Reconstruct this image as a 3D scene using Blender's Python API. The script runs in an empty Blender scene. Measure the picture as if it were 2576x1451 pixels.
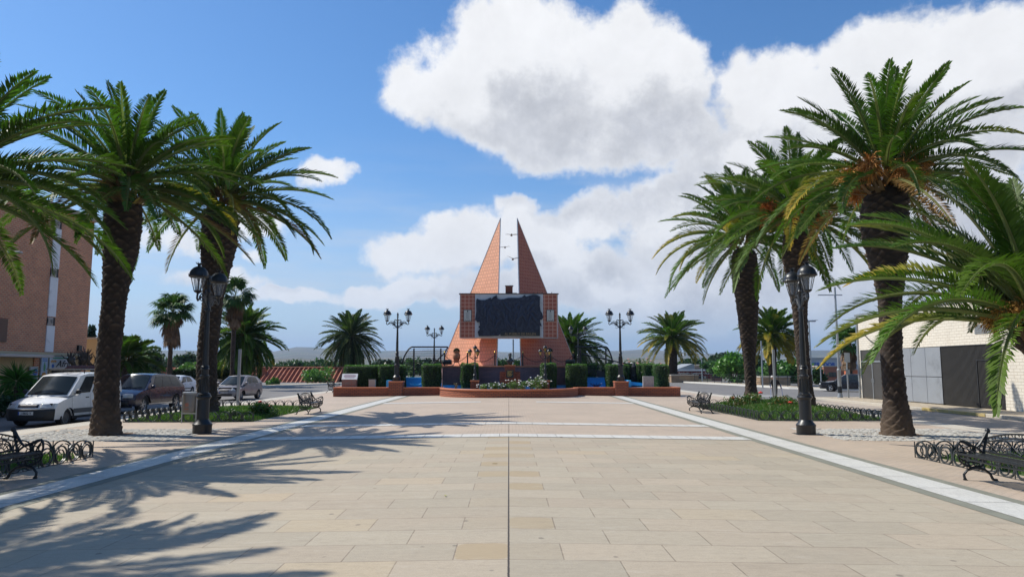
import bpy, bmesh, math, random
import numpy as np
from mathutils import Vector, Matrix, Quaternion
R = math.radians
C = bpy.context.scene.collection
scene = bpy.context.scene

# ---------------------------------------------------------------- camera
F = 1800.0; CXp = 1288.0; CYp = 725.5        # focal length and centre in the photograph's measuring grid (2576 wide)
CAMZ = 1.7
PITCH = math.atan(199.5 / F); YAW = math.atan(8.0 / F)
cam_d = bpy.data.cameras.new('camera'); cam = bpy.data.objects.new('camera', cam_d); C.objects.link(cam)
cam_d.sensor_width = 36.0; cam_d.lens = F / 2576.0 * 36.0
cam_d.clip_start = 0.1; cam_d.clip_end = 30000
cam.location = (0, 0, CAMZ); cam.rotation_euler = (math.pi/2 + PITCH, 0, -YAW)
scene.camera = cam
FW = Vector((math.sin(YAW)*math.cos(PITCH), math.cos(YAW)*math.cos(PITCH), math.sin(PITCH)))
RT = Vector((math.cos(YAW), -math.sin(YAW), 0)); UP = RT.cross(FW)
def ray(px, py): return FW + RT*((px-CXp)/F) - UP*((py-CYp)/F)
def gz(x): return -0.015*min(abs(x), 10.0)
def G(px, py, z=None):
    """point where the photograph's pixel meets the ground (or the level z)"""
    d = ray(px, py); h = -0.1 if z is None else z
    for _ in range(12):
        t = (h-CAMZ)/d.z; p = Vector((0, 0, CAMZ)) + d*t
        if z is not None: break
        h = gz(p.x)
    return p
def AT(px, py, Y):
    d = ray(px, py); return Vector((0, 0, CAMZ)) + d*(Y/d.y)

# ---------------------------------------------------------------- light
SUNV = Vector((-6.8, 2.6, 8.5)).normalized()
sd = bpy.data.lights.new('sun', 'SUN'); sd.energy = 5.0; sd.angle = R(0.53); sd.color = (1.0, 0.95, 0.86)
sun = bpy.data.objects.new('sun', sd); C.objects.link(sun)
sun.rotation_euler = SUNV.to_track_quat('Z', 'Y').to_euler()
scene.view_settings.view_transform = 'Standard'; scene.view_settings.look = 'None'
scene.view_settings.exposure = 0.17; scene.view_settings.gamma = 1.0
scene.cycles.max_bounces = 6; scene.cycles.transparent_max_bounces = 12
scene.cycles.volume_bounces = 0
try: scene.cycles.use_denoising = True
except Exception: pass

class NT:
    def __init__(s, nt): s.t = nt
    def n(s, typ, **kw):
        o = s.t.nodes.new(typ)
        for k, v in kw.items(): setattr(o, k, v)
        return o
    def put(s, sock, v):
        if v is None: return
        if isinstance(v, bpy.types.NodeSocket): s.t.links.new(v, sock)
        elif isinstance(v, (tuple, list)) and len(v) == 3 and len(getattr(sock, 'default_value', (0,0,0))) == 4: sock.default_value = (*v, 1)
        else: sock.default_value = v
    def m(s, op, a, b=None, c=None, clamp=False):
        o = s.n('ShaderNodeMath', operation=op, use_clamp=clamp)
        for i, v in enumerate((a, b, c)): s.put(o.inputs[i], v)
        return o.outputs[0]
    def vm(s, op, a, b=None):
        o = s.n('ShaderNodeVectorMath', operation=op)
        s.put(o.inputs[0], a); s.put(o.inputs[1], b)
        return o.outputs['Value'] if op in ('LENGTH', 'DOT_PRODUCT', 'DISTANCE') else o.outputs[0]
    def xyz(s, x=0, y=0, z=0):
        o = s.n('ShaderNodeCombineXYZ')
        for i, v in enumerate((x, y, z)): s.put(o.inputs[i], v)
        return o.outputs[0]
    def sep(s, v):
        o = s.n('ShaderNodeSeparateXYZ'); s.put(o.inputs[0], v); return o.outputs
    def noise(s, v, scale=5, detail=4, rough=.55, col=False, dist=0):
        o = s.n('ShaderNodeTexNoise'); s.put(o.inputs['Vector'], v); s.put(o.inputs['Scale'], scale)
        o.inputs['Detail'].default_value = detail; o.inputs['Roughness'].default_value = rough
        o.inputs['Distortion'].default_value = dist
        return o.outputs['Color' if col else 'Fac']
    def ramp(s, v, lo, hi, a=0., b=1.):
        o = s.n('ShaderNodeMapRange'); o.interpolation_type = 'SMOOTHSTEP'
        s.put(o.inputs[0], v); o.inputs[1].default_value = lo; o.inputs[2].default_value = hi
        s.put(o.inputs[3], a); s.put(o.inputs[4], b)
        return o.outputs[0]
    def lin(s, v, lo, hi, a=0., b=1.):
        o = s.n('ShaderNodeMapRange'); s.put(o.inputs[0], v)
        for i, x in enumerate((lo, hi, a, b)): s.put(o.inputs[i+1], x)
        return o.outputs[0]
    def mix(s, f, a, b, blend='MIX'):
        o = s.n('ShaderNodeMix', data_type='RGBA', blend_type=blend)
        s.put(o.inputs[0], f); s.put(o.inputs[6], a); s.put(o.inputs[7], b)
        return o.outputs[2]

# ---------------------------------------------------------------- sky with clouds (all by direction, at infinity)
world = bpy.data.worlds.new("World"); scene.world = world; world.use_nodes = True
def build_world():
    nt = world.node_tree
    for n in list(nt.nodes): nt.nodes.remove(n)
    w = NT(nt)
    sky = w.n('ShaderNodeTexSky'); sky.sky_type = 'NISHITA'; sky.sun_disc = False
    sky.sun_elevation = math.asin(SUNV.z); sky.sun_rotation = math.atan2(SUNV.x, SUNV.y)
    sky.air_density = 1.0; sky.dust_density = 0.6; sky.ozone_density = 2.2; sky.altitude = 350
    # cloud density as a node group: input = (azimuth, elevation)
    g = bpy.data.node_groups.new('cloud_density', 'ShaderNodeTree')
    g.interface.new_socket('P', in_out='INPUT', socket_type='NodeSocketVector')
    g.interface.new_socket('D', in_out='OUTPUT', socket_type='NodeSocketFloat')
    q = NT(g); gi = q.n('NodeGroupInput'); go = q.n('NodeGroupOutput')
    P = gi.outputs[0]
    w1 = q.noise(P, 5.0, 5, .6, col=True); w1 = q.vm('SUBTRACT', w1, (.5, .5, .5)); w1 = q.vm('MULTIPLY', w1, (.17, .12, 0))
    PW = q.vm('ADD', P, w1)
    def pe(px, py):
        d = ray(px, py).normalized(); return math.atan2(d.x, d.y), math.asin(d.z)
    blobs = [  # centre px, centre py, radius x, radius y, weight
        (1330,150,300,170,1.15),(1250,235,330,150,1.1),(1560,190,260,190,1.15),(1480,340,310,110,1.0),(1660,330,200,120,1.0),
        (1060,240,120,90,.9),(1690,110,110,70,.8),
        (1960,240,190,150,1.1),(2190,190,230,130,1.1),(2180,380,380,220,1.15),(2480,190,250,130,1.1),(2420,420,160,170,.85),(1900,420,300,150,1.05),
        (1640,520,190,100,1.0),(1850,620,330,150,1.0),(2300,650,420,180,1.0),
        (1190,610,160,75,.9),(1300,560,85,75,.85),(1370,620,120,85,.85),(1080,650,150,60,.85),(1330,720,330,70,.85),
        (800,450,75,42,.85),(640,560,95,48,.75),(760,735,130,26,.8),(1120,715,60,28,.7),(430,600,120,45,.6),(660,640,60,26,.55),(960,735,120,30,.7),(1500,700,200,90,.9),(1800,740,380,110,.85),(2350,790,420,120,.85),(1500,560,110,80,.7),(560,700,130,30,.5),(1180,745,330,34,.75)]
    d = None
    for (px, py, rx, ry, wt) in blobs:
        a, e = pe(px, py); k = 1.06*F
        v = q.vm('SUBTRACT', PW, (a, e, 0)); v = q.vm('MULTIPLY', v, (k/rx, k/ry, 0))
        l = q.vm('DOT_PRODUCT', v, v); l = q.m('MULTIPLY_ADD', l, -wt, wt)
        d = l if d is None else q.m('SMOOTH_MAX', d, l, 0.25)
    # clouds for the rest of the sky, behind the camera
    az = q.sep(P)[0]; back = q.ramp(q.m('ABSOLUTE', az), .95, 1.5)
    gen = q.m('MULTIPLY_ADD', q.noise(P, 2.2, 3), 5.0, -2.4)
    d = q.m('MAXIMUM', d, q.m('MULTIPLY_ADD', back, 6.0, q.m('ADD', gen, -6.6)))
    f = q.noise(P, 15.0, 10, .70); d = q.m('ADD', d, q.m('MULTIPLY', q.m('SUBTRACT', f, .5), 1.5))
    f2 = q.noise(P, 5.5, 4, .5); d = q.m('ADD', d, q.m('MULTIPLY', q.m('SUBTRACT', f2, .5), .9))
    q.put(go.inputs[0], d)
    tc = w.n('ShaderNodeTexCoord').outputs['Generated']
    X, Y, Z = w.sep(w.vm('NORMALIZE', tc))
    az = w.m('ARCTAN2', X, Y); el = w.m('ARCSINE', Z); P = w.xyz(az, el, 0)
    def dens(p):
        o = w.n('ShaderNodeGroup'); o.node_tree = g; w.put(o.inputs[0], p); return o.outputs[0]
    d0 = dens(P); d1 = dens(w.vm('ADD', P, (-.03, .075, 0)))
    mask = w.ramp(d0, -.06, .52)
    thick = w.ramp(d0, .15, 1.05)
    lit = w.m('MULTIPLY_ADD', w.m('SUBTRACT', d0, d1), .85, .46, clamp=True)   # facing the sun
    # thick cores go grey below, thin edges stay white
    sh = w.m('MULTIPLY', thick, w.ramp(lit, .85, .15, .12, 1.0))
    cn = w.noise(w.vm('ADD', P, (3.1,.7,0)), 11, 9, .68); ck = w.lin(cn, .3, .7, .86, 1.12)
    ccol = w.mix(sh, (8.3, 8.35, 8.5), (5.2, 5.3, 5.65)); ccol = w.vm('MULTIPLY', ccol, w.xyz(ck, ck, ck))
    ccol = w.mix(w.m('MULTIPLY', w.ramp(lit, .6, 1.0), .45), ccol, (9.6, 9.55, 9.5))
    # blue sky, a touch more saturated than the raw model as a phone renders it
    hs = w.n('ShaderNodeHueSaturation'); hs.inputs['Saturation'].default_value = 1.22; hs.inputs['Value'].default_value = 1.0
    w.put(hs.inputs['Color'], sky.outputs[0])
    blue = w.mix(1.0, hs.outputs[0], (1.0, 1.20, 1.34), 'MULTIPLY')
    hz = w.ramp(el, .30, .0)
    blue = w.mix(w.m('MULTIPLY', hz, .65), blue, (5.6, 6.15, 7.0))
    # streaky veil low in the sky
    st = w.noise(w.vm('MULTIPLY', P, (2.2, 14, 1)), 1.6, 5, .6)
    veil = w.m('MULTIPLY', w.ramp(st, .38, .72), w.ramp(el, .34, .06, 0., 1.0))
    rightside = w.ramp(az, -.35, .25, 0.5, 1.0)
    base = w.mix(w.m('MULTIPLY', veil, rightside), blue, (6.9, 7.1, 7.5))
    low = w.ramp(el, .02, .10, .5, 1.0)
    col = w.mix(w.m('MULTIPLY', mask, low), base, ccol)
    bg = w.n('ShaderNodeBackground'); w.put(bg.inputs[0], col); bg.inputs[1].default_value = 0.097
    out = w.n('ShaderNodeOutputWorld'); nt.links.new(bg.outputs[0], out.inputs[0])
build_world()

# ---------------------------------------------------------------- object helpers
def tag(o, label=None, cat=None, group=None, kind=None):
    if label: o['label'] = label
    if cat: o['category'] = cat
    if group: o['group'] = group
    if kind: o['kind'] = kind
    return o
def thing(name, label, cat, loc=(0,0,0), rz=0, group=None):
    o = bpy.data.objects.new(name, None); C.objects.link(o); o.location = loc; o.rotation_euler = (0,0,rz)
    o.empty_display_size = .1
    return tag(o, label, cat, group)
def copy_tree(o, parent=None):
    c = o.copy(); C.objects.link(c); c.parent = parent
    for ch in list(o.children): copy_tree(ch, c)
    return c
def place_copy(o, label, loc, rz=0, sc=None):
    c = copy_tree(o); c['label'] = label; c.location = loc; c.rotation_euler = (0,0,rz)
    if sc: c.scale = (sc, sc, sc)
    return c
class MB:
    """collects shapes; build() links them as ONE mesh object"""
    def __init__(s): s.v = []; s.f = []; s.M = None
    def add(s, vs, fs):
        k = len(s.v)
        if s.M is not None: vs = [s.M @ Vector(v) for v in vs]
        s.v += [tuple(v) for v in vs]; s.f += [tuple(i+k for i in f) for f in fs]; return s
    def box(s, c, d, rz=0, rx=0, ry=0):
        hx, hy, hz = d[0]/2, d[1]/2, d[2]/2; m = Matrix.Translation(c) @ Matrix.Rotation(rz,4,'Z') @ Matrix.Rotation(ry,4,'Y') @ Matrix.Rotation(rx,4,'X')
        vs = [m @ Vector((x,y,z)) for x in (-hx,hx) for y in (-hy,hy) for z in (-hz,hz)]
        return s.add(vs, [(0,1,3,2),(4,6,7,5),(0,4,5,1),(2,3,7,6),(0,2,6,4),(1,5,7,3)])
    def bb(s, x0,x1,y0,y1,z0,z1): return s.box(((x0+x1)/2,(y0+y1)/2,(z0+z1)/2),(x1-x0,y1-y0,z1-z0))
    def lathe(s, prof, n=16, c=(0,0,0), cap=True, sx=1, sy=1, ph=0):
        vs = []; fs = []
        for r, z in prof:
            for i in range(n):
                a = 2*math.pi*i/n+ph; vs.append((c[0]+r*sx*math.cos(a), c[1]+r*sy*math.sin(a), c[2]+z))
        for j in range(len(prof)-1):
            for i in range(n): fs.append((j*n+i, j*n+(i+1)%n, (j+1)*n+(i+1)%n, (j+1)*n+i))
        if cap: fs.append(tuple(range(n-1,-1,-1))); fs.append(tuple((len(prof)-1)*n+i for i in range(n)))
        return s.add(vs, fs)
    def tube(s, pts, r, n=6, closed=False, cap=True):
        pts = [Vector(p) for p in pts]; m = len(pts); vs = []; fs = []
        rr = r if isinstance(r, (list, tuple)) else [r]*m
        up = None
        for i, p in enumerate(pts):
            if closed: t = pts[(i+1)%m]-pts[i-1]
            else: t = pts[min(i+1,m-1)]-pts[max(i-1,0)]
            if t.length < 1e-9: t = Vector((0,0,1))
            t.normalize()
            if up is None:
                up = Vector((0,0,1)) if abs(t.z) < .9 else Vector((1,0,0))
            b = t.cross(up)
            if b.length < 1e-6: b = t.cross(Vector((1,0,0)))
            b.normalize(); up = b.cross(t).normalized()
            for k in range(n):
                a = 2*math.pi*(k+.5)/n; vs.append(p + (b*math.cos(a)+up*math.sin(a))*rr[i])
        last = m if closed else m-1
        for i in range(last):
            j = (i+1)%m
            for k in range(n): fs.append((i*n+k, i*n+(k+1)%n, j*n+(k+1)%n, j*n+k))
        if cap and not closed: fs.append(tuple(range(n))[::-1]); fs.append(tuple((m-1)*n+k for k in range(n)))
        return s.add(vs, fs)
    def ring(s, c, rx, rz, t, axis='xz', n=18, a0=0, a1=360, side=4, w=None):
        pts = []
        full = abs(a1-a0) >= 359.9
        for i in range(n + (0 if full else 1)):
            a = R(a0+(a1-a0)*i/n); u = rx*math.cos(a); v = rz*math.sin(a)
            pts.append((c[0]+u, c[1], c[2]+v) if axis == 'xz' else (c[0], c[1]+u, c[2]+v) if axis == 'yz' else (c[0]+u, c[1]+v, c[2]))
        return s.tube(pts, t, side, closed=full)
    def prism(s, poly, y0, y1, axis='y'):
        """polygon (a,b) extruded along an axis: y -> (a, y, b); x -> (y, a, b); z -> (a, b, y)"""
        n = len(poly)
        def P(a, b, y): return (a, y, b) if axis == 'y' else ((y, a, b) if axis == 'x' else (a, b, y))
        vs = [P(a,b,y0) for a,b in poly]+[P(a,b,y1) for a,b in poly]
        fs = [tuple(range(n)), tuple(range(2*n-1,n-1,-1))]+[(i,(i+1)%n,n+(i+1)%n,n+i) for i in range(n)]
        return s.add(vs, fs)
    def sphere(s, c, r, n=12, m=8, sc=(1,1,1)):
        prof = []
        for j in range(m+1):
            a = -math.pi/2+math.pi*j/m; prof.append((max(1e-4,r*math.cos(a)), r*math.sin(a)*sc[2]))
        return s.lathe(prof, n, c, True, sc[0], sc[1])
    def grid(s, fn, nu, nv):
        vs = [fn(i/nu, j/nv) for j in range(nv+1) for i in range(nu+1)]
        fs = [(j*(nu+1)+i, j*(nu+1)+i+1, (j+1)*(nu+1)+i+1, (j+1)*(nu+1)+i) for j in range(nv) for i in range(nu)]
        return s.add(vs, fs)
    def build(s, name, mat, parent=None, smooth=None, bevel=0, fix=True, loc=None, solid=0, seg=2):
        me = bpy.data.meshes.new(name); me.from_pydata(s.v, [], s.f)
        if fix:
            bm = bmesh.new(); bm.from_mesh(me); bmesh.ops.recalc_face_normals(bm, faces=bm.faces[:]); bm.to_mesh(me); bm.free()
        o = bpy.data.objects.new(name, me); C.objects.link(o)
        if mat: me.materials.append(mat)
        if smooth is not None:
            me.shade_smooth() if hasattr(me, 'shade_smooth') else None
            if smooth < 179:
                try: me.set_sharp_from_angle(angle=R(smooth))
                except Exception: pass
        if solid:
            m = o.modifiers.new('s', 'SOLIDIFY'); m.thickness = solid; m.offset = 0
        if bevel:
            m = o.modifiers.new('b', 'BEVEL'); m.width = bevel; m.segments = seg; m.limit_method = 'ANGLE'; m.angle_limit = R(35)
        if parent: o.parent = parent
        if loc: o.location = loc
        return o
def npmesh(name, V, Fc, mat, parent=None, col=None, nper=4, smooth=False):
    """mesh from numpy arrays; Fc is (n,nper) indices; col per vertex rgb"""
    me = bpy.data.meshes.new(name); V = np.asarray(V, dtype=np.float32); Fc = np.asarray(Fc, dtype=np.int32)
    me.vertices.add(len(V)); me.vertices.foreach_set('co', V.ravel())
    me.loops.add(Fc.size); me.loops.foreach_set('vertex_index', Fc.ravel())
    me.polygons.add(len(Fc)); me.polygons.foreach_set('loop_start', np.arange(0, Fc.size, nper, dtype=np.int32))
    try: me.polygons.foreach_set('loop_total', np.full(len(Fc), nper, dtype=np.int32))
    except Exception: pass
    if smooth: me.polygons.foreach_set('use_smooth', np.ones(len(Fc), dtype=bool))
    me.update(calc_edges=True)
    if col is not None:
        a = me.color_attributes.new('tint', 'FLOAT_COLOR', 'POINT')
        a.data.foreach_set('color', np.concatenate([col, np.ones((len(V),1))], 1).astype(np.float32).ravel())
    o = bpy.data.objects.new(name, me); C.objects.link(o)
    if mat: me.materials.append(mat)
    if parent: o.parent = parent
    return o
def text(name, s, mat, parent, loc, size, rot=(math.pi/2,0,0), shear=0, ext=.004, align='CENTER', bold=0, sx=1):
    cu = bpy.data.curves.new(name, 'FONT'); cu.body = s; cu.size = size; cu.extrude = ext; cu.shear = shear
    cu.align_x = align; cu.align_y = 'CENTER'; cu.offset = bold
    o = bpy.data.objects.new(name, cu); C.objects.link(o); bpy.context.view_layer.update()
    me = bpy.data.meshes.new_from_object(o); bpy.data.objects.remove(o); me.materials.clear(); me.materials.append(mat)
    o = bpy.data.objects.new(name, me); C.objects.link(o)
    o.location = loc; o.rotation_euler = rot; o.parent = parent; o.scale = (sx,1,1); return o

# ---------------------------------------------------------------- materials
def newmat(name):
    m = bpy.data.materials.new(name); m.use_nodes = True; nt = m.node_tree
    for n in list(nt.nodes): nt.nodes.remove(n)
    w = NT(nt); b = w.n('ShaderNodeBsdfPrincipled'); o = w.n('ShaderNodeOutputMaterial'); nt.links.new(b.outputs[0], o.inputs[0])
    return m, w, b, o
def bump(w, b, h, strength=.4, dist=.02):
    n = w.n('ShaderNodeBump'); n.inputs['Strength'].default_value = strength; n.inputs['Distance'].default_value = dist
    w.put(n.inputs['Height'], h); w.put(b.inputs['Normal'], n.outputs[0])
def pm(name, base, rough=.6, var=.2, scale=4, bmp=0, metal=0, dirt=None, dscale=1.2, spec=None, coat=0, bscale=None):
    """plain procedural surface: base colour broken up by two sizes of noise, optional dirt patches and bump"""
    m, w, b, o = newmat(name); tc = w.n('ShaderNodeTexCoord').outputs['Object']
    n1 = w.noise(tc, scale, 5); n2 = w.noise(tc, scale*9, 3)
    k = w.m('ADD', w.m('MULTIPLY', w.m('SUBTRACT', n1, .5), var*2.2), w.m('MULTIPLY', w.m('SUBTRACT', n2, .5), var))
    k = w.m('ADD', k, 1.0); c = w.vm('MULTIPLY', w.xyz(*base), w.xyz(k, k, k))
    if dirt is not None:
        f = w.ramp(w.noise(tc, dscale, 6, .65), .52, .75, 0, .7); c = w.mix(f, c, dirt)
    w.put(b.inputs['Base Color'], c); b.inputs['Roughness'].default_value = rough; b.inputs['Metallic'].default_value = metal
    w.put(b.inputs['Roughness'], w.m('MULTIPLY_ADD', n1, .2, rough-.1))
    if spec is not None: b.inputs['Specular IOR Level'].default_value = spec
    if coat: b.inputs['Coat Weight'].default_value = coat; b.inputs['Coat Roughness'].default_value = .05
    if bmp: bump(w, b, w.noise(tc, bscale or scale*6, 4), bmp, .02)
    return m
def wallcoord(w):
    g = w.n('ShaderNodeNewGeometry'); tc = w.n('ShaderNodeTexCoord').outputs['Object']
    x, y, z = w.sep(tc); N = w.n('ShaderNodeTexCoord').outputs['Normal']; nx = w.m('ABSOLUTE', w.sep(N)[0])
    f = w.m('GREATER_THAN', nx, .7); u = w.m('ADD', w.m('MULTIPLY', y, f), w.m('MULTIPLY', x, w.m('SUBTRACT', 1, f)))
    return u, z, tc
def brickmat(name, c1, c2, mort, bw=.24, bh=.065, ms=.012, rough=.8, var=.25, bmp=.5, off=.5, ang=None, shear=0, freq=2, stain=None):
    m, w, b, o = newmat(name)
    if ang is None: u, z, tc = wallcoord(w)
    elif ang == 'round':
        tc = w.n('ShaderNodeTexCoord').outputs['Object']; x, y, z = w.sep(tc); u = w.m('MULTIPLY', w.m('ARCTAN2', y, x), 4.35)
    else:
        tc = w.n('ShaderNodeTexCoord').outputs['Object']; x, y, z = w.sep(tc)
        u = w.m('ADD', w.m('MULTIPLY', x, math.cos(ang)), w.m('MULTIPLY', y, math.sin(ang)))
    if shear: u = w.m('ADD', u, w.m('MULTIPLY', z, shear))
    t = w.n('ShaderNodeTexBrick'); t.offset = off; t.offset_frequency = freq
    w.put(t.inputs['Vector'], w.xyz(u, z, 0)); w.put(t.inputs['Color1'], c1); w.put(t.inputs['Color2'], c2); w.put(t.inputs['Mortar'], mort)
    t.inputs['Scale'].default_value = 1; t.inputs['Brick Width'].default_value = bw; t.inputs['Row Height'].default_value = bh
    t.inputs['Mortar Size'].default_value = ms; t.inputs['Mortar Smooth'].default_value = .2; t.inputs['Bias'].default_value = 0
    n1 = w.noise(tc, 1.1, 6, .6); n2 = w.noise(tc, 22, 3)
    k = w.m('ADD', w.m('MULTIPLY', w.m('SUBTRACT', n1, .5), var*2), w.m('MULTIPLY_ADD', w.m('SUBTRACT', n2, .5), var, 1))
    c = w.vm('MULTIPLY', t.outputs['Color'], w.xyz(k, k, k))
    if stain: c = w.mix(w.ramp(w.noise(w.xyz(w.m('MULTIPLY', u, 2.0), w.m('MULTIPLY', z, .4), 0), 1.0, 6, .7), .55, .8, 0, .6), c, stain)
    w.put(b.inputs['Base Color'], c); b.inputs['Roughness'].default_value = rough
    bump(w, b, w.m('SUBTRACT', w.m('MULTIPLY', n2, .3), t.outputs['Fac']), bmp, .008)
    return m
# ---------------------------------------------------------------- shared plain materials
M = {}
M['iron'] = pm('painted_iron', (.014,.016,.018), .38, .3, 8, .15, 0, spec=.5)
M['iron_green'] = pm('dark_green_iron', (.022,.030,.034), .36, .3, 8, .1)
M['galv'] = pm('galvanised_steel', (.36,.38,.39), .45, .15, 6, 0, .6)
M['white'] = pm('white_paint', (.72,.72,.70), .5, .06, 3)
M['granite'] = pm('pale_granite', (.46,.42,.35), .8, .15, 6, .2)
M['marble'] = None
M['gold'] = pm('brass', (.75,.48,.12), .25, .1, 5, 0, 1)
M['amber'] = pm('amber_glass', (.42,.27,.07), .15, .1, 3)
M['rubber'] = pm('tyre_rubber', (.012,.012,.013), .8, .2, 6, .2)
M['blackplastic'] = pm('black_plastic', (.02,.021,.023), .55, .2, 6)
M['terracotta'] = pm('terracotta', (.42,.17,.08), .75, .2, 4, .2)
M['soil'] = pm('soil', (.12,.075,.045), .95, .4, 6, .6)
M['cream'] = pm('cream_render', (.52,.40,.22), .85, .1, 2, .1, dirt=(.36,.28,.17))
M['brass_dark'] = pm('dark_bronze', (.055,.06,.06), .45, .35, 6, .2, .5)

def glassmat(name, tint=(.8,.9,.9), a=.25):
    m, w, b, o = newmat(name)
    b.inputs['Base Color'].default_value = (*tint, 1); b.inputs['Roughness'].default_value = .05
    b.inputs['Alpha'].default_value = a; return m
M['lampglass'] = glassmat('lantern_glass', (.75,.8,.85), .16)

def mk_slabs():
    """large granite slabs in running bond mirrored on the axis of the square; small pinkish setts beyond the first band"""
    m, w, b, o = newmat('plaza_slabs'); tc = w.n('ShaderNodeTexCoord').outputs['Object']
    x, y, z = w.sep(tc)
    RH = .615; yy = w.m('DIVIDE', w.m('ADD', y, .13), RH); row = w.m('FLOOR', yy); fy = w.m('FRACT', yy)
    off = w.m('MULTIPLY', w.m('FLOORED_MODULO', row, 2), .5)
    xx = w.m('ADD', x, off); col = w.m('FLOOR', xx); fx = w.m('FRACT', xx)
    side = w.m('GREATER_THAN', x, 0)                       # the joint on the axis splits the slab it crosses
    wn = w.n('ShaderNodeTexWhiteNoise'); w.put(wn.inputs['Vector'], w.xyz(col, row, side)); rnd = wn.outputs['Value']
    wn2 = w.n('ShaderNodeTexWhiteNoise'); w.put(wn2.inputs['Vector'], w.xyz(w.m('ADD', col, 37.3), row, side)); rnd2 = wn2.outputs['Value']
    fine = w.noise(tc, 85, 5, .75); mid = w.noise(w.vm('MULTIPLY', tc, (1, 2.2, 1)), 9, 5, .65); big = w.noise(tc, .45, 4, .6)
    grey = w.mix(big, (.388,.330,.240), (.366,.318,.238))
    c = w.mix(w.m('MULTIPLY', w.ramp(w.m('ADD', w.m('MULTIPLY', rnd, .5), w.m('MULTIPLY', w.noise(w.vm('MULTIPLY', tc, (.5,1,1)), .55, 4), .9)), .55, .95), .50), grey, (.405,.325,.235))
    c = w.mix(w.m('MULTIPLY', w.ramp(rnd2, .92, .99), .30), c, (.40,.29,.155))
    k = w.m('ADD', w.m('MULTIPLY_ADD', w.m('SUBTRACT', fine, .5), .85, 1.0), w.m('MULTIPLY', w.m('SUBTRACT', mid, .5), .34))
    k = w.m('MULTIPLY', k, w.lin(rnd2, 0, 1, .93, 1.05))
    c = w.vm('MULTIPLY', c, w.xyz(k, k, k))
    # ochre staining of the half slabs beside the axis
    inax = w.m('LESS_THAN', w.m('ABSOLUTE', x), .5); odd = w.m('GREATER_THAN', off, .2)
    ex = w.m('SUBTRACT', w.m('ABSOLUTE', x), .25); blob = w.m('ADD', w.m('POWER', w.m('DIVIDE', w.m('ABSOLUTE', ex), .24), 5), w.m('POWER', w.m('DIVIDE', w.m('ABSOLUTE', w.m('SUBTRACT', fy, .5)), .46), 5))
    blob = w.m('ADD', blob, w.m('MULTIPLY', w.m('SUBTRACT', mid, .5), 1.4))
    st = w.m('MULTIPLY', w.m('MULTIPLY', inax, odd), w.m('MULTIPLY', w.ramp(blob, 1.75, .9), w.ramp(rnd2, .30, .75, .10, .62)))
    c = w.mix(st, c, (.345,.255,.135))
    # chewing gum and grime specks
    v = w.n('ShaderNodeTexVoronoi'); w.put(v.inputs['Vector'], w.vm('MULTIPLY', tc, (1, .8, 1))); v.inputs['Scale'].default_value = 2.6
    sp = w.m('MULTIPLY', w.ramp(w.m('ADD', v.outputs['Distance'], w.m('MULTIPLY', mid, .06)), .125, .085), w.m('GREATER_THAN', w.sep(v.outputs['Color'])[0], .5))
    c = w.mix(w.m('MULTIPLY', sp, .6), c, (.12,.10,.08))
    scuff = w.noise(w.vm('MULTIPLY', tc, (.9, 3.2, 1)), 1.7, 8, .75); c = w.mix(w.m('MULTIPLY', w.ramp(scuff, .52, .72), .34), c, (.20,.165,.12)); c = w.mix(w.m('MULTIPLY', w.ramp(scuff, .46, .30), .25), c, (.50,.46,.38))
    # joints
    dy = w.m('MULTIPLY', w.m('MINIMUM', fy, w.m('SUBTRACT', 1, fy)), RH); dx = w.m('MINIMUM', fx, w.m('SUBTRACT', 1, fx))
    jn = w.ramp(w.m('MINIMUM', dy, dx), .009, .003); cj = w.ramp(w.m('ABSOLUTE', w.m('ADD', x, w.m('MULTIPLY', w.m('SUBTRACT', mid, .5), .02))), .012, .006)
    c = w.mix(w.m('MULTIPLY', jn, w.ramp(scuff, .3, .62, .22, .85)), c, (.165,.125,.085))
    c = w.mix(cj, c, (.045,.035,.028))
    # zone beyond the first marble band and beside the long bands: small setts
    u2 = w.m('DIVIDE', x, .20); v2 = w.m('DIVIDE', y, .10); r2 = w.m('FLOOR', v2)
    u2 = w.m('ADD', u2, w.m('MULTIPLY', w.m('FLOORED_MODULO', r2, 2), .5))
    wn3 = w.n('ShaderNodeTexWhiteNoise'); w.put(wn3.inputs['Vector'], w.xyz(w.m('FLOOR', u2), r2, 0))
    d2 = w.m('MINIMUM', w.m('MULTIPLY', w.m('MINIMUM', w.m('FRACT', v2), w.m('SUBTRACT', 1, w.m('FRACT', v2))), .10), w.m('MULTIPLY', w.m('MINIMUM', w.m('FRACT', u2), w.m('SUBTRACT', 1, w.m('FRACT', u2))), .2))
    s = w.mix(wn3.outputs['Value'], (.470,.372,.280), (.405,.332,.258))
    ks = w.m('MULTIPLY', w.m('MULTIPLY_ADD', w.m('SUBTRACT', fine, .5), .6, 1), w.lin(big, .3, .7, .9, 1.08)); s = w.vm('MULTIPLY', s, w.xyz(ks, ks, ks))
    s = w.mix(w.m('MULTIPLY', w.ramp(d2, .009, .003), .7), s, (.20,.15,.115))
    s = w.mix(w.m('MULTIPLY', sp, .35), s, (.15,.11,.09))
    wide = w.m('MAXIMUM', w.m('GREATER_THAN', w.m('ABSOLUTE', x), 6.85), w.m('GREATER_THAN', y, 18.7))
    s = w.mix(w.m('MULTIPLY', w.ramp(w.m('ABSOLUTE', x), .03, .015), .45), s, (.16,.12,.09)); c = w.mix(wide, c, s)
    w.put(b.inputs['Base Color'], c); b.inputs['Roughness'].default_value = .72
    h = w.m('SUBTRACT', w.m('MULTIPLY', fine, .35), w.m('ADD', jn, w.m('MULTIPLY', cj, 2))); bump(w, b, h, .35, .006)
    return m
M['slabs'] = mk_slabs()
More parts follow.
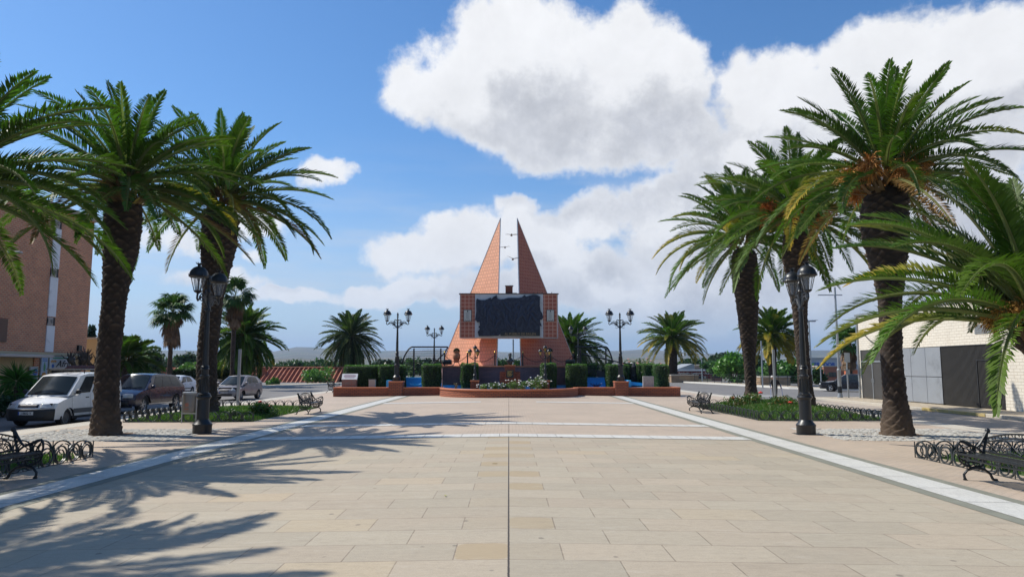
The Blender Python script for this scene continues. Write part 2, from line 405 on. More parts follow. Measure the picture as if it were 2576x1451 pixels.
def mk_marble():
    m, w, b, o = newmat('white_marble'); tc = w.n('ShaderNodeTexCoord').outputs['Object']; x, y, z = w.sep(tc)
    n = w.noise(w.vm('MULTIPLY', tc, (3.5, 1.2, 1)), 2.5, 7, .7, dist=1.2); vein = w.ramp(w.m('ABSOLUTE', w.m('SUBTRACT', n, .5)), .06, .0)
    c = w.mix(w.m('MULTIPLY', vein, .45), (.60,.585,.53), (.37,.365,.34))
    c = w.mix(w.ramp(w.noise(tc, .9, 5), .5, .75, 0, .45), c, (.42,.395,.345))
    fy = w.m('FRACT', w.m('DIVIDE', w.m('ADD', y, w.m('MULTIPLY', w.m('GREATER_THAN', w.m('ABSOLUTE', x), 5.9), 0)), 1.2))
    fine = w.noise(tc, 60, 4); k = w.m('MULTIPLY_ADD', w.m('SUBTRACT', fine, .5), .22, 1); c = w.vm('MULTIPLY', c, w.xyz(k,k,k))
    w.put(b.inputs['Base Color'], c); b.inputs['Roughness'].default_value = .5; return m
M['marble'] = mk_marble()
M['greenstone'] = pm('green_grey_stone', (.20,.20,.155), .75, .25, 5, .15)
M['jointdark'] = pm('dark_joint', (.10,.09,.08), .9, .2, 5)
def mk_asphalt():
    m, w, b, o = newmat('asphalt'); tc = w.n('ShaderNodeTexCoord').outputs['Object']
    f = w.noise(tc, 40, 4, .7); g = w.noise(tc, .35, 5, .6); t = w.noise(w.vm('MULTIPLY', tc, (1, .15, 1)), 1.1, 4)
    k = w.m('ADD', w.m('MULTIPLY_ADD', w.m('SUBTRACT', f, .5), .7, .55), w.m('ADD', w.m('MULTIPLY', g, .5), w.m('MULTIPLY', t, .4)))
    c = w.vm('MULTIPLY', w.xyz(.155,.148,.14), w.xyz(k,k,k)); w.put(b.inputs['Base Color'], c); b.inputs['Roughness'].default_value = .85
    bump(w, b, f, .3, .01); return m
M['asphalt'] = mk_asphalt()
M['street_setts'] = brickmat('street_setts', (.40,.33,.26), (.34,.29,.235), (.22,.185,.15), .22, .12, .008, .85, .15, .3)
def flatbrick(name, c1, c2, mort, bw, bh, ms, var=.2):
    m, w, b, o = newmat(name); tc = w.n('ShaderNodeTexCoord').outputs['Object']
    t = w.n('ShaderNodeTexBrick'); w.put(t.inputs['Vector'], tc); w.put(t.inputs['Color1'], c1); w.put(t.inputs['Color2'], c2); w.put(t.inputs['Mortar'], mort)
    t.inputs['Scale'].default_value = 1; t.inputs['Brick Width'].default_value = bw; t.inputs['Row Height'].default_value = bh; t.inputs['Mortar Size'].default_value = ms
    n = w.noise(tc, .6, 6, .6); n2 = w.noise(tc, 30, 3); k = w.m('ADD', w.m('MULTIPLY_ADD', w.m('SUBTRACT', n, .5), var*3, 1), w.m('MULTIPLY', w.m('SUBTRACT', n2, .5), var*2))
    w.put(b.inputs['Base Color'], w.vm('MULTIPLY', t.outputs['Color'], w.xyz(k,k,k))); b.inputs['Roughness'].default_value = .85
    bump(w, b, w.m('SUBTRACT', 0, t.outputs['Fac']), .3, .01); return m
M['street_setts'] = flatbrick('street_setts', (.37,.31,.25), (.32,.275,.225), (.2,.17,.14), .6, .4, .015)
M['walk'] = flatbrick('sidewalk_tiles', (.42,.35,.25), (.37,.31,.225), (.22,.18,.13), .4, .4, .012)

def sheet(name, fn, nu, nv, mat, kind='structure'):
    mb = MB(); mb.grid(fn, nu, nv); o = mb.build(name, mat, fix=False); o['kind'] = kind; return o

# ---- plaza: one slab with a slight crown, sides falling to the streets
PX, PY0, PY1 = 14.4, -12.0, 64.0
def plaza():
    xs = [-PX,-10,-6,-3,-.0,3,6,10,PX]; ys = [PY0+(PY1-PY0)*i/60 for i in range(61)]
    mb = MB(); vs = [(x,y,gz(x)) for y in ys for x in xs]; n = len(xs)
    fs = [(j*n+i, j*n+i+1, (j+1)*n+i+1, (j+1)*n+i) for j in range(60) for i in range(n-1)]
    mb.add(vs, fs); o = mb.build('plaza_pavement', M['slabs'], fix=False); o['kind'] = 'structure'
plaza()
def kerbs():
    mb = MB()
    for s in (-1,1): mb.bb(s*PX-.11+s*.11, s*PX+.11+s*.11, PY0, PY1, -.6, -.146)
    mb.bb(-PX-.22, PX+.22, PY1, PY1+.22, -.6, -.146)
    o = mb.build('plaza_kerb', M['granite'], bevel=.02); o['kind'] = 'structure'
    mb = MB()
    for s in (-1,1):
        n = 30
        for (a, b, z) in ((PX-.75, PX-.012, .003),):
            mb.add([(s*a,PY0,-.15+z),(s*b,PY0,-.15+z),(s*b,PY1,-.15+z),(s*a,PY1,-.15+z)], [(0,1,2,3)])
    o = mb.build('pavement_edging', M['granite'], fix=True); o['kind'] = 'structure'
kerbs()
# ---- marble bands
LX0, LX1 = -6.89, -6.86; RX0, RX1 = 6.44, 6.95      # centre of the long bands at Y=9 and Y=44
def bx(side, y): a, b = (LX0, LX1) if side < 0 else (RX0, RX1); return a+(b-a)*(y-9)/35
def longband(side, off0, off1, dz, mat, name):
    mb = MB(); ys = np.linspace(-6, 46.5, 60)
    vs = []; 
    for y in ys:
        for o_ in (off0, off1):
            x = bx(side, y)+o_; vs.append((x, y, gz(x)+dz))
    mb.add(vs, [(2*i,2*i+1,2*i+3,2*i+2) for i in range(59)])
    o = mb.build(name, mat, fix=False); o['kind'] = 'structure'
for s in (-1, 1):
    longband(s, -.55, .55, .004, M['greenstone'], 'stone_border')
    longband(s, -.33, .33, .008, M['marble'], 'marble_band')
def crossband(y0, y1, dz, mat, name, gap=None):
    mb = MB(); xs = np.linspace(bx(-1,y0)+.5, bx(1,y0)-.5, 60)
    vs = []
    for x in xs: vs += [(x,y0,gz(x)+dz),(x,y1,gz(x)+dz)]
    fs = [(2*i,2*i+2,2*i+3,2*i+1) for i in range(59) if not (gap and gap[0] < xs[i] < gap[1])]
    mb.add(vs, fs); o = mb.build(name, mat, fix=False); o['kind'] = 'structure'
for (y0, y1, gp) in ((18.1, 18.9, None), (22.1, 22.85, None), (36.4, 37.3, (-1.6,1.2))):
    crossband(y0, y1, .010, M['marble'], 'marble_cross_band', gp)
# thin dark joints across the bands
mb = MB()
for i in range(44):
    y = -5+i*1.14
    for s in (-1, 1):
        x = bx(s, y); mb.add([(x-.33,y,gz(x-.33)+.011),(x+.33,y,gz(x+.33)+.011),(x+.33,y+.010,gz(x+.33)+.011),(x-.33,y+.010,gz(x-.33)+.011)], [(0,1,2,3)])
for (y0,y1) in ((18.1,18.9),(22.1,22.85)):
    for i in range(26):
        x = -6.0+i*.48; mb.add([(x,y0,gz(x)+.013),(x+.009,y0,gz(x)+.013),(x+.009,y1,gz(x)+.013),(x,y1,gz(x)+.013)], [(0,1,2,3)])
o = mb.build('band_joints', M['jointdark'], fix=False); o['kind'] = 'structure'
# ---- roads
RZ = -.30
KERBL = [(-25.2,-20),(-25.2,30),(-25.4,60),(-25.4,74),(-21,88),(-12,98),(0,103),(12,104),(20,102.5),(23.8,99),(25.8,82),(26.8,69),(29,65),(60,64)]
sheet('road', lambda u,v: (-60+u*130, -20+v*128, RZ), 2, 2, M['asphalt'])
def right_street():
    mb = MB(); z = RZ+.004
    mb.add([(PX+.22,-12,z),(19.6,-12,z),(19.6,44,z),(PX+.22,44,z)], [(0,1,2,3)])
    o = mb.build('road_setts', M['street_setts'], fix=False); o['kind'] = 'structure'
    mb = MB(); mb.bb(19.6,30,-12,46.5,-.5,-.16); o = mb.build('pavement', M['walk'], bevel=.03); o['kind'] = 'structure'
    mb = MB(); mb.bb(19.45,19.597,-12,46.65,-.5,-.155); o = mb.build('kerb', M['granite'], bevel=.02); o['kind'] = 'structure'
    mb = MB(); mb.bb(19.42,19.56,29.5,34,-.28,-.15)
    o = mb.build('yellow_kerb_paint', pm('yellow_road_paint', (.50,.38,.14), .7, .3, 3, dirt=(.40,.35,.27), dscale=4), bevel=.01); o['kind'] = 'structure'
right_street()
def far_kerb():
    # raised far pavement: kerb strip and walk along the outer side of the streets
    mb = MB(); mw = MB()
    P = KERBL; n = len(P)
    def off(i, d):
        a = Vector(P[max(i-1,0)]+(0,)); b = Vector(P[min(i+1,n-1)]+(0,)); t = (b-a).normalized(); nn = Vector((-t.y, t.x, 0)); p = Vector(P[i]+(0,)); return p+nn*d
    for lst, d0, d1, z in ((mb, 0, .45, -.14), (mw, .45, 3.2, -.16)):
        vs = []
        for i in range(n):
            a = off(i, d0); b = off(i, d1); vs += [(a.x,a.y,-.6),(a.x,a.y,z),(b.x,b.y,z),(b.x,b.y,-3.5)]
        fs = []
        for i in range(n-1):
            for k in range(3): fs.append((4*i+k,4*i+k+1,4*i+4+k+1,4*i+4+k))
        lst.add(vs, fs)
    o = mb.build('far_kerb', pm('pale_kerb', (.62,.60,.54), .8, .15, 3)); o['kind'] = 'structure'
    o = mw.build('far_pavement', M['walk']); o['kind'] = 'structure'
    return off
koff = far_kerb()
# road markings on the right street corner
mb = MB(); mk = pm('road_paint', (.55,.55,.52), .7, .2, 3)
for (a,b,c,d) in ((15.2,19.3,52,52.6),(15.2,19.3,50.6,51.1)): mb.add([(a,c,RZ+.008),(b,c,RZ+.008),(b,d,RZ+.008),(a,d,RZ+.008)], [(0,1,2,3)])
o = mb.build('road_marking', mk, fix=False); o['kind'] = 'structure'
# dropped kerb strips beyond the right bed
# ---- cobbled tree pits round the palms at Y=19.9
def cobbles():
    rnd = random.Random(3); mb = MB()
    for s in (-1,1):
        cx, cy = s*11.0, 20.3
        for i in range(30):
            for j in range(22):
                x = cx-2.4+i*.165+rnd.uniform(-.03,.03); y = cy-1.75+j*.165+rnd.uniform(-.03,.03)
                if math.hypot((x-cx)/1.0, (y-cy)/1.0) < .55 or rnd.random() < .04: continue
                r = rnd.uniform(.07,.09); mb.lathe([(r,0),(r*.9,.010),(r*.45,.016)], 6, (x,y,gz(x)+.004), True, 1, rnd.uniform(.7,1), rnd.random()*6)
    o = mb.build('cobblestones', pm('grey_cobbles', (.40,.385,.345), .8, .5, 2.0, .2), smooth=50); o['kind'] = 'structure'
    mb = MB()
    for s in (-1,1):
        n = 20; mb.add([(s*11.0+.62*math.cos(2*math.pi*i/n), 20.3+.62*math.sin(2*math.pi*i/n), gz(11)+.006) for i in range(n)], [tuple(range(n))])
        mb.add([(s*11.0-2.5,18.5,gz(8.6)-.034),(s*11.0+2.5,18.5,gz(8.6)-.034),(s*11.0+2.5,22.2,gz(8.6)-.034),(s*11.0-2.5,22.2,gz(8.6)-.034)], [(0,1,2,3)])
    o = mb.build('tree_pit_soil', M['soil'], fix=False); o['kind'] = 'structure'
cobbles()

# ---- far country: ground sheet to the horizon and hills
def mk_land():
    m, w, b, o = newmat('olive_country'); tc = w.n('ShaderNodeTexCoord').outputs['Object']; x, y, z = w.sep(tc)
    big = w.noise(tc, .0016, 6, .6); fld = w.n('ShaderNodeTexVoronoi'); w.put(fld.inputs['Vector'], w.vm('MULTIPLY', tc, (1,1,0))); fld.inputs['Scale'].default_value = .0045
    fc = w.sep(fld.outputs['Color'])[0]
    soil = w.mix(fc, (.11,.09,.055), (.20,.165,.105)); grn = w.mix(big, (.025,.038,.018), (.04,.05,.025))
    # rows of olive trees
    ang = w.m('MULTIPLY', w.m('FLOOR', w.m('MULTIPLY', fc, 3)), .9); ca = w.m('COSINE', ang); sa = w.m('SINE', ang)
    u = w.m('ADD', w.m('MULTIPLY', x, ca), w.m('MULTIPLY', y, sa)); v = w.m('SUBTRACT', w.m('MULTIPLY', y, ca), w.m('MULTIPLY', x, sa))
    S = 16.0; du = w.m('SUBTRACT', w.m('FRACT', w.m('DIVIDE', u, S)), .5); dv = w.m('SUBTRACT', w.m('FRACT', w.m('DIVIDE', v, S)), .5)
    dist = w.m('SQRT', w.m('ADD', w.m('MULTIPLY', du, du), w.m('MULTIPLY', dv, dv)))
    dot = w.ramp(dist, .42, .30)
    c = w.mix(w.m('MULTIPLY', dot, w.ramp(big, .3, .6, .65, 1.0)), soil, grn)
    c = w.mix(w.ramp(w.noise(tc, .004, 5, .7), .54, .64), c, (.05,.075,.03))
    w.put(b.inputs['Base Color'], c); b.inputs['Roughness'].default_value = .95; return m
def land():
    rs = [0, 60, 106, 112, 130, 200, 320, 500, 800, 1200, 1700, 2200, 2700, 3200, 3800, 4500, 5300, 6200, 7500, 9500, 14000]
    na = 240
    def top(az):   # degrees: skyline height in measuring pixels above eye level (925)
        px = 1280+F*math.tan(az) if abs(az) < 1.3 else (9999 if az > 0 else -9999)
        pts = [(-9999,40),(-2000,48),(-400,38),(0,30),(300,36),(460,40),(520,42),(560,36),(640,36),(690,40),(725,48),(760,52),(800,51),(840,44),(900,46),(960,41),(1010,43),(1110,46),(1280,40),(1400,36),(1570,44),(1620,46),(1700,40),(1780,34),(1900,38),(2000,40),(2060,43),(2110,40),(2160,36),(2600,36),(9999,36)]
        for (a, b), (c, d) in zip(pts, pts[1:]):
            if a <= px <= c:
                t = (px-a)/(c-a); t = t*t*(3-2*t); return b+(d-b)*t
        return 36
    from mathutils import noise as mn
    vs = []; fs = []
    for i in range(na):
        az = -math.pi+2*math.pi*i/na
        # finer sampling in view
        az = az if True else az
        T = top(az)
        for r in rs:
            x = r*math.sin(az); y = r*math.cos(az)
            if r <= 60: z = -.9
            elif r <= 112: z = -1.5
            elif r <= 800: z = -4-(r-112)/688*26
            else:
                f = min(1, (r-800)/(5300-800)); e = (T*1.03/F)*math.cos(az if abs(az) < 1 else 1)**1*r if r >= 3800 else None
                ridge = (T/F)*5300*math.sqrt(1) + CAMZ
                z = -30+(ridge*.98+30)*f**1.35
                if r > 5300: z = ridge*(1-.12*(r-5300)/4000) if r < 9000 else ridge*.5
                if 1200 < r < 5300:
                    z += mn.noise(Vector((x*.0011, y*.0011, 0)))*26*min(1,(5300-r)/900) - 8
                if r == 2200: z = CAMZ+(22+5*mn.noise(Vector((az*14,1,0))))/F*2200
                if r == 2700: z = CAMZ+6/F*2700
                if r == 3200: z = CAMZ+10/F*3200
                if r == 5300: z += mn.noise(Vector((az*28, 0, 3)))*7
            vs.append((x,y,z))
    n = len(rs)
    for i in range(na):
        j = (i+1)%na
        for k in range(n-1): fs.append((i*n+k, i*n+k+1, j*n+k+1, j*n+k))
    mb = MB(); mb.add(vs, fs); o = mb.build('ground', mk_land(), smooth=80); o['kind'] = 'structure'
    # fix: make normals up
    me = o.data
    if me.polygons[100].normal.z < 0: me.flip_normals()
land()
# ---------------------------------------------------------------- vegetation
def leafmat(name, rough=.45, trans=.25, vary=.5, spec=.4, mulc=(1,1,1)):
    m, w, b, o = newmat(name)
    a = w.n('ShaderNodeAttribute'); a.attribute_name = 'tint'; tc = w.n('ShaderNodeTexCoord').outputs['Object']
    n = w.noise(tc, 1.3, 4, .6); k = w.m('MULTIPLY_ADD', w.m('SUBTRACT', n, .5), vary*2, 1.0)
    c = w.vm('MULTIPLY', a.outputs['Color'], w.xyz(*[w.m('MULTIPLY', k, x) for x in mulc]))
    w.put(b.inputs['Base Color'], c); b.inputs['Roughness'].default_value = rough; b.inputs['Specular IOR Level'].default_value = spec
    t = w.n('ShaderNodeBsdfTranslucent'); w.put(t.inputs[0], w.vm('MULTIPLY', c, (1.1,1.5,.7)))
    mx = w.n('ShaderNodeMixShader'); mx.inputs[0].default_value = trans
    w.t.links.new(b.outputs[0], mx.inputs[1]); w.t.links.new(t.outputs[0], mx.inputs[2]); w.t.links.new(mx.outputs[0], o.inputs[0])
    return m
M['leaf'] = leafmat('foliage'); M['frond'] = leafmat('palm_frond', .55, .26, .45, .28)
def tintmat(name, rough=.85, vary=.5, bmp=.3):
    m, w, b, o = newmat(name); a = w.n('ShaderNodeAttribute'); a.attribute_name = 'tint'; tc = w.n('ShaderNodeTexCoord').outputs['Object']
    n = w.noise(tc, 4, 6, .65); k = w.m('MULTIPLY_ADD', w.m('SUBTRACT', n, .5), vary*2, 1.0)
    w.put(b.inputs['Base Color'], w.vm('MULTIPLY', a.outputs['Color'], w.xyz(k,k,k))); b.inputs['Roughness'].default_value = rough
    if bmp: bump(w, b, w.noise(tc, 30, 4, .7), bmp, .02)
    return m
M['bark'] = tintmat('palm_bark', .9, .85, .6); M['fibre'] = tintmat('palm_fruit_stalks', .8, .4, 0)
M['wood'] = pm('tree_bark', (.10,.075,.055), .9, .4, 5, .5)

class Leaves:
    def __init__(s): s.V = []; s.F = []; s.Cc = []; s.k = 0
    def quads(s, V, col):      # V (n,4,3), col (n,3) or (n,4,3)
        n = len(V); s.V.append(V.reshape(-1,3)); s.F.append(np.arange(4*n).reshape(-1,4)+s.k); s.k += 4*n
        s.Cc.append(col.reshape(-1,3) if col.ndim == 3 else np.repeat(col, 4, 0))
    def build(s, name, mat, parent=None):
        return npmesh(name, np.concatenate(s.V), np.concatenate(s.F), mat, parent, np.concatenate(s.Cc))
def nrm(a): return a/np.maximum(np.linalg.norm(a, axis=-1, keepdims=True), 1e-9)

def frond(L, rng, base, az, e0, length, droop, nleaf=60, leaf=.42, w=.03, col=(.055,.11,.025), tipcol=None, tipstart=.6, twist=0, vang=.5, sideb=0, fold=0):
    """one feather frond: a drooping midrib with leaflets on both sides"""
    w = w*1.3; K = 16; t = np.linspace(0, 1, K); el = e0-droop*t**1.35
    azs = az + sideb*t**1.5
    dx = np.stack([np.cos(azs)*np.cos(el), np.sin(azs)*np.cos(el), np.sin(el)], 1)
    P = np.zeros((K,3)); P[0] = base; P[1:] = base+np.cumsum((dx[:-1]+dx[1:])/2*length/(K-1), 0)
    s = np.array([-math.sin(az), math.cos(az), 0.]); T = dx
    S = np.tile(s, (K,1)); N = np.cross(T, S); N = np.where((N[:, 2:3] < 0) & (np.cos(el)[:, None] > .05), -N, N) if e0 < 1.4 else N
    c, sn = math.cos(twist), math.sin(twist); S, N = S*c+N*sn, N*c-S*sn
    col = np.array(col); tc = np.array(tipcol if tipcol is not None else col)
    # midrib ribbons (two crossed)
    rw = (.045*(1-t)**.7+.008)*length/3.2
    rc = np.array([.20,.21,.09])*.9
    for D in (S, N):
        a = P-D*rw[:,None]; b = P+D*rw[:,None]
        q = np.stack([a[:-1], b[:-1], b[1:], a[1:]], 1); L.quads(q, np.tile(rc*(1 if tipcol is None else 1.3), (K-1,1)))
    ts = np.linspace(.07, .995, nleaf); ts = ts + rng.uniform(-.3,.3,nleaf)*(.93/nleaf)
    for sg in (-1, 1):
        idx = np.clip(ts*(K-1), 0, K-1.001); i0 = idx.astype(int); f = (idx-i0)[:,None]
        p = P[i0]*(1-f)+P[i0+1]*f; tt = nrm(T[i0]*(1-f)+T[i0+1]*f); nn = nrm(N[i0]*(1-f)+N[i0+1]*f); ss = nrm(S[i0]*(1-f)+S[i0+1]*f)
        ll = leaf*np.clip(np.sin(np.pi*np.clip(ts*.86+.14,0,1))**.55, .22, 1)*np.where(ts<.18, .45, 1.)*rng.uniform(.85,1.12,nleaf)
        fw = .50+.62*ts+rng.uniform(-.12,.12,nleaf); va = vang+rng.uniform(-.25,.25,nleaf)-fold
        d = nrm(tt*fw[:,None]+ss*sg*np.cos(va)[:,None]*.95+nn*np.sin(va)[:,None]*.8)
        mid = p+d*ll[:,None]*.5
        d2 = d.copy(); d2[:,2] -= .12+rng.uniform(0,.22,nleaf); d2 = nrm(d2)
        tip = mid+d2*ll[:,None]*.5
        wv = nrm(np.cross(d, nn)+.25*nn)*(w*.5)
        q = np.stack([p, mid-wv, tip, mid+wv], 1)
        m = np.clip((ts-tipstart)/(1-tipstart), 0, 1)[:,None] if tipcol is not None else np.zeros((nleaf,1))
        cc = (col*(1-m)+tc*m)*rng.uniform(.78,1.2,(nleaf,1)); L.quads(q, cc)
    return P

def crown(L, seed, c, n=85, length=3.2, emax=84, emin=-42, leaf=.42, w=.032, nleaf=60, yellow=.0, dead=0, rad=.28, droopk=1.0, base_col=(.064,.126,.016), skirt=0, lean=(0,0), sidev=.25):
    rng = np.random.default_rng(seed); ga = math.pi*(3-math.sqrt(5))
    for i in range(n):
        u = (i+.5)/n; e = R(emax-(emax-emin)*u**.85)+rng.uniform(-.12,.12); az = i*ga+rng.uniform(-.25,.25)
        ln = length*(.72+.33*min(1, u*2.2))*rng.uniform(.9,1.08)
        dr = (.42+.95*u)*droopk*rng.uniform(.75,1.25)
        if e < R(-5): dr *= .55
        b = np.array(c)+np.array([math.cos(az)*rad*(.3+.7*u)+lean[0], math.sin(az)*rad*(.3+.7*u)+lean[1], .25*(1-u)-.35*u])
        k = rng.uniform(.75,1.25); col = np.array(base_col)*k*np.array([rng.uniform(.9,1.2),1,rng.uniform(.8,1.1)])
        tip = None; ts = .5
        if u > .55 and rng.random() < yellow: tip = np.array([.44,.30,.04])*rng.uniform(.7,1.15); ts = rng.uniform(-.2,.5)
        elif rng.random() < yellow*.35: tip = np.array([.30,.26,.04]); ts = .6
        elif rng.random() < .3: tip = col*np.array([1.6,1.4,1.0]); ts = .4
        if u > 1-dead: col = np.array([.20,.12,.05])*rng.uniform(.7,1.2); tip = np.array([.28,.16,.06]); ts = 0
        if rad > .3 and L is not None:      # cut leaf bases round the growing point
            for q_ in range(2):
                a2 = az+rng.uniform(-.6,.6); d2 = np.array([math.cos(a2)*.8, math.sin(a2)*.8, rng.uniform(.15,.9)]); d2 /= np.linalg.norm(d2); s2 = np.array([-math.sin(a2), math.cos(a2), 0])*.07
                p2 = np.array(c)+np.array([math.cos(a2)*rad*1.05, math.sin(a2)*rad*1.05, rng.uniform(-.75,.0)]); l2 = rng.uniform(.22,.5)
                L.quads(np.stack([p2-s2, p2+s2, p2+d2*l2+s2*.6, p2+d2*l2-s2*.6])[None], np.array([[.15,.10,.05]])*rng.uniform(.5,1.3))
        frond(L, rng, b, az, e, ln, dr, nleaf, leaf*rng.uniform(.9,1.1), w, col, tip, ts, rng.uniform(-.5,.5), .5, rng.uniform(-sidev,sidev))
def fruit(parent, seed, c, n=9, spread=1.0, r=.5, strands=90, col=(.42,.17,.035), name='fruit_cluster', down=.6, per=True, avoid=None):
    rng = np.random.default_rng(seed)
    for i in range(n):
        L = Leaves(); az = 2*math.pi*i/n+rng.uniform(-.3,.3); el = rng.uniform(-.3,.45)
        d = np.array([math.cos(az)*math.cos(el), math.sin(az)*math.cos(el), math.sin(el)]); end = np.array(c)+d*spread*rng.uniform(.75,1.1)
        st = np.array(c)+d*.25
        a = end-st; s = nrm(np.cross(a, [0,0,1.]))*.035; cc = np.array([[.40,.24,.04]])
        L.quads(np.stack([st-s, st+s, end+s*.6, end-s*.6])[None], cc)
        v = nrm(rng.normal(size=(strands,3))+d*.6+np.array([0,0,-down])); ln = r*rng.uniform(.5,1.1,(strands,1))
        p0 = end+rng.normal(size=(strands,3))*.05; mid = p0+v*ln*.55; v2 = v.copy(); v2[:,2] -= .7; tip = mid+nrm(v2)*ln*.5
        wv = nrm(np.cross(v, rng.normal(size=(strands,3))))*.013
        q = np.stack([p0, mid-wv, tip, mid+wv], 1); L.quads(q, np.array(col)*rng.uniform(.5,1.35,(strands,1)))
        # small fruits
        m = strands; fp = mid+rng.normal(size=(m,3))*.05; a1 = nrm(rng.normal(size=(m,3)))*.022; a2 = nrm(np.cross(a1, rng.normal(size=(m,3))))*.022
        L.quads(np.stack([fp-a1, fp-a2, fp+a1, fp+a2], 1), np.array(col)*rng.uniform(.5,1.2,(m,1)))
        L.build(name, M['fibre'], parent)
def trunk(parent, H, rp, path, pitch=.125, nseg=17, amp=.075, col=(.030,.020,.014), tip=(.17,.115,.072), nt=84, dz=.021, seed=1):
    """palm trunk covered by leaf-base scales; rp = [(z,r)], path = [(z,dx,dy)]"""
    nz = int(H/dz); z = np.linspace(0, H, nz+1); th = np.arange(nt)*2*math.pi/nt
    rz = np.interp(z, [a for a,_ in rp], [b for _,b in rp]); ox = np.interp(z, [a[0] for a in path], [a[1] for a in path]); oy = np.interp(z, [a[0] for a in path], [a[2] for a in path])
    k = np.ones(9)/9; 
    for arr in (rz, ox, oy):
        e = np.concatenate([np.full(4, arr[0]), arr, np.full(4, arr[-1])]); arr[:] = np.convolve(e, k, 'valid')
    Z, TH = np.meshgrid(z, th, indexing='ij'); rng = np.random.default_rng(seed)
    u = TH*nseg/(2*math.pi); v = Z/pitch; a = u*.5+v*.5; b = -u*.5+v*.5
    # wobble
    wob = .14*np.sin(3.0*TH+Z*2.3+seed)+.12*np.sin(5*TH-Z*4.1)+.10*np.sin(2*TH+Z*9.7)
    a = a+wob; b = b-wob
    fa = a-np.floor(a); fb = b-np.floor(b); s = (fa+fb)/2; edge = np.minimum(np.minimum(fa,1-fa), np.minimum(fb,1-fb))*2
    h = np.sin(np.floor(a)*12.9898+np.floor(b)*78.233)*43758.5453; h = h-np.floor(h)
    bmp = (s**1.4)*np.clip(edge*3,0,1)*(.55+.9*h)*amp*np.clip(rz/.45,.6,1.6)[:,None]
    rr = rz[:,None]+bmp+.018*np.sin(2*TH+Z*1.1+seed)
    V = np.stack([ox[:,None]+rr*np.cos(TH), oy[:,None]+rr*np.sin(TH), Z], -1).reshape(-1,3)
    i = np.arange(nz)[:,None]*nt; j = np.arange(nt)[None]; j2 = (j+1)%nt
    Fc = np.stack([i+j, i+j2, i+nt+j2, i+nt+j], -1).reshape(-1,4)
    m = (np.clip((s-.5)*2.4,0,1)*np.clip(edge*3,0,1)*(.3+.9*h))[...,None]*np.clip(.35+Z/H*.9,0,1)[...,None]
    m = np.maximum(m, (np.clip(1-Z/1.1,0,1)*.5)[...,None])
    cc = np.array(col)*(1-m)*(.75+.5*h[...,None])+np.array(tip)*m
    # cap
    return npmesh('trunk', V, Fc, M['bark'], parent, cc.reshape(-1,3))

def date_palm(label, base, H, cpos, rp, path, seed, **kw):
    t = thing('date_palm', label, 'palm tree', base, 0, kw.pop('group', 'date palms lining the square'))
    fr = kw.pop('fruits', None); fkw = kw.pop('fkw', {})
    tk = kw.pop('tk', {})
    trunk(t, H, rp, path, seed=seed, **tk)
    L = Leaves(); crown(L, seed, cpos, **kw); ex = kw.get('extra')
    cr = L.build('crown', M['frond'], t)
    if fr: fruit(t, seed+5, (cpos[0], cpos[1], cpos[2]-.15), **fr)
    return t
ZB = -.15
def mkpalm(px, base, cpix, label, seed, rbase, rwaist, rtop, H, mids=(), rmid=None, **kw):
    """base (X,Y); cpix = crown centre in measuring pixels at the same depth"""
    X, Y = base; c = AT(cpix[0], cpix[1], Y); cx, cy, cz = c.x-X, 0, c.z-ZB
    rp = [(0,rbase*1.12),(.25,rbase),(1.0,rwaist*1.05),(2.2,rwaist),(H*.55,rmid or rwaist*1.08),(H*.8,rtop*.98),(H*.92,rtop),(H*.97,rtop*.9),(H,rtop*.5)]
    path = [(0,0,0)]
    for (mx, my) in mids:
        q = AT(mx, my, Y); path.append((q.z-ZB, q.x-X, 0))
    path.append((H, cx, 0))
    return date_palm(label, (X, Y, ZB), H, (cx, cy, cz), rp, path, seed, **kw)
P1 = mkpalm(0, (-11.29,20.4), (318,455), 'tall date palm in cobbled pit beside the parked white van', 11, .37,.275,.47, 6.75, mids=((272,900),(288,750),(305,620)), n=64, length=3.4, leaf=.44, nleaf=84, w=.036, emin=-22, yellow=.05, rad=.4, dead=.05, fruits=dict(n=6, spread=.55, r=.35, strands=90, col=(.30,.13,.05)))
P2 = mkpalm(0, (-11.47,27.6), (560,490), 'thick date palm behind the left lamp post, trunk bulging', 23, .42,.33,.64, 8.1, mids=((520,900),(535,760),(548,640)), n=66, length=4.0, leaf=.50, w=.044, nleaf=80, emin=-18, yellow=.06, rad=.5, dead=.05, fruits=dict(n=6, spread=.75, r=.35, strands=80, col=(.30,.12,.045)))
P0 = mkpalm(0, (-11.9,14.4), (-150,440), 'date palm whose fronds enter at the left edge of the photo', 31, .33,.29,.44, 5.3, n=56, length=3.45, leaf=.46, nleaf=84, w=.036, emin=-12, yellow=.0, rad=.4)
R1 = mkpalm(0, (10.73,20.0), (2225,430), 'tallest date palm with orange fruit clusters before the white garage', 47, .37,.275,.58, 6.95, mids=((2243,900),(2238,720),(2225,560)), n=64, length=3.6, leaf=.44, nleaf=84, w=.036, emin=-18, yellow=.15, dead=.04, rad=.5, fruits=dict(n=17, spread=1.0, r=.55, strands=190, col=(.56,.25,.06)))
RB = mkpalm(0, (11.5,27.8), (2000,525), 'date palm directly behind the right lamp post', 53, .32,.24,.44, 7.5, mids=((2020,900),(2010,750),(2000,640)), n=62, length=3.8, leaf=.50, w=.044, nleaf=74, emin=-34, yellow=.16, rad=.45, fruits=dict(n=12, spread=1.25, r=.5, strands=150, col=(.60,.17,.035)))
RA = mkpalm(0, (11.5,34.2), (1870,590), 'date palm in the rose bed, swollen under its crown', 61, .34,.25,.60, 7.6, mids=((1885,900),(1880,760),(1873,680)), rmid=.42, n=62, length=4.05, leaf=.54, w=.05, nleaf=70, emin=-22, yellow=.18, rad=.5)
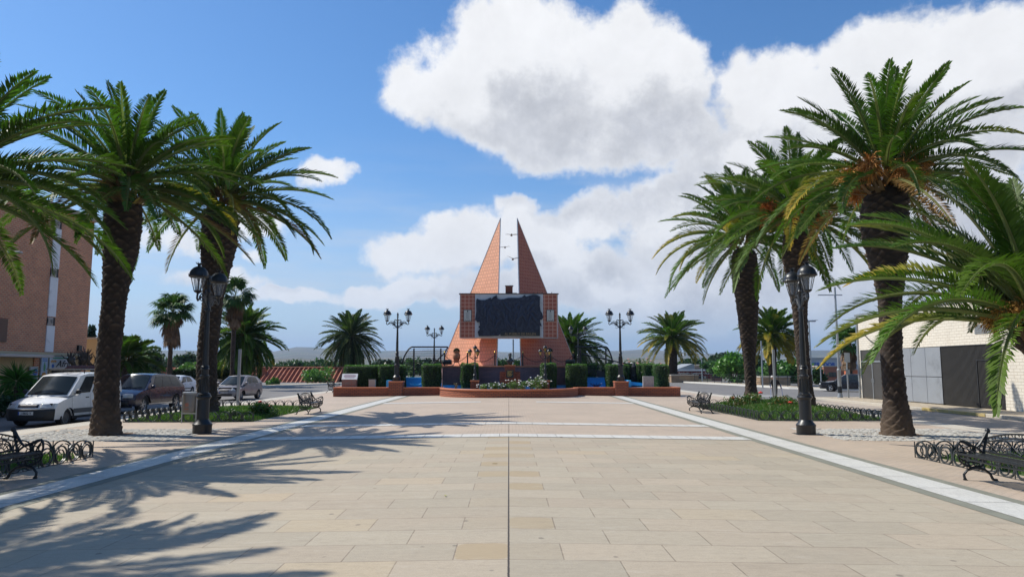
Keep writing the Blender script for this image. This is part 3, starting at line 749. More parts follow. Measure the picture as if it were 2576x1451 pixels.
R0 = mkpalm(0, (11.75,14.8), (2600,775), 'low young date palm at the right edge with long arching fronds', 71, .36,.34,.45, 2.75, n=58, length=4.2, leaf=.52, nleaf=100, w=.038, emin=15, yellow=.2, rad=.35, droopk=1.02, sidev=.4, fruits=dict(n=10, spread=.75, r=.4, strands=120, col=(.38,.2,.04)))
PX2 = mkpalm(0, (-11.7,8.5), (-1130,-330), 'date palm outside the frame that throws the nearest shadow', 83, .44,.36,.52, 5.9, n=62, length=3.6, leaf=.5, w=.05, nleaf=60, emin=-20, rad=.4)

# ---- far date palms across the streets
def farpalm(px, py, Y, length, zb, trunkr, label, seed, n=64, **kw):
    c = AT(px, py, Y); H = c.z-zb-.1; X = c.x
    tk = dict(nt=32, dz=.09, pitch=.22, nseg=11)
    return date_palm(label, (X,Y,zb), H, (0,0,H+.2), [(0,trunkr*1.3),(.4,trunkr),(H*.6,trunkr),(H*.85,trunkr*1.5),(H,trunkr)], [(0,0,0),(H,0,0)], seed, n=n, length=length, leaf=.8, w=.12, nleaf=44, rad=.4, tk=tk, group='date palms beyond the streets', **kw)
farpalm(615, 845, 76, 4.3, -.3, .42, 'bushy date palm behind the silver hatchback, fronds hanging low', 101, n=100, emin=-75, yellow=.12)
farpalm(883, 846, 108, 5.2, -2.0, .6, 'round date palm standing by itself between two hedges and red roof', 103, n=110, emin=-80, yellow=.0, base_col=(.05,.075,.022))
farpalm(1436, 862, 92, 5.0, -.5, .5, 'date palm half hidden behind the monument', 107, n=90, emin=-60, yellow=.05)
farpalm(1691, 850, 103, 4.9, -.2, .62, 'date palm with yellowing lower fronds in a stone planter', 109, n=76, emin=-32, yellow=.95)
farpalm(1940, 842, 82, 3.9, -.2, .42, 'smaller date palm with yellow tips in planter near the pedestrian', 113, n=66, emin=-35, yellow=.9)
farpalm(318, 905, 62, 2.6, -.3, .3, 'low green palm peeking out beside the blue car', 127, n=40, emin=-20)

# ---- fan palms
def fanpalm(px, py, Y, r, zb, label, seed, tr=.2, skirt=60, green=(.06,.12,.03)):
    rng = np.random.default_rng(seed); c = AT(px, py, Y); H = c.z-zb
    t = thing('fan_palm', label, 'palm tree', (c.x,Y,zb), 0, 'fan palms')
    trunk(t, H, [(0,tr*1.5),(.5,tr),(H*.7,tr*.9),(H,tr*1.2)], [(0,0,0),(H,0,0)], nt=24, dz=.09, pitch=.16, nseg=9, amp=.04, seed=seed)
    def fans(L, n, elr, rad, colr, dead=False):
        for i in range(n):
            az = i*2.399+rng.uniform(-.3,.3); el = rng.uniform(*elr); d = np.array([math.cos(az)*math.cos(el), math.sin(az)*math.cos(el), math.sin(el)])
            o = np.array([0,0,H]) + (np.array([0,0,-rng.uniform(0,1.0)*r]) if dead else 0)
            hub = o+d*r*rng.uniform(.45,.62)*(.5 if dead else 1); s = nrm(np.cross(d,[0,0,1.])); nn = np.cross(s, d); k = rng.uniform(-.5,.5)
            s, nn = s*math.cos(k)+nn*math.sin(k), nn*math.cos(k)-s*math.sin(k)
            w0 = s*.02; L.quads(np.stack([o-w0,o+w0,hub+w0,hub-w0])[None], np.array([[.10,.11,.04]]))
            m = 20; a = np.linspace(-2.0,2.0,m)+rng.uniform(-.05,.05,m)
            dirs = nrm(np.cos(a)[:,None]*d+np.sin(a)[:,None]*s+nn*.12*rng.uniform(-1,1,(m,1))); ll = r*rad*(.75+.25*np.cos(a))*rng.uniform(.9,1.1,m)
            mid = hub+dirs*ll[:,None]*.55; d2 = dirs.copy(); d2[:,2] -= (.9 if not dead else 2.2); tip = mid+nrm(d2)*ll[:,None]*.5
            wv = nrm(np.cross(dirs, nn))*r*.035
            L.quads(np.stack([np.tile(hub,(m,1)), mid-wv, tip, mid+wv],1), np.array(colr)*rng.uniform(.6,1.3)*rng.uniform(.85,1.15,(m,1)))
    L = Leaves(); fans(L, 46, (-.75,1.45), .62, green); L.build('crown', M['frond'], t)
    L = Leaves(); fans(L, skirt, (-1.5,-.75), .5, (.17,.10,.05), True); L.build('dead_frond_skirt', M['fibre'], t)
    return t
fanpalm(434, 785, 60, 1.9, -.3, 'slim fan palm with a brown skirt beyond the blue car', 201)
fanpalm(592, 745, 66, 1.9, -.3, 'fan palm top showing behind the thick trunk near the lamp', 203)
fanpalm(2134, 860, 74, 1.9, -.3, 'fan palm beside the corner of the white garage', 207, tr=.25)

# ---- broadleaf trees and shrubs
def leafcloud(L, rng, clumps, n, size, col, lightcol=None, flat=1.0):
    """many leaf faces spread through a set of clumps [(x,y,z,rx,ry,rz)]"""
    cl = np.array(clumps); wgt = cl[:,3]*cl[:,4]*cl[:,5]; wgt = wgt**.8/np.sum(wgt**.8)
    k = rng.choice(len(cl), n, p=wgt); d = nrm(rng.normal(size=(n,3))); rr = rng.uniform(0,1,(n,1))**.38
    p = cl[k,:3]+d*rr*cl[k,3:6]; p = p+rng.normal(size=(n,3))*size*.5
    a = nrm(rng.normal(size=(n,3))+d*.3); b = nrm(np.cross(a, rng.normal(size=(n,3)))); s = size*rng.uniform(.6,1.3,(n,1))
    q = np.stack([p-a*s, p-b*s*.5, p+a*s, p+b*s*.5], 1)
    cc = np.array(col)*rng.uniform(.6,1.35,(n,1))*rng.uniform(.85,1.15,(len(cl),1))[k]
    if lightcol is not None:
        m = (rng.random((n,1)) < .35); cc = np.where(m, np.array(lightcol)*rng.uniform(.7,1.2,(n,1)), cc)
    L.quads(q, cc)
def limbs(mb, rng, base, H, r, nb, spread, top):
    tr = [Vector(base), Vector(base)+Vector((rng.uniform(-.1,.1)*H*.3, rng.uniform(-.1,.1)*H*.3, H*.5)), Vector(base)+Vector((rng.uniform(-.1,.1)*H*.3,0,H*.75))]
    mb.tube(tr, [r, r*.8, r*.5], 8)
    for i in range(nb):
        a = 2*math.pi*i/nb+rng.uniform(-.4,.4); f = rng.uniform(.35,.75); s = Vector(base)*1.0+Vector((0,0,H*f)); s.x += tr[1].x-base[0]; s.y += tr[1].y-base[1]
        e = s+Vector((math.cos(a)*spread*rng.uniform(.5,.9), math.sin(a)*spread*rng.uniform(.5,.9), (top-H*f)*rng.uniform(.4,.8)))
        m = (s+e)/2+Vector((0,0,spread*.1)); mb.tube([s,m,e],[r*.45,r*.3,r*.12],6)
def tree(label, px, pytop, pybot, wpx, Y, col, seed, n=2600, size=.22, group=None, light=None, kind='tree', ncl=16, zb=None, trunkr=.16, gap=1.0, name='broadleaf_tree', shape='round'):
    """crown spans wpx wide and pytop..pybot at depth Y"""
    rng = np.random.default_rng(seed); c = AT(px, (pytop+pybot)/2, Y); top = AT(px, pytop, Y).z; bot = AT(px, pybot, Y).z; W = wpx/F*Y/2; Hh = (top-bot)/2
    zb = zb if zb is not None else min(-.6, bot-2.0)
    t = thing(name, label, kind, (c.x, Y, zb), 0, group)
    cz = (top+bot)/2-zb; cl = []
    for i in range(ncl):
        d = nrm(rng.normal(size=3)); rr = rng.uniform(.2,.72)
        if shape == 'flat': d[2] = abs(d[2])*.6
        s = rng.uniform(.30,.5)*gap
        x, y, z = d[0]*W*rr, d[1]*W*rr, d[2]*Hh*rr
        if shape == 'cone': f = 1-(z+Hh)/(2*Hh)*.8; x *= f; y *= f; s *= .5+f*.6
        cl.append((x, y, cz+z, W*s, W*s, Hh*s*.95))
    L = Leaves(); leafcloud(L, rng, cl, n, size, col, light); L.build('crown', M['leaf'], t)
    mb = MB(); limbs(mb, random.Random(seed), (0,0,0), cz, trunkr, 6, W*.8, cz+Hh*.6); mb.build('trunk', M['wood'], t, smooth=60)
    return t
DG = (.035,.06,.022); MG = (.05,.10,.025); BG = (.085,.17,.03); OG = (.075,.10,.045)
trees = [
 ('feathery grey green tree behind the blue car', 372, 868, 950, 100, 70, (.075,.105,.05), 1, 2600, .2, None),
 ('dark pine between fan palm and thick trunk', 468, 888, 935, 62, 100, (.04,.065,.03), 2, 1800, .3, None),
 ('bright low tree under the dark pine', 480, 912, 950, 84, 84, (.09,.15,.04), 3, 1800, .25, None),
 ('tree showing left of the hanging date palm', 540, 905, 945, 50, 90, (.05,.10,.03), 4, 1200, .25, None),
 ('dark cypress beside the brick apartment block', 229, 816, 872, 20, 85, (.025,.045,.02), 5, 1200, .25, 'cone'),
 ('large dark pine left of the pair behind the maroon shop', 1750, 893, 945, 96, 190, (.035,.06,.022), 6, 3200, .5, 'flat'),
 ('tall dark pine right of the pair behind the maroon shop', 1822, 880, 935, 90, 185, (.035,.058,.024), 7, 3200, .5, 'flat'),
 ('mid green tree in front of the tall dark pine', 1795, 905, 945, 60, 150, (.055,.115,.035), 8, 2000, .4, None),
 ('bright green leafy tree by the railing left of swollen palm', 1846, 881, 972, 100, 92, (.085,.19,.035), 9, 3400, .3, None),
 ('dark conifer seen between the two right palm trunks', 1908, 884, 968, 60, 120, (.04,.075,.035), 10, 1800, .35, 'cone'),
 ('green tree filling the gap behind the pedestrian', 1978, 884, 974, 130, 96, (.07,.15,.035), 11, 5200, .3, None),
 ('dark bush right of the lamp near the railing', 2058, 925, 975, 40, 88, (.035,.07,.025), 12, 1200, .25, None),
]
for (lb, px, pt, pb, w_, Y, col, sd_, n_, sz, shp) in trees:
    tree(lb, px, pt, pb, w_, Y, col, sd_+300, n_, sz, 'trees beyond the streets', tuple(x*1.7 for x in col), shape=shp or 'round', zb=-3.0 if Y > 84 else -.3, name='pine_tree' if 'pine' in lb else 'cypress' if 'cypress' in lb else 'conifer' if 'conifer' in lb else 'broadleaf_tree')
def shrub(label, c, r, h, n, size, col, seed, name='shrub', light=None, flowers=None, fcol=(.6,.03,.02), fs=.06, group=None, cat='shrub', ncl=9):
    rng = np.random.default_rng(seed); t = thing(name, label, cat, c, 0, group); cl = []
    for i in range(ncl):
        a = rng.uniform(0,6.28); q = rng.uniform(0,.62); cl.append((math.cos(a)*r*q, math.sin(a)*r*q, h*rng.uniform(.3,.68), r*rng.uniform(.35,.5), r*rng.uniform(.35,.5), h*rng.uniform(.25,.36)))
    L = Leaves(); leafcloud(L, rng, cl, n, size, col, light); L.build('foliage', M['leaf'], t)
    mb = MB(); rr = random.Random(seed)
    for i in range(9):
        a = rr.uniform(0,6.28); mb.tube([(0,0,0),(math.cos(a)*r*.25,math.sin(a)*r*.25,h*.4),(math.cos(a)*r*.5,math.sin(a)*r*.5,h*.75)],[.02,.014,.008],5)
    mb.build('stems', M['wood'], t)
    if flowers:
        for i in range(flowers):
            a = rng.uniform(0,6.28); q = rng.uniform(.3,.95); z = h*rng.uniform(.45,1.02)*(1.05-.25*q); f = MB(); ct = (math.cos(a)*r*q, math.sin(a)*r*q, z)
            for k in range(5):
                b_ = 2*math.pi*k/5; f.sphere((ct[0]+math.cos(b_)*fs*.5, ct[1]+math.sin(b_)*fs*.5, ct[2]), fs*.6, 6, 4, (1,1,.7))
            f.sphere((ct[0],ct[1],ct[2]+fs*.2), fs*.55, 6, 4)
            f.build('flower', M[fcol] if isinstance(fcol, str) else fcol, t, smooth=60)
    return t
M['redflower'] = pm('red_rose_petals', (.65,.03,.02), .6, .2, 10)
M['pinkflower'] = pm('pink_petals', (.75,.35,.30), .6, .2, 10)
M['whiteflower'] = pm('white_petals', (.78,.76,.72), .6, .1, 10)
# rose bushes in the right bed
q = G(1905, 1040); 
shrub('rose bush with red flowers by the swollen palm trunk', (9.95,30.4,ZB), 1.0, 1.0, 2600, .055, (.06,.13,.03), 401, 'rose_bush', (.16,.13,.04), 4, 'redflower', .09, 'rose bushes in the beds')
shrub('broad rose bush with red flowers in front of the signpost', (10.85,28.9,ZB), 1.2, .80, 3600, .055, (.055,.13,.03), 402, 'rose_bush', (.19,.14,.045), 6, 'redflower', .10, 'rose bushes in the beds')
shrub('small rose bush with red flowers behind the left lamp and bin', (-9.35,27.6,ZB), .7, .62, 1500, .05, (.05,.12,.03), 403, 'rose_bush', (.12,.15,.04), 3, 'redflower', .07, 'rose bushes in the beds')
shrub('low dark shrub at the foot of the left thick palm', (-9.9,26.0,ZB), .35, .4, 500, .05, (.045,.09,.03), 404, 'shrub')
# bushes before the tiled roof
def bushpx(label, px, pt, pb, w_, Y, col, seed, n=2200, sz=.16, **kw):
    c = AT(px, pb, Y); h = (pb-pt)/F*Y; return shrub(label, (c.x,Y,c.z), w_/F*Y/2*1.15, h*1.12, n, sz, col, seed, light=tuple(x*1.6 for x in col), **kw)
bushpx('big green bush before the red tiled roof', 792, 926, 968, 92, 92, (.075,.16,.03), 411)
bushpx('small green bush left of the big one by the red roof', 690, 950, 973, 42, 84, (.07,.15,.03), 412, 1200)
bushpx('oleander with pale pink flowers behind the right railing', 1605, 905, 960, 110, 70, (.10,.13,.055), 413, 2800, .09, flowers=26, fcol='pinkflower', fs=.10, name='oleander_bush')
bushpx('rounded oleander with cream flowers behind the chain posts', 1585, 912, 950, 50, 60, (.08,.11,.05), 414, 1500, .09, flowers=14, fcol='whiteflower', fs=.10, name='oleander_bush')
bushpx('tall bush under the pollarded trees at the left', 290, 905, 960, 70, 66, (.06,.11,.03), 415)
bushpx('dark green bush seen through the monument opening', 1264, 906, 925, 34, 78, (.05,.10,.035), 416, 900)
bushpx('second bush seen through the monument opening', 1300, 908, 926, 26, 84, (.045,.09,.03), 417, 700)
bushpx('bush behind the left arched railing', 1040, 905, 952, 50, 74, (.05,.09,.03), 418, 900)
def hedge_far():
    rng = np.random.default_rng(5); t = thing('clipped_hedge', 'long dark clipped hedge behind the white and silver cars', 'hedge', (0,0,0), 0, None)
    a = AT(492, 972, 74); b = AT(600, 970, 76); mb = MB(); mb.bb(a.x-3, b.x, 75.2, 76.6, -.5, 1.3)
    mb.build('foliage_core', pm('hedge_core', (.012,.022,.008), .9, .3, 3), t)
    L = Leaves(); n = 7000; p = np.stack([rng.uniform(a.x-3.2,b.x+.2,n), rng.uniform(75.0,76.8,n), rng.uniform(-.4,1.5,n)],1); f = rng.random(n); p[f<.6,1] = 75.1; p[f>.8,2] = 1.38
    p += rng.normal(size=(n,3))*.05; u_ = nrm(rng.normal(size=(n,3))); v_ = nrm(np.cross(u_, rng.normal(size=(n,3)))); q = np.stack([p-u_*.13,p-v_*.08,p+u_*.13,p+v_*.08],1)
    L.quads(q, np.array([.03,.055,.018])*rng.uniform(.6,1.4,(n,1))); L.build('foliage', M['leaf'], t)
hedge_far()
# far woods reading as one mass
def woods():
    rng = np.random.default_rng(77); L = Leaves()
    rows = [(340,560,905,932,150,(.045,.085,.03)),(640,870,908,926,170,(.05,.095,.035)),(940,1140,905,925,160,(.03,.05,.025)),(1230,1330,906,926,170,(.045,.085,.03)),(1440,1540,910,930,170,(.03,.05,.025)),(1560,1700,915,935,220,(.05,.08,.04)),(2050,2160,905,925,260,(.05,.08,.04)),(0,230,900,930,150,(.04,.07,.03)),(700,860,912,924,260,(.06,.11,.04))]
    for (x0,x1,yt,yb,Y,col) in rows:
        n = int((x1-x0)/9)
        for i in range(n):
            px = x0+(x1-x0)*(i+.5)/n+rng.uniform(-4,4); h = rng.uniform(.55,1.15)*(yb-yt); a = AT(px, yb, Y); W = rng.uniform(9,17)/F*Y/2*1.3; z1 = AT(px, yb-h, Y).z; z0 = a.z-2
            cl = [(a.x+rng.uniform(-.4,.4)*W, Y+rng.uniform(-4,4), z0+(z1-z0)*rng.uniform(.4,.8), W*.55, W*.55, (z1-z0)*.3) for _ in range(6)]
            leafcloud(L, rng, cl, 330, .45, np.array(col)*rng.uniform(.75,1.3))
    o = L.build('woodland', M['leaf']); tag(o, 'distant belt of dark olive and pine trees below the hills', 'woodland', None, 'stuff')
woods()
# trimmed box hedges round the monument
def hedge_block(label, x0, x1, yt, Y, depth, seed, zb=.2, group='trimmed hedge blocks round the fountain'):
    """x0..x1 and top row in measuring pixels at front depth Y"""
    a = AT(x0, yt, Y); b = AT(x1, yt, Y); W = b.x-a.x; Hh = a.z-zb; rng = np.random.default_rng(seed)
    t = thing('trimmed_hedge', label, 'hedge', ((a.x+b.x)/2, Y+depth/2, zb), 0, group)
    def hull(k):
        mb = MB(); nx = 10; prof = []
        hw, hd = W/2-k, depth/2-k; m = 4.5
        zs = [0,.1*Hh,.4*Hh,.8*Hh,.93*Hh,Hh-k]; sc = [.88,.93,.98,1.0,.985,.93]
        vs = []; N_ = 28
        for z, s in zip(zs, sc):
            for i in range(N_):
                th = 2*math.pi*i/N_; c_, s_ = math.cos(th), math.sin(th); rr = (abs(c_)**m+abs(s_)**m)**(-1/m)
                vs.append((hw*s*rr*c_, hd*s*rr*s_, z))
        fs = [(j*N_+i, j*N_+(i+1)%N_, (j+1)*N_+(i+1)%N_, (j+1)*N_+i) for j in range(len(zs)-1) for i in range(N_)]; fs.append(tuple((len(zs)-1)*N_+i for i in range(N_)))
        mb.add(vs, fs); return mb
    hull(.05).build('hedge_core', M['hedgecore'], t, smooth=60)
    L = Leaves(); area = 2*(W+depth)*Hh+W*depth; n = int(area*620); m = 4.5
    ntop = int(n*W*depth/area); th = rng.uniform(0,2*math.pi,n); c_, s_ = np.cos(th), np.sin(th); rr = (abs(c_)**m+abs(s_)**m)**(-1/m)
    # even spread along the perimeter
    z = rng.uniform(0,1,n)*Hh; sc = np.interp(z/Hh,[0,.1,.4,.8,.93,1],[.88,.93,.98,1,.985,.94])
    u_ = rng.uniform(-1,1,n); side = rng.random(n) < W/(W+depth); sg = np.sign(rng.uniform(-1,1,n))
    px_ = np.where(side, u_, sg); py_ = np.where(side, sg, u_); l_ = (abs(px_)**m+abs(py_)**m)**(1/m); px_, py_ = px_/l_, py_/l_
    p = np.stack([px_*W/2*sc, py_*depth/2*sc, z],1); q0 = np.sqrt(rng.random(ntop)); p[:ntop,0] *= q0; p[:ntop,1] *= q0; p[:ntop,2] = Hh
    lump = .03*np.sin(p[:,0]*7+seed)*np.sin(p[:,2]*6)+rng.normal(size=n)*.018
    out = nrm(np.stack([px_*depth, py_*W, np.zeros(n)],1)); out[:ntop] = (0,0,1); p = p+out*(lump[:,None]+.02)
    a_ = nrm(out*.6+rng.normal(size=(n,3))+np.array([0,0,.5])); b_ = nrm(np.cross(a_, rng.normal(size=(n,3)))); s = rng.uniform(.025,.05,(n,1))
    q = np.stack([p-a_*s,p-b_*s*.45,p+a_*s,p+b_*s*.45],1)
    cc = np.array([.060,.112,.026])*rng.uniform(.55,1.4,(n,1)); cc[:ntop] *= np.array([1.5,1.7,1.2]); cc[(p[:,2]>Hh*.9)] *= 1.15  # top leaves tinted brighter, sunlight from above put into their colour
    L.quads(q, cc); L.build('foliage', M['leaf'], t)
    return t
M['hedgecore'] = pm('hedge_core', (.012,.022,.008), .9, .3, 3)
for a_ in [
 ('long hedge block behind the lectern sign at the left wall end', 861, 948, 920, 48.4, 2.2, 501),
 ('hedge block just left of the left wall lamp', 951, 990, 919, 48.1, 1.6, 502),
 ('hedge block behind the left wall lamp', 992, 1014, 919, 49.0, 1.6, 503),
 ('hedge block standing between the blue pool and the monument steps', 1060, 1106, 917, 47.8, 1.6, 504),
 ('hedge block behind the left triple lamp', 1159, 1201, 915, 47.6, 1.5, 505),
 ('hedge block behind the right triple lamp', 1362, 1400, 915, 47.6, 1.5, 506),
 ('widest hedge block right of the monument', 1427, 1478, 917, 47.8, 1.6, 507),
 ('small hedge block behind the widest one', 1479, 1502, 917, 51.5, 1.5, 508),
 ('hedge block left of the right wall lamp', 1529, 1556, 918, 48.1, 1.6, 509),
 ('hedge block right behind the right wall lamp', 1567, 1583, 918, 50.5, 1.4, 510),
 ('narrow hedge block right of the black turret ornament', 1585, 1600, 919, 51.5, 1.3, 511),
 ('narrow hedge block before the end pair', 1604, 1619, 917, 50.5, 1.4, 512),
 ('inner hedge block of the end pair at the right wall', 1619, 1650, 916, 49.8, 1.6, 513),
 ('outer rounded hedge block of the end pair at the right wall', 1650, 1684, 918, 48.4, 1.7, 514)]:
    hedge_block(*a_)

# ---- grass beds
BX0, BX1 = 8.75, 13.2
def grass(name, label, x0, x1, y0, y1, seed, n, mound=0.12):
    rng = np.random.default_rng(seed); cx, cy = (x0+x1)/2, (y0+y1)/2; hx, hy = (x1-x0)/2-.06, (y1-y0)/2-.06
    def hgt(x, y): return ZB+.02+mound*(1-np.abs((x-cx)/hx)**2)*(1-np.abs((y-cy)/hy)**4)
    mb = MB(); mb.grid(lambda u,v: (x0+.05+(x1-x0-.1)*u, y0+.05+(y1-y0-.1)*v, float(hgt(x0+.05+(x1-x0-.1)*u, y0+.05+(y1-y0-.1)*v))), 14, 20)
    base = mb.build('turf', M['turf'], fix=False); base['kind'] = 'structure'; base.name = 'turf_ground'
    x = rng.uniform(x0+.08,x1-.08,n); y = rng.uniform(y0+.08,y1-.08,n); z = hgt(x,y); p = np.stack([x,y,z],1)
    a = rng.uniform(0,6.28,n); s = np.stack([np.cos(a),np.sin(a),0*a],1)*.009*rng.uniform(.7,1.6,(n,1)); h = rng.uniform(.05,.13,(n,1)); ln = np.stack([rng.normal(size=n)*.5,rng.normal(size=n)*.5,np.ones(n)],1)*h
    q = np.stack([p-s,p+s,p+ln*1.0+s*.2,p+ln-s*.2],1); L = Leaves(); cc = np.array([.075,.16,.022])*rng.uniform(.55,1.35,(n,1)); cc[rng.random(n)<.12] = (.22,.20,.07)
    L.quads(q, cc); o = L.build(name, M['leaf']); tag(o, label, 'grass', None, 'stuff'); return o
M['turf'] = pm('turf', (.045,.085,.018), .95, .4, 3, .4, dirt=(.09,.065,.035), dscale=1.0)
grass('grass','lawn of the far left bed', -BX1, -BX0, 24.9, 33.5, 1, 30000)
grass('grass','lawn of the far right bed', BX0, BX1, 25.4, 34.4, 2, 34000, .38)
grass('grass','lawn of the near left bed', -BX1, -BX0, 6.6, 15.15, 3, 26000)
grass('grass','lawn of the near right bed', BX0, BX1, 6.6, 14.95, 4, 30000, .22)

# ---- a few fallen leaflets on the slabs
rl = random.Random(21)
for k_ in range(3):
    p_ = G(*[(1245,1167),(1412,1100),(1120,1248)][k_]); mb = MB(); a_ = rl.uniform(0,3); l_ = .05
    mb.grid(lambda u, v: (math.cos(a_)*l_*(u-.5)*2-math.sin(a_)*l_*.28*(v-.5)*2*math.sin(math.pi*min(.98,max(.02,u))), math.sin(a_)*l_*(u-.5)*2+math.cos(a_)*l_*.28*(v-.5)*2*math.sin(math.pi*min(.98,max(.02,u))), .006+.012*abs(v-.5)+.006*math.sin(u*3)), 6, 2)
    o_ = mb.build('fallen_leaf', pm('dry_leaf', [(.35,.26,.08),(.16,.08,.04),(.30,.30,.10)][k_%3], .8, .2, 9), fix=False, loc=(p_.x,p_.y,gz(p_.x)+.002)); tag(o_, ['tan curled leaf just left of the central joint','dark brown leaf near the first white cross band','yellow green leaf lying farthest left on the open slabs'][k_], 'leaf', 'dry leaves scattered on the slabs')
# ---- yucca in the left garden
def yucca():
    rng = np.random.default_rng(9); c = AT(40, 985, 30.5); t = thing('yucca_plant', 'spiky bright green yucca in the garden left of the van', 'plant', (c.x,30.5,-.3))
    mb = MB(); mb.tube([(0,0,0),(.05,0,.6),(0,0,1.2)],[.12,.1,.09],8); mb.tube([(.05,0,.3),(.5,.1,.7),(.6,.1,.9)],[.09,.07,.06],8); mb.tube([(0,0,.4),(-.6,.1,.6),(-.75,.1,.7)],[.09,.07,.06],8); mb.build('trunk', M['wood'], t, smooth=60)
    L = Leaves()
    for (cx,cy,cz,n,l) in ((0,0,1.45,230,.95),(.6,.1,.9,110,.7),(-.75,.1,.75,140,.75),(-.2,-.4,.35,100,.6)):
        u = rng.uniform(-.55,1,n); az = rng.uniform(0,6.28,n); el = np.arcsin(u); d = np.stack([np.cos(az)*np.cos(el),np.sin(az)*np.cos(el),np.sin(el)],1); p = np.tile([cx,cy,cz],(n,1))+d*.05
        ll = l*rng.uniform(.75,1.1,(n,1)); mid = p+d*ll*.5; d2 = d.copy(); d2[:,2] -= .25; tip = mid+nrm(d2)*ll*.5; w = nrm(np.cross(d, rng.normal(size=(n,3))))*.035
        L.quads(np.stack([p,mid-w,tip,mid+w],1), np.array([.06,.15,.03])*rng.uniform(.6,1.6,(n,1)))
    L.build('leaves', M['frond'], t)
yucca()
shrub('dark ivy shrub under the yucca at the left edge', (AT(20,985,30).x,29.8,-.3), 1.3, .95, 2600, .07, (.03,.07,.025), 431)
shrub('dark shrub against the shop wall behind the yucca', (AT(70,985,33).x,33.0,-.3), 1.0, 1.5, 2200, .08, (.03,.06,.025), 432)
# ---- pollarded trees
def pollard(label, px, Y, seed, topy):
    rng = random.Random(seed); c = AT(px, 925, Y); top = AT(px, topy, Y).z+.3; t = thing('pollarded_tree', label, 'tree', (c.x,Y,-.3), 0, 'pollarded street trees')
    mb = MB(); mb.tube([(0,0,0),(.05,0,top*.4),(0,0,top*.62)],[.16,.13,.14],8)
    mb.build('trunk', M['wood'], t, smooth=60); mb = MB()
    for i in range(7):
        a = 2*math.pi*i/7+rng.uniform(-.3,.3); s = Vector((0,0,top*.6)); e = s+Vector((math.cos(a)*rng.uniform(.3,.62), math.sin(a)*.6, rng.uniform(.2,.6)))
        mb.tube([s,(s+e)/2+Vector((0,0,-.1)),e],[.11,.08,.1],7); mb.sphere(e,.15,8,6)
        for k in range(7):
            d = Vector((rng.uniform(-1,1),rng.uniform(-1,1),rng.uniform(.2,1.3))).normalized()*rng.uniform(.25,.6); mb.tube([e,e+d*.6,e+d+Vector((0,0,.1))],[.045,.03,.015],5)
    mb.build('knobbly_branches', M['wood'], t, smooth=60)
pollard('pollarded leafless tree over the tiled garden wall', 196, 40, 1, 868)
pollard('pollarded leafless tree beside the cream annex', 233, 42, 2, 862)
pollard('pollarded tree with knobbly limbs behind the palm trunk', 345, 66, 3, 888)
# ---------------------------------------------------------------- monument, fountain, planters
M['redbrick'] = brickmat('red_brick', (.36,.10,.045), (.27,.075,.036), (.11,.05,.035), .27, .10, .018, .75, .3)
M['roundbrick'] = brickmat('red_brick_curved', (.44,.135,.06), (.35,.10,.045), (.12,.05,.035), .27, .10, .018, .75, .3, ang='round')
M['coping'] = pm('clay_coping', (.46,.155,.07), .6, .25, 5, .2)
M['purplebrick'] = brickmat('purple_brown_brick', (.27,.135,.12), (.19,.10,.095), (.10,.06,.06), .22, .085, .012, .85, .35, .9)
M['tile_lit'] = brickmat('terracotta_tiles_lit', (.76,.355,.20), (.69,.31,.17), (.52,.23,.125), .30, .27, .03, .6, .14, .4, off=.5, ang=math.pi*.75, shear=-.28)  # left fin: sunlight put into a lighter tile colour
M['tile_shaded'] = brickmat('terracotta_tiles_shaded', (.43,.12,.055), (.38,.10,.048), (.50,.20,.11), .30, .27, .022, .6, .16, .4, off=.5, ang=math.pi*.25, shear=.28)  # right fin: same terracotta, its shade put into a darker colour
M['wingtile'] = brickmat('panel_tiles', (.40,.11,.06), (.33,.09,.05), (.58,.32,.22), .285, .275, .026, .55, .2, .3, off=0, freq=1)
M['slabmarble'] = pm('weathered_marble', (.56,.58,.58), .5, .08, 3, 0, dirt=(.30,.30,.27), dscale=1.6)
M['trim'] = pm('metal_trim', (.62,.60,.56), .5, .1, 5)
def mk_relief():
    m, w, b, o = newmat('bronze_relief'); tc = w.n('ShaderNodeTexCoord').outputs['Object']
    n = w.noise(w.vm('MULTIPLY', tc, (1,1,.6)), 5, 6, .6, dist=.8); c = w.mix(w.ramp(n, .35, .7), (.014,.018,.032), (.042,.050,.076))
    w.put(b.inputs['Base Color'], c); b.inputs['Roughness'].default_value = .42; b.inputs['Metallic'].default_value = .35
    bump(w, b, n, .3, .03); return m
M['relief'] = mk_relief()
YP = 51.0
def D(px, py, Y): p = AT(px, py, Y); return (p.x, p.z)
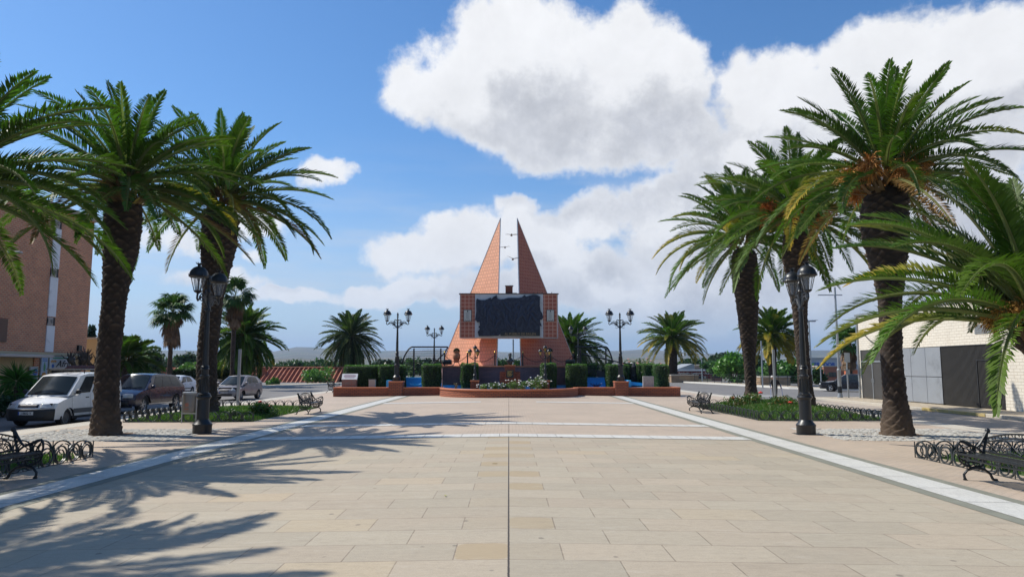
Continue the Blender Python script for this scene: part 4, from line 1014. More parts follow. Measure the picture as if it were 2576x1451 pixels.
def monument():
    zt = 1.84; t = thing('monument', 'twin pointed terracotta monument with dark bronze relief panel across its middle', 'monument', (0,52,0)); oy = -52
    # platform
    mb = MB(); P = [(-4.57,-2.4),(4.57,-2.4),(5.95,7.4),(-5.95,7.4)]
    n = 4; mb.add([(x,y,0.0) for x,y in P]+[(x,y,zt-.10) for x,y in P], [(0,1,5,4),(1,2,6,5),(2,3,7,6),(3,0,4,7),(4,5,6,7)]); mb.build('platform', M['purplebrick'], t)
    mb = MB(); mb.add([(x*1.012,y-.05 if y<0 else y,zt-.10) for x,y in P]+[(x*1.012,y-.05 if y<0 else y,zt) for x,y in P], [(0,1,2,3),(0,1,5,4),(1,2,6,5),(2,3,7,6),(3,0,4,7),(4,5,6,7)]); mb.build('platform_coping', M['coping'], t, bevel=.02)
    for s in (-1,1):
        LB = .27; tip = AT(1280+s*22.5, 549, 54.95); zz = tip.z; xi = .66; xo = 5.35
        def at(u, z, d): # along the fin u (0 inner .. 1 outer), d outward thickness
            x0_ = .86-.20*(z-zt)/(zz-zt); L_ = (xo-x0_); x = x0_+L_*u; y = L_*u; return (s*x, y*1.12 + (z-zt)*LB + d, z)
        A = [at(0,zt,0), at(1,zt,0), at(0,zz,0)]; B = [at(0,zt,.42), at(1,zt,.42), at(0,zz,.42)]
        # slight slope so that the tip keeps some width
        mb = MB(); mb.add(A+B, [(0,1,2),(3,5,4),(0,3,4,1),(1,4,5,2),(2,5,3,0)])
        mb.build('pointed_fin', M['tile_lit'] if s < 0 else M['tile_shaded'], t)
        mb = MB(); mb.tube([at(0,zt,-.02), at(0,zz+.02,-.02)], .05, 4); mb.tube([at(0,zz+.02,.0), at(1,zt,.0)], .035, 4)
        mb.build('edge_trim', M['trim'], t)
    # panel wings and marble slab
    x0,z1 = D(1157.5,739.6,YP); x1,z0 = D(1403.2,848.5,YP); xa,_ = D(1194.6,800,YP); xb,_ = D(1366.5,800,YP); y = YP-52
    for (a,b) in ((x0,xa),(xb,x1)):
        mb = MB(); mb.bb(a,b,y,y+3.1,z0,z1); mb.build('tiled_wing', M['wingtile'], t)
    mb = MB(); mb.bb(xa+.002,xb-.002,y-.06,y+.9,z0-.02,z1-.004); mb.build('marble_slab', M['slabmarble'], t)
    mb = MB(); mb.bb(x0-.08,x1+.08,y-.10,y+1.06,z1,z1+.05); 
    mb.build('cap', M['iron'], t)
    mb = MB(); mb.bb(x0-.02,x0+.02,y-.03,y+.03,z0,z1); mb.bb(x1-.02,x1+.02,y-.03,y+.03,z0,z1); mb.bb(x0,x1,y-.02,y+1.0,z0-.05,z0-.021); mb.build('edge_trim', M['trim'], t)
    # bronze relief
    pts = [(480,150),(492,138),(512,150),(530,155),(560,157),(592,156),(628,140),(662,123),(655,135),(668,146),(690,118),(735,95),(733,120),(747,140),(770,148),(800,150),(870,130),(930,128),(1000,130),(1040,122),(1068,98),(1080,94),(1092,114),(1140,100),(1180,90),(1222,92),(1265,114),(1262,230),(1272,290),(1290,318),(1305,370),(1290,395),(1265,402),(1264,598),(780,596),(775,575),(752,594),(640,600),(510,600),(498,545),(512,530),(525,508),(505,485),(524,470),(520,425),(492,428),(480,410),(463,400),(470,370),(480,300),(476,220)]
    poly = [D((1750+x*.3239)/1.59,(1150+yy*.3239)/1.59,YP) for x,yy in pts]
    mb = MB(); mb.prism(poly, y-.20, y-.062); rl = mb.build('bronze_relief', M['relief'], t)
    # crowd of low relief figures: rounded bodies, heads, limbs and drapery in high and low relief
    rnd = random.Random(8); mb = MB()
    xs = [p[0] for p in poly]; zs = [p[1] for p in poly]; lx, hx, lz, hz = min(xs)+.25, max(xs)-.25, min(zs)+.45, max(zs)-.35
    for k in range(46):
        cx = lx+.35+(hx-lx-.75)*rnd.random(); cz = lz+.35+(hz-lz-.75)*rnd.random()**.9; sc = rnd.uniform(.85,1.5); ln = rnd.uniform(-.8,.8)
        def q(a, b): return (cx+(a*math.cos(ln)-b*math.sin(ln))*sc, y-.155, cz+(a*math.sin(ln)+b*math.cos(ln))*sc)
        mb.sphere(q(0,.34), .075*sc, 8, 6, (1,.7,1.15))
        mb.tube([q(0,.26), q(.02,.1), q(-.01,-.08), q(.02,-.3)], [.06*sc,.11*sc,.09*sc,.10*sc], 7)
        mb.tube([q(.09,.2), q(.2*rnd.choice((-1,1)),.05), q(.28*rnd.choice((-1,1)),.18*rnd.choice((-1,1)))], [.045*sc,.035*sc,.025*sc], 5)
        if rnd.random() < .5: mb.tube([q(-.1,.15), q(-.3,.3+rnd.uniform(-.2,.2)), q(-.42,.5*rnd.uniform(-.2,1))], [.04*sc,.03*sc,.012*sc], 5)
        mb.tube([q(.03,-.25), q(.12,-.42), q(.1,-.6)], [.06*sc,.045*sc,.03*sc], 5)
    mb.build('relief_figures', pm('worn_bronze', (.036,.043,.066), .5, .35, 5, .1, .3), rl, smooth=60)
    a = D((1750+780*.3239)/1.59,(1150+550*.3239)/1.59,YP); b = D((1750+1262*.3239)/1.59,(1150+597*.3239)/1.59,YP)
    mb = MB(); mb.bb(a[0],b[0],y-.24,y-.201,b[1],a[1]); mb.build('inscription_plate', M['iron'], rl)
    mt = pm('gilt_letters', (.34,.24,.12), .5, .15, 8, 0, .3)
    text('inscription', 'AL PUEBLO DE BAILEN', mt, rl, ((a[0]+b[0])/2, y-.243, (a[1]+b[1])/2-.01), .255, sx=.86)
    # plaques
    for (u0,u1) in ((322,422),(1345,1443)):
        p = D((1750+u0*.3239)/1.59,(1150+272*.3239)/1.59,YP); q_ = D((1750+u1*.3239)/1.59,(1150+420*.3239)/1.59,YP); cx = (p[0]+q_[0])/2; cz = (p[1]+q_[1])/2; w_ = q_[0]-p[0]; h_ = p[1]-q_[1]
        mb = MB(); mb.bb(p[0],q_[0],y-.05,y-.002,q_[1],p[1]); pl = mb.build('plaque', M['iron'], t, bevel=.01)
        mb = MB(); mb.bb(p[0]+.035,q_[0]-.035,y-.062,y-.0505,q_[1]+.035,p[1]-.035); mb.build('plate', pm('ceramic_plate', (.55,.53,.46), .4, .1, 6), pl)
        mb = MB(); mb.sphere((cx,y-.063,cz+h_*.36),.05,8,5,(1,.3,1.2))
        rr = random.Random(u0)
        for k in range(8):
            zz_ = cz+h_*(.24-.07*k); l_ = w_*rr.uniform(.18,.28); mb.bb(cx-l_,cx+l_*rr.uniform(.3,1),y-.068,y-.0625,zz_-.006,zz_+.006)
        mb.tube([(cx-w_*.33,y-.066,cz-h_*.36),(cx-w_*.15,y-.066,cz-h_*.43),(cx,y-.066,cz-h_*.39),(cx+w_*.2,y-.066,cz-h_*.42),(cx+w_*.34,y-.066,cz-h_*.33)],.016,5)
        mb.build('plaque_relief', M['iron'], pl)
    # brick dovecote on top
    a = D(1271.6,720,YP+.4); b = D(1289.6,739.6,YP+.4); mb = MB(); mb.bb(a[0],b[0],y+.2,y+.7,z1+.05,a[1]); mb.build('brick_block', pm('dark_red_brick', (.16,.05,.03), .8, .3, 5, .3), t)
    mb = MB(); mb.bb(a[0]-.03,b[0]+.05,y+.17,y+.73,a[1],a[1]+.035); mb.bb(a[0],b[0]+.3,y+.1,y+.3,z1+.05,z1+.10); mb.build('block_cap', M['iron'], t)
    # spikes on the right of the cap
    mb = MB()
    for px in (1377-13,1396-8,1352,1337+6): 
        c = D(px,739,YP); mb.bb(c[0]-.02,c[0]+.02,y+.1,y+.14,z1+.05,z1+.16)
    mb.build('cap_bolts', M['iron'], t)
    return t
mon = monument()
# sculpted birds
def bird(label, px, py, Y, span, up, seed, mat, rod=None):
    c = AT(px, py, Y); t = thing('bird_sculpture', label, 'sculpture', tuple(c), 0, 'metal birds between the fins'); s = span/2
    mb = MB(); mb.tube([(0,-.22*s,.0),(0,-.1*s,.02),(0,.1*s,.0),(0,.35*s,-.02)],[.03*s,.13*s,.12*s,.04*s],8); mb.sphere((0,-.24*s,.03*s),.085*s,8,6); mb.tube([(0,-.3*s,.03*s),(0,-.42*s,.0)],[.03*s,.004],5)
    mb.add([(-.1*s,.3*s,0),(.1*s,.3*s,0),(.18*s,.55*s,-.12*s),(-.18*s,.55*s,-.12*s)],[(0,1,2,3)]); mb.build('body', mat, t, smooth=60)
    for g in (-1,1):
        mb = MB(); a = up[0 if g<0 else 1]
        def P(u, v): # u along the wing, v chord
            z = a*u*s*(1.2-.5*u) + .04*s*math.sin(u*3.1); return (g*u*s*math.sqrt(max(.1,1-(a*.6)**2)), (v-.5)*.34*s*(1-u**1.6)+.05*s, z)
        mb.grid(lambda u,v: P(u*.98, v), 10, 3); mb.build('wing', mat, t, smooth=60, solid=.012)
    if rod:
        mb = MB(); e = AT(*rod, Y); mb.tube([(0,0,0), tuple(e-c)], .014, 5); mb.build('fixing_rod', mat, t)
    return t
M['birdmetal'] = pm('weathered_bird_metal', (.20,.17,.15), .6, .2, 8); M['birdwhite'] = pm('white_bird', (.70,.68,.62), .6, .1, 8)
bird('highest of three metal birds between the fins, wings level', (1780+1072*.2481)/1.59, (840+400*.2481)/1.59, 52.1, .98, (.10,.10), 1, M['birdmetal'], (1304,590))
bird('middle metal bird fixed to the left fin', (1780+967*.2481)/1.59, (840+600*.2481)/1.59, 52.1, .78, (.0,.22), 2, M['birdmetal'], (1257,622))
bird('lowest of three metal birds, wings raised in a V', (1780+1093*.2481)/1.59, (840+790*.2481)/1.59, 52.1, .95, (.62,.30), 3, M['birdmetal'], (1305,649))
bird('white dove with upright wings on the brick block', (1780+1062*.2481)/1.59, (840+1236*.2481)/1.59, 51.4, .72, (1.25,1.15), 4, M['birdwhite'])

# chain posts and chains
def chains():
    Y = 49.85; t0 = None; xs = [30,370,708,1052,1395,1760]; pos = []
    lab = ['black chain post with gold ball left of the urn','black chain post with gold ball right of the urn','chain post with gold ball left of the bust','chain post with gold ball right of the bust','chain post with gold ball behind the right triple lamp','chain post with gold ball by the right floodlight']
    for i, x in enumerate(xs):
        px = (1750+x*.3239)/1.59; c = AT(px, 918, Y); X = c.x
        if abs(X) > 4.5: X = math.copysign(4.45, X)
        if t0 is None:
            t0 = thing('chain_post', lab[0], 'post', (X,Y,1.845), 0, 'chain posts on the platform'); mb = MB()
            mb.lathe([(.075,0),(.075,.03),(.05,.05),(.05,.80),(.062,.81),(.062,.85),(.03,.87)],12); mb.build('shaft', M['iron'], t0, smooth=40)
            mb = MB(); mb.sphere((0,0,.92),.062,12,8); mb.lathe([(.02,.96),(.002,1.02)],8); mb.build('gold_ball', M['gold'], t0, smooth=60)
        else: place_copy(t0, lab[i], (X,Y,1.845))
        pos.append(X)
    cl = ['sagging black chain in front of the urn','sagging chain between urn and left side of the bust','sagging chain behind the bronze bust','sagging chain right of the bust','sagging chain reaching the right floodlight']
    for i in range(5):
        a, b = pos[i], pos[i+1]; mb = MB(); n = 34; pr = None
        for k in range(n+1):
            u = k/n; p = Vector((a+(b-a)*u, Y, 1.845+.74-.46*(1-(2*u-1)**2)))
            if pr is not None:
                m = (p+pr)/2; d = (p-pr); L_ = d.length*.72; ang = math.atan2(d.z, d.x)
                pts = [];
                for q in range(8):
                    aa = 2*math.pi*q/8; lx, ly = L_*math.cos(aa), .026*math.sin(aa)
                    if k%2: v = Vector((lx*math.cos(ang)-ly*math.sin(ang), 0, lx*math.sin(ang)+ly*math.cos(ang)))
                    else: v = Vector((lx*math.cos(ang), ly, lx*math.sin(ang)))
                    pts.append(m+v)
                mb.tube(pts, .012, 4, closed=True)
            pr = p
        o = mb.build('chain', M['iron']); tag(o, cl[i], 'chain', 'chains between the gold topped posts')
chains()
# urns with ball shrubs on iron stands
def urn(label, x, first=None, shrubtop='ball'):
    t = thing('terracotta_urn', label, 'urn', (x,49.3+1.0,1.845), 0, 'terracotta urns on iron stands')
    mb = MB(); mb.lathe([(.10,.22),(.15,.30),(.24,.52),(.27,.66),(.26,.78),(.20,.86),(.20,.92),(.235,.95),(.235,1.0),(.19,1.0),(.18,.9)],18); mb.build('jar', M['terracotta'], t, smooth=50)
    st = MB()
    for k in range(4):
        a = math.pi/4+k*math.pi/2; c_, s_ = math.cos(a), math.sin(a)
        st.tube([(.34*c_,.34*s_,0),(.20*c_,.20*s_,.22),(.22*c_,.22*s_,.42),(.28*c_,.28*s_,.52)],.014,5)
        st.tube([(.34*c_,.34*s_,0),(.42*c_,.42*s_,.04),(.40*c_,.40*s_,.10)],.012,5)
    st.ring((0,0,.24),.19,.19,.014,'xy'); st.ring((0,0,.50),.27,.27,.014,'xy'); st.build('iron_stand', M['iron'], t)
    rng = np.random.default_rng(int(abs(x)*100)); L = Leaves(); n = 1500; d = nrm(rng.normal(size=(n,3))); d[:,2] = abs(d[:,2])*1; p = d*.215*rng.uniform(.9,1.06,(n,1))+np.array([0,0,1.0])
    a = nrm(d+rng.normal(size=(n,3))); b = nrm(np.cross(a,rng.normal(size=(n,3)))); s = .022
    L.quads(np.stack([p-a*s,p-b*s*.6,p+a*s,p+b*s*.6],1), np.array([.03,.075,.03])*rng.uniform(.5,1.5,(n,1))); L.build('ball_shrub', M['leaf'], t)
    return t
urn('bulbous terracotta urn with clipped ball plant, front of left fin', AT((1750+235*.3239)/1.59,900,50.3).x)
urn('terracotta urn mostly hidden behind the right triple lamp', AT((1750+1383*.3239)/1.59,900,50.3).x)
def flood(label, px, Y, rz):
    c = AT(px, 916, Y); t = thing('floodlight', label, 'floodlight', (c.x,Y,1.845), rz, 'floodlights on the platform')
    mb = MB(); mb.box((0,0,.25),(.62,.30,.26),0,R(28)); mb.build('housing', M['blackplastic'], t, bevel=.03)
    mb = MB(); mb.box((0,-.165,.335),(.52,.02,.17),0,R(28)); mb.build('glass', pm('floodlight_glass', (.10,.12,.13), .1, .1, 3), t)
    mb = MB()
    for s in (-1,1): mb.tube([(s*.34,0,0),(s*.34,0,.27)],.018,5)
    mb.bb(-.36,.36,-.05,.05,0,.03); mb.build('bracket', M['iron'], t)
flood('dark floodlight at the left foot of the monument', (1750+118*.3239)/1.59, 49.75, R(8))
flood('dark floodlight at the right foot of the monument', (1750+1640*.3239)/1.59, 49.75, R(-8))

# ---- bronze bust on brick pedestal
def bust():
    Y = 47.4; c = AT((1750+895*.3239)/1.59, 925, Y); X = c.x
    p = thing('bust_pedestal', 'stepped red brick pedestal with bronze plaque under the bust', 'pedestal', (X,Y,.0))
    mb = MB(); mb.bb(-.50,.50,-.3,.3,.0,.42); mb.bb(-.40,.40,-.28,.28,.42,.70); mb.build('base', M['redbrick'], p)
    mb = MB(); mb.bb(-.33,.33,-.30,.30,.70,1.80); mb.build('pillar', M['redbrick'], p, bevel=.01)
    mb = MB(); mb.bb(-.68,.68,-.12,.30,.0,1.45); mb.build('side_wings', M['redbrick'], p)
    mb = MB(); mb.bb(-.37,.37,-.34,.34,1.80,1.88); mb.build('capstone', M['coping'], p, bevel=.02)
    mb = MB(); mb.bb(-.23,.23,-.335,-.302,1.06,1.56); pq = mb.build('plaque', M['brass_dark'], p, bevel=.008)
    mb = MB()
    for k in range(6): mb.bb(-.17,.17-(k%3)*.04,-.341,-.336,1.47-k*.06,1.483-k*.06)
    mb.build('plaque_lines', M['gold'], pq)
    # figure: continuous skinned surface
    me = bpy.data.meshes.new('bust'); V = [(0,0,0),(0,0,.16),(0,0,.32),(-.17,0,.30),(-.24,.0,.20),(.17,0,.30),(.24,0,.20),(0,.0,.42),(0,-.015,.52),(0,-.03,.64),(0,-.02,.74)]
    E = [(0,1),(1,2),(2,3),(3,4),(2,5),(5,6),(2,7),(7,8),(8,9),(9,10)]; rad = [.17,.19,.17,.11,.08,.11,.08,.075,.085,.115,.085]
    me.from_pydata(V, E, []); o = bpy.data.objects.new('bust_sculpture', me); C.objects.link(o)
    sm = o.modifiers.new('skin','SKIN'); o.modifiers.new('sub','SUBSURF').levels = 2; o.modifiers['sub'].render_levels = 2
    for i, r in enumerate(rad): me.skin_vertices[0].data[i].radius = (r, r*(.72 if i < 7 else 1)); me.skin_vertices[0].data[i].use_root = (i == 0)
    me.materials.append(M['brass_dark']); o.location = (X,Y,1.885); tag(o, 'dark bronze bust of a bearded man on the brick pedestal', 'sculpture')
    mb = MB(); mb.sphere((0,-.145,.635),.022,6,5,(1,1.3,1.8)); mb.sphere((0,-.12,.56),.055,8,6,(1,.8,1.2)); mb.sphere((-.045,-.125,.665),.016,6,4); mb.sphere((.045,-.125,.665),.016,6,4); mb.sphere((-.115,-.02,.645),.022,6,5,(.5,1,1.5)); mb.sphere((.115,-.02,.645),.022,6,5,(.5,1,1.5)); mb.build('face_features', M['brass_dark'], o, smooth=60)
    mb = MB(); mb.sphere((0,.005,.715),.115,12,8,(1,1.05,.62)); mb.build('hair', M['brass_dark'], o, smooth=60)
bust()

# ---- brick planters and walls
def planters():
    # curved front planter
    t = thing('brick_planter', 'half round red brick planter in front of the bust', 'planter', (0,46.75,0)); t.scale = (1,1.165,1); RR = 4.45
    def arc(mb, r0, r1, z0, z1, n=48):
        vs = []
        for i in range(n+1):
            a = math.pi+math.pi*i/n; c_, s_ = math.cos(a), math.sin(a)
            vs += [(r0*c_, r0*s_, z0),(r1*c_, r1*s_, z0),(r1*c_, r1*s_, z1),(r0*c_, r0*s_, z1)]
        fs = []
        for i in range(n):
            for k in range(4): fs.append((4*i+k, 4*i+(k+1)%4, 4*i+4+(k+1)%4, 4*i+4+k))
        fs += [(0,1,2,3),(4*n,4*n+1,4*n+2,4*n+3)]; mb.add(vs, fs)
    mb = MB(); arc(mb, RR-.25, RR, -.12, .36); mb.build('wall', M['roundbrick'], t)
    mb = MB(); arc(mb, RR-.29, RR+.045, .36, .46); mb.build('coping', M['coping'], t, bevel=.03, smooth=50)
    mb = MB(); vs = [((RR-.26)*math.cos(math.pi+math.pi*i/24), (RR-.26)*math.sin(math.pi+math.pi*i/24), .32) for i in range(25)]; mb.add(vs, [tuple(range(25))]); mb.build('soil', M['soil'], t, fix=False)
    # straight walls
    def wall(label, x0, x1, Y, z1=.46, th=.3, rows=True):
        a, b = AT(x0, 990, Y).x, AT(x1, 990, Y).x; w_ = thing('low_brick_wall', label, 'wall', ((a+b)/2,Y,0), 0, 'low brick walls of the fountain'); h = (b-a)/2
        mb = MB(); mb.bb(-h,h,0,th,-.14,z1-.09); mb.build('wall', M['redbrick'], w_)
        mb = MB(); mb.bb(-h-.02,h+.02,-.035,th+.03,z1-.09,z1); mb.build('coping', M['coping'], w_, bevel=.03)
    wall('low red brick wall under the lectern sign, left end', 838, 977, 46.8)
    wall('low red brick wall between left pedestal and half round planter', 1012, 1108, 46.75)
    wall('low red brick wall between half round planter and right pedestal', 1452, 1548, 46.75)
    wall('low red brick wall at the right end of the fountain', 1582, 1712, 46.8)
    for (x, lb) in ((838,'brick side wall running back from the left corner of the fountain'),(1712,'brick side wall running back from the right corner of the fountain')):
        s = -1 if x < 1280 else 1; X = AT(x,990,46.8).x; w_ = thing('low_brick_wall', lb, 'wall', (X-s*.15,50.7,0), 0, 'low brick walls of the fountain')
        mb = MB(); mb.bb(-.15,.15,-3.6,3.6,-.14,.37); mb.build('wall', M['redbrick'], w_); mb = MB(); mb.bb(-.18,.18,-3.6,3.62,.37,.463); mb.build('coping', M['coping'], w_, bevel=.03)
        # soil bed
    mb = MB(); mb.bb(AT(842,990,46.8).x, -8.1, 47.1, 54.0, -.1, .33); mb.bb(8.1, AT(1708,990,46.8).x, 47.1, 54.0, -.1, .33); o = mb.build('planter_soil', M['soil']); o['kind'] = 'structure'
planters()
M['poolblue'] = pm('pool_blue_paint', (.05,.47,.92), .45, .10, 2, 0, dirt=(.08,.55,.92), dscale=1.5)
M['poolcyan'] = pm('pool_pale_blue', (.05,.42,.75), .35, .1, 3)
def mk_water():
    m, w, b, o = newmat('pool_water'); b.inputs['Base Color'].default_value = (.02,.20,.50,1); b.inputs['Roughness'].default_value = .06
    tc = w.n('ShaderNodeTexCoord').outputs['Object']; bump(w, b, w.noise(tc, 6, 3), .25, .02); return m
M['water'] = mk_water()
def pools():
    # ring basin around the platform: outer back walls painted blue, water inside
    for (s, lb) in ((-1,'blue painted basin of the fountain left of the monument'),(1,'blue painted basin of the fountain right of the monument')):
        t = thing('fountain_basin', lb, 'fountain', (s*5.9,49,0), 0, 'blue fountain basins')
        xa, xb = s*4.62-s*5.9, s*8.0-s*5.9; lo, hi = min(xa,xb), max(xa,xb)
        mb = MB(); mb.bb(lo,hi,1.6,1.8,.2,.97); mb.bb(min(xb,xb-s*.2),max(xb,xb-s*.2),-1.85,1.6,.2,.9); mb.build('painted_wall', M['poolblue'], t)
        mb = MB(); mb.bb(lo,hi,1.5,1.86,.97,1.03); mb.build('wall_coping', M['poolcyan'], t, bevel=.02)
        mb = MB(); mb.bb(lo,hi,-1.85,1.6,.15,.22); mb.build('floor', M['poolblue'], t)
        # fountain rose: ring of bent nozzles
        nz = MB(); px = 1045 if s < 0 else 1500; cx = AT(px, 975, 48.6).x-s*5.9
        for k in range(11):
            a = math.pi*(k/10); d = Vector((math.cos(a), -.3*math.sin(a), 0)); p0 = Vector((cx,-.4,.42))
            nz.tube([p0+d*.10, p0+d*.22+Vector((0,0,.12)), p0+d*.42+Vector((0,0,.20+.08*(k%2)))], [.035,.03,.012], 6)
        nz.lathe([(.5,.22),(.52,.34),(.46,.36),(.3,.36)],20,(cx,-.4,0)); nz.build('nozzle_rose', M['poolcyan'] if s < 0 else pm('nozzle_dark_blue', (.01,.07,.25), .4, .2, 4), t, smooth=50)
    mb = MB(); mb.bb(-8.05,8.05,47.1,49.5,.30,.36); o = mb.build('water', M['water']); o['kind'] = 'structure'
    mb = MB(); mb.bb(-4.5,4.5,49.45,49.59,.2,.52); 
    o = mb.build('blue_skirting', M['poolcyan']); tag(o, 'blue painted strip along the foot of the purple brick platform', 'fountain')
    # angled far right part
    t = thing('fountain_basin', 'small outer blue basin behind the right end wall', 'fountain', (10.0,48.6,0), 0, 'blue fountain basins')
    mb = MB(); mb.prism([(-1.8,.5),(-1.8,.78),(.1,.58),(.1,.45)], 1.4, 1.6); mb.bb(-1.8,.2,-1.2,1.4,.34,.40); mb.build('painted_wall', M['poolcyan'], t)
pools()
def pedestals():
    out = []
    for (x0,x1,lb) in ((977,1012,'square red brick pedestal carrying the left wall lamp'),(1548,1582,'square red brick pedestal carrying the right wall lamp')):
        a, b = AT(x0,990,46.6).x, AT(x1,990,46.6).x; h = (b-a)/2; t = thing('brick_pedestal', lb, 'pedestal', ((a+b)/2,46.6,0), 0, 'brick lamp pedestals')
        mb = MB(); mb.bb(-h,h,0,2*h,-.14,.76); mb.build('pier', M['redbrick'], t, bevel=.01); mb = MB(); mb.bb(-h-.03,h+.03,-.03,2*h+.03,.76,.84); mb.build('coping', M['coping'], t, bevel=.03); out.append(((a+b)/2, 46.6+h))
    for (px,lb) in ((1194.6,'small brick pedestal of the left triple lamp in the planter'),(1371.5,'small brick pedestal of the right triple lamp in the planter')):
        c = AT(px,960,44.0); t = thing('brick_pedestal', lb, 'pedestal', (c.x,44.0,.2), 0, 'brick lamp pedestals')
        mb = MB(); mb.bb(-.25,.25,-.25,.25,0,.68); mb.build('pier', M['redbrick'], t, bevel=.01); mb = MB(); mb.bb(-.28,.28,-.28,.28,.68,.74); mb.build('coping', M['coping'], t, bevel=.02); out.append((c.x,44.0))
    return out
PED = pedestals()
# flowers in the half round planter
def flowerbed():
    rng = np.random.default_rng(12)
    spots = [(1218,.5,.45,'left end'),(1246,.5,.6,''),(1268,.55,.5,''),(1290,.6,.75,''),(1316,.55,.62,''),(1338,.55,.7,''),(1352,.65,1.0,''),(1368,.55,.75,'')]
    lbs = ['low white flowering bush at the left of the planter row','white flowering bush second from the left in the planter','white flowering bush left of the bust pedestal foot','tall white flowering bush below the bust','white flowering bush just right of the bust','white flowering bush third from the right in the planter','tallest white flowering bush by the right triple lamp','white flowering bush at the right end of the planter']
    for i, (px, r, h, _) in enumerate(spots):
        c = AT(px, 975, 43.0+.3*(i%3)); shrub(lbs[i], (c.x, c.y, .33), r, h, 800, .04, (.12,.20,.06), 600+i, 'flowering_bush', (.22,.28,.10), 11, 'whiteflower', .055, 'white flowering bushes in the planter', 'flowers', 6)
    c = AT(1147, 972, 43.5); shrub('spindly dry weed at the left side of the half round planter', (c.x, 43.5, .33), .25, .6, 90, .03, (.25,.22,.10), 650, 'weed', None)
flowerbed()
# lectern sign and cabinets
def lectern():
    c = AT(878,978,47.3); t = thing('lectern_sign', 'slanted white information board on a brick stand, left end of the wall', 'sign', (c.x,47.3,.33))
    mb = MB(); mb.bb(-.46,.46,-.1,.35,0,.62); mb.build('brick_stand', brickmat('mixed_brick', (.33,.11,.06), (.20,.16,.14), (.25,.2,.17), .22,.07,.012), t)
    mb = MB(); mb.box((.02,.08,.79),(1.02,.06,.46),0,R(-35)); bd = mb.build('board', M['white'], t, bevel=.01)
    mb = MB()
    for k,(w_,zz) in enumerate(((.34,.16),(.40,.09),(.40,.04),(.38,-.01),(.30,-.07))): mb.box((.02,.08+.0-.035*math.cos(R(35))-zz*math.sin(R(-35))*-1*-1*0, .79+zz*.8),(w_*2,.004,.022),0,R(-35))
    m2 = MB()
    for k,(w_,zz) in enumerate(((.34,.14),(.40,.07),(.40,.02),(.36,-.03),(.30,-.10))):
        cc = Vector((.02,.08,.79))+Matrix.Rotation(R(-35),3,'X')@Vector((0,-.034,zz)); m2.box(cc,(w_*2,.004,.018),0,R(-35))
    m2.build('board_lines', pm('board_print', (.35,.12,.15), .6, .2, 4), bd)
    c = AT(936,978,47.4); t = thing('utility_cabinet', 'grey metal utility box between two hedges, left', 'cabinet', (c.x,47.4,.33))
    mb = MB(); mb.bb(-.21,.21,-.1,.18,.05,.58); mb.build('box', M['granite'], t, bevel=.01); mb = MB(); mb.bb(-.17,.17,-.108,-.101,.1,.53); mb.build('door', pm('cabinet_door', (.40,.37,.32), .6, .1, 4), t); mb = MB(); mb.bb(-.24,.24,-.13,.2,.58,.61); mb.bb(-.2,.2,-.08,.16,0,.05); mb.build('lid', M['galv'], t)
    c = AT((2200+1360*.2894)/1.59,978,47.4); t = thing('stone_marker', 'grey carved stone slab standing before the right hedges', 'stone', (c.x,47.4,.33))
    mb = MB(); mb.bb(-.36,.36,-.09,.12,0,.82); mb.build('slab', pm('grey_stone', (.36,.35,.33), .85, .35, 5, .5), t, bevel=.02)
    mb = MB(); mb.ring((0,-.095,.45),.18,.22,.012,'xz'); mb.tube([(-.1,-.095,.35),(0,-.095,.55),(.1,-.095,.38)],.012,5); mb.build('carving', pm('stone_carving', (.45,.44,.42), .8, .2, 6), t)
lectern()
# arched railings either side
def rails(s, label):
    Y = 52.6; t = thing('arched_railing', label, 'railing', (0,Y,0), 0, 'arched black railings of the ramps'); mb = MB()
    xo = AT(1012 if s < 0 else 1633.5-15+0, 872, Y).x
    if s > 0: xo = AT((2200+868*.2894)/1.59, 900, Y).x
    zt = AT(1060,872.5,Y).z
    px_in = 1127 if s < 0 else 1445; xi = AT(px_in,873,Y).x
    pk = AT(1038 if s < 0 else (2200+770*.2894)/1.59, 873, Y).x
    z0 = .95
    prof = []
    zl = AT(1012,912,Y).z
    for u in np.linspace(0,1,12):
        x = xo+(pk-xo)*u; z = zl+(zt-zl)*(math.sin(u*math.pi/2)**.85 if u < 1 else 1); prof.append((x,0,z))
    prof.append((xi,0,zt)); mb.tube(prof, .055, 6)
    if s < 0: mb.tube([(xi,0,zt),(xi-.3,0,zt-.5),(xi-1.2,0,zt-1.35)],.045,6)
    mb.build('top_rail', M['iron'], t, smooth=50); mb = MB()
    n = 17
    for k in range(n):
        z = zt-.16-(zt-z0-.1)*k/(n)*1.0
        if z > zl: # clip to the curve
            u = [p for p in prof if p[2] >= z][0][0]
        else: u = xo
        mb.tube([(u,0,z),(xi,0,z)], .016, 4)
    mb.build('bars', M['iron'], t); 
    for px in ((1041.5,1109) if s < 0 else ((2200+770*.2894)/1.59,(2200+420*.2894)/1.59)):
        x = AT(px,880,Y).x; m2 = MB(); m2.bb(x-.05,x+.05,-.05,.05,.3,zt-.1); m2.build('post', M['iron'], t)
    return t
rails(-1, 'arched black horizontal-bar railing left of the monument'); rails(1, 'arched black horizontal-bar railing right of the monument')
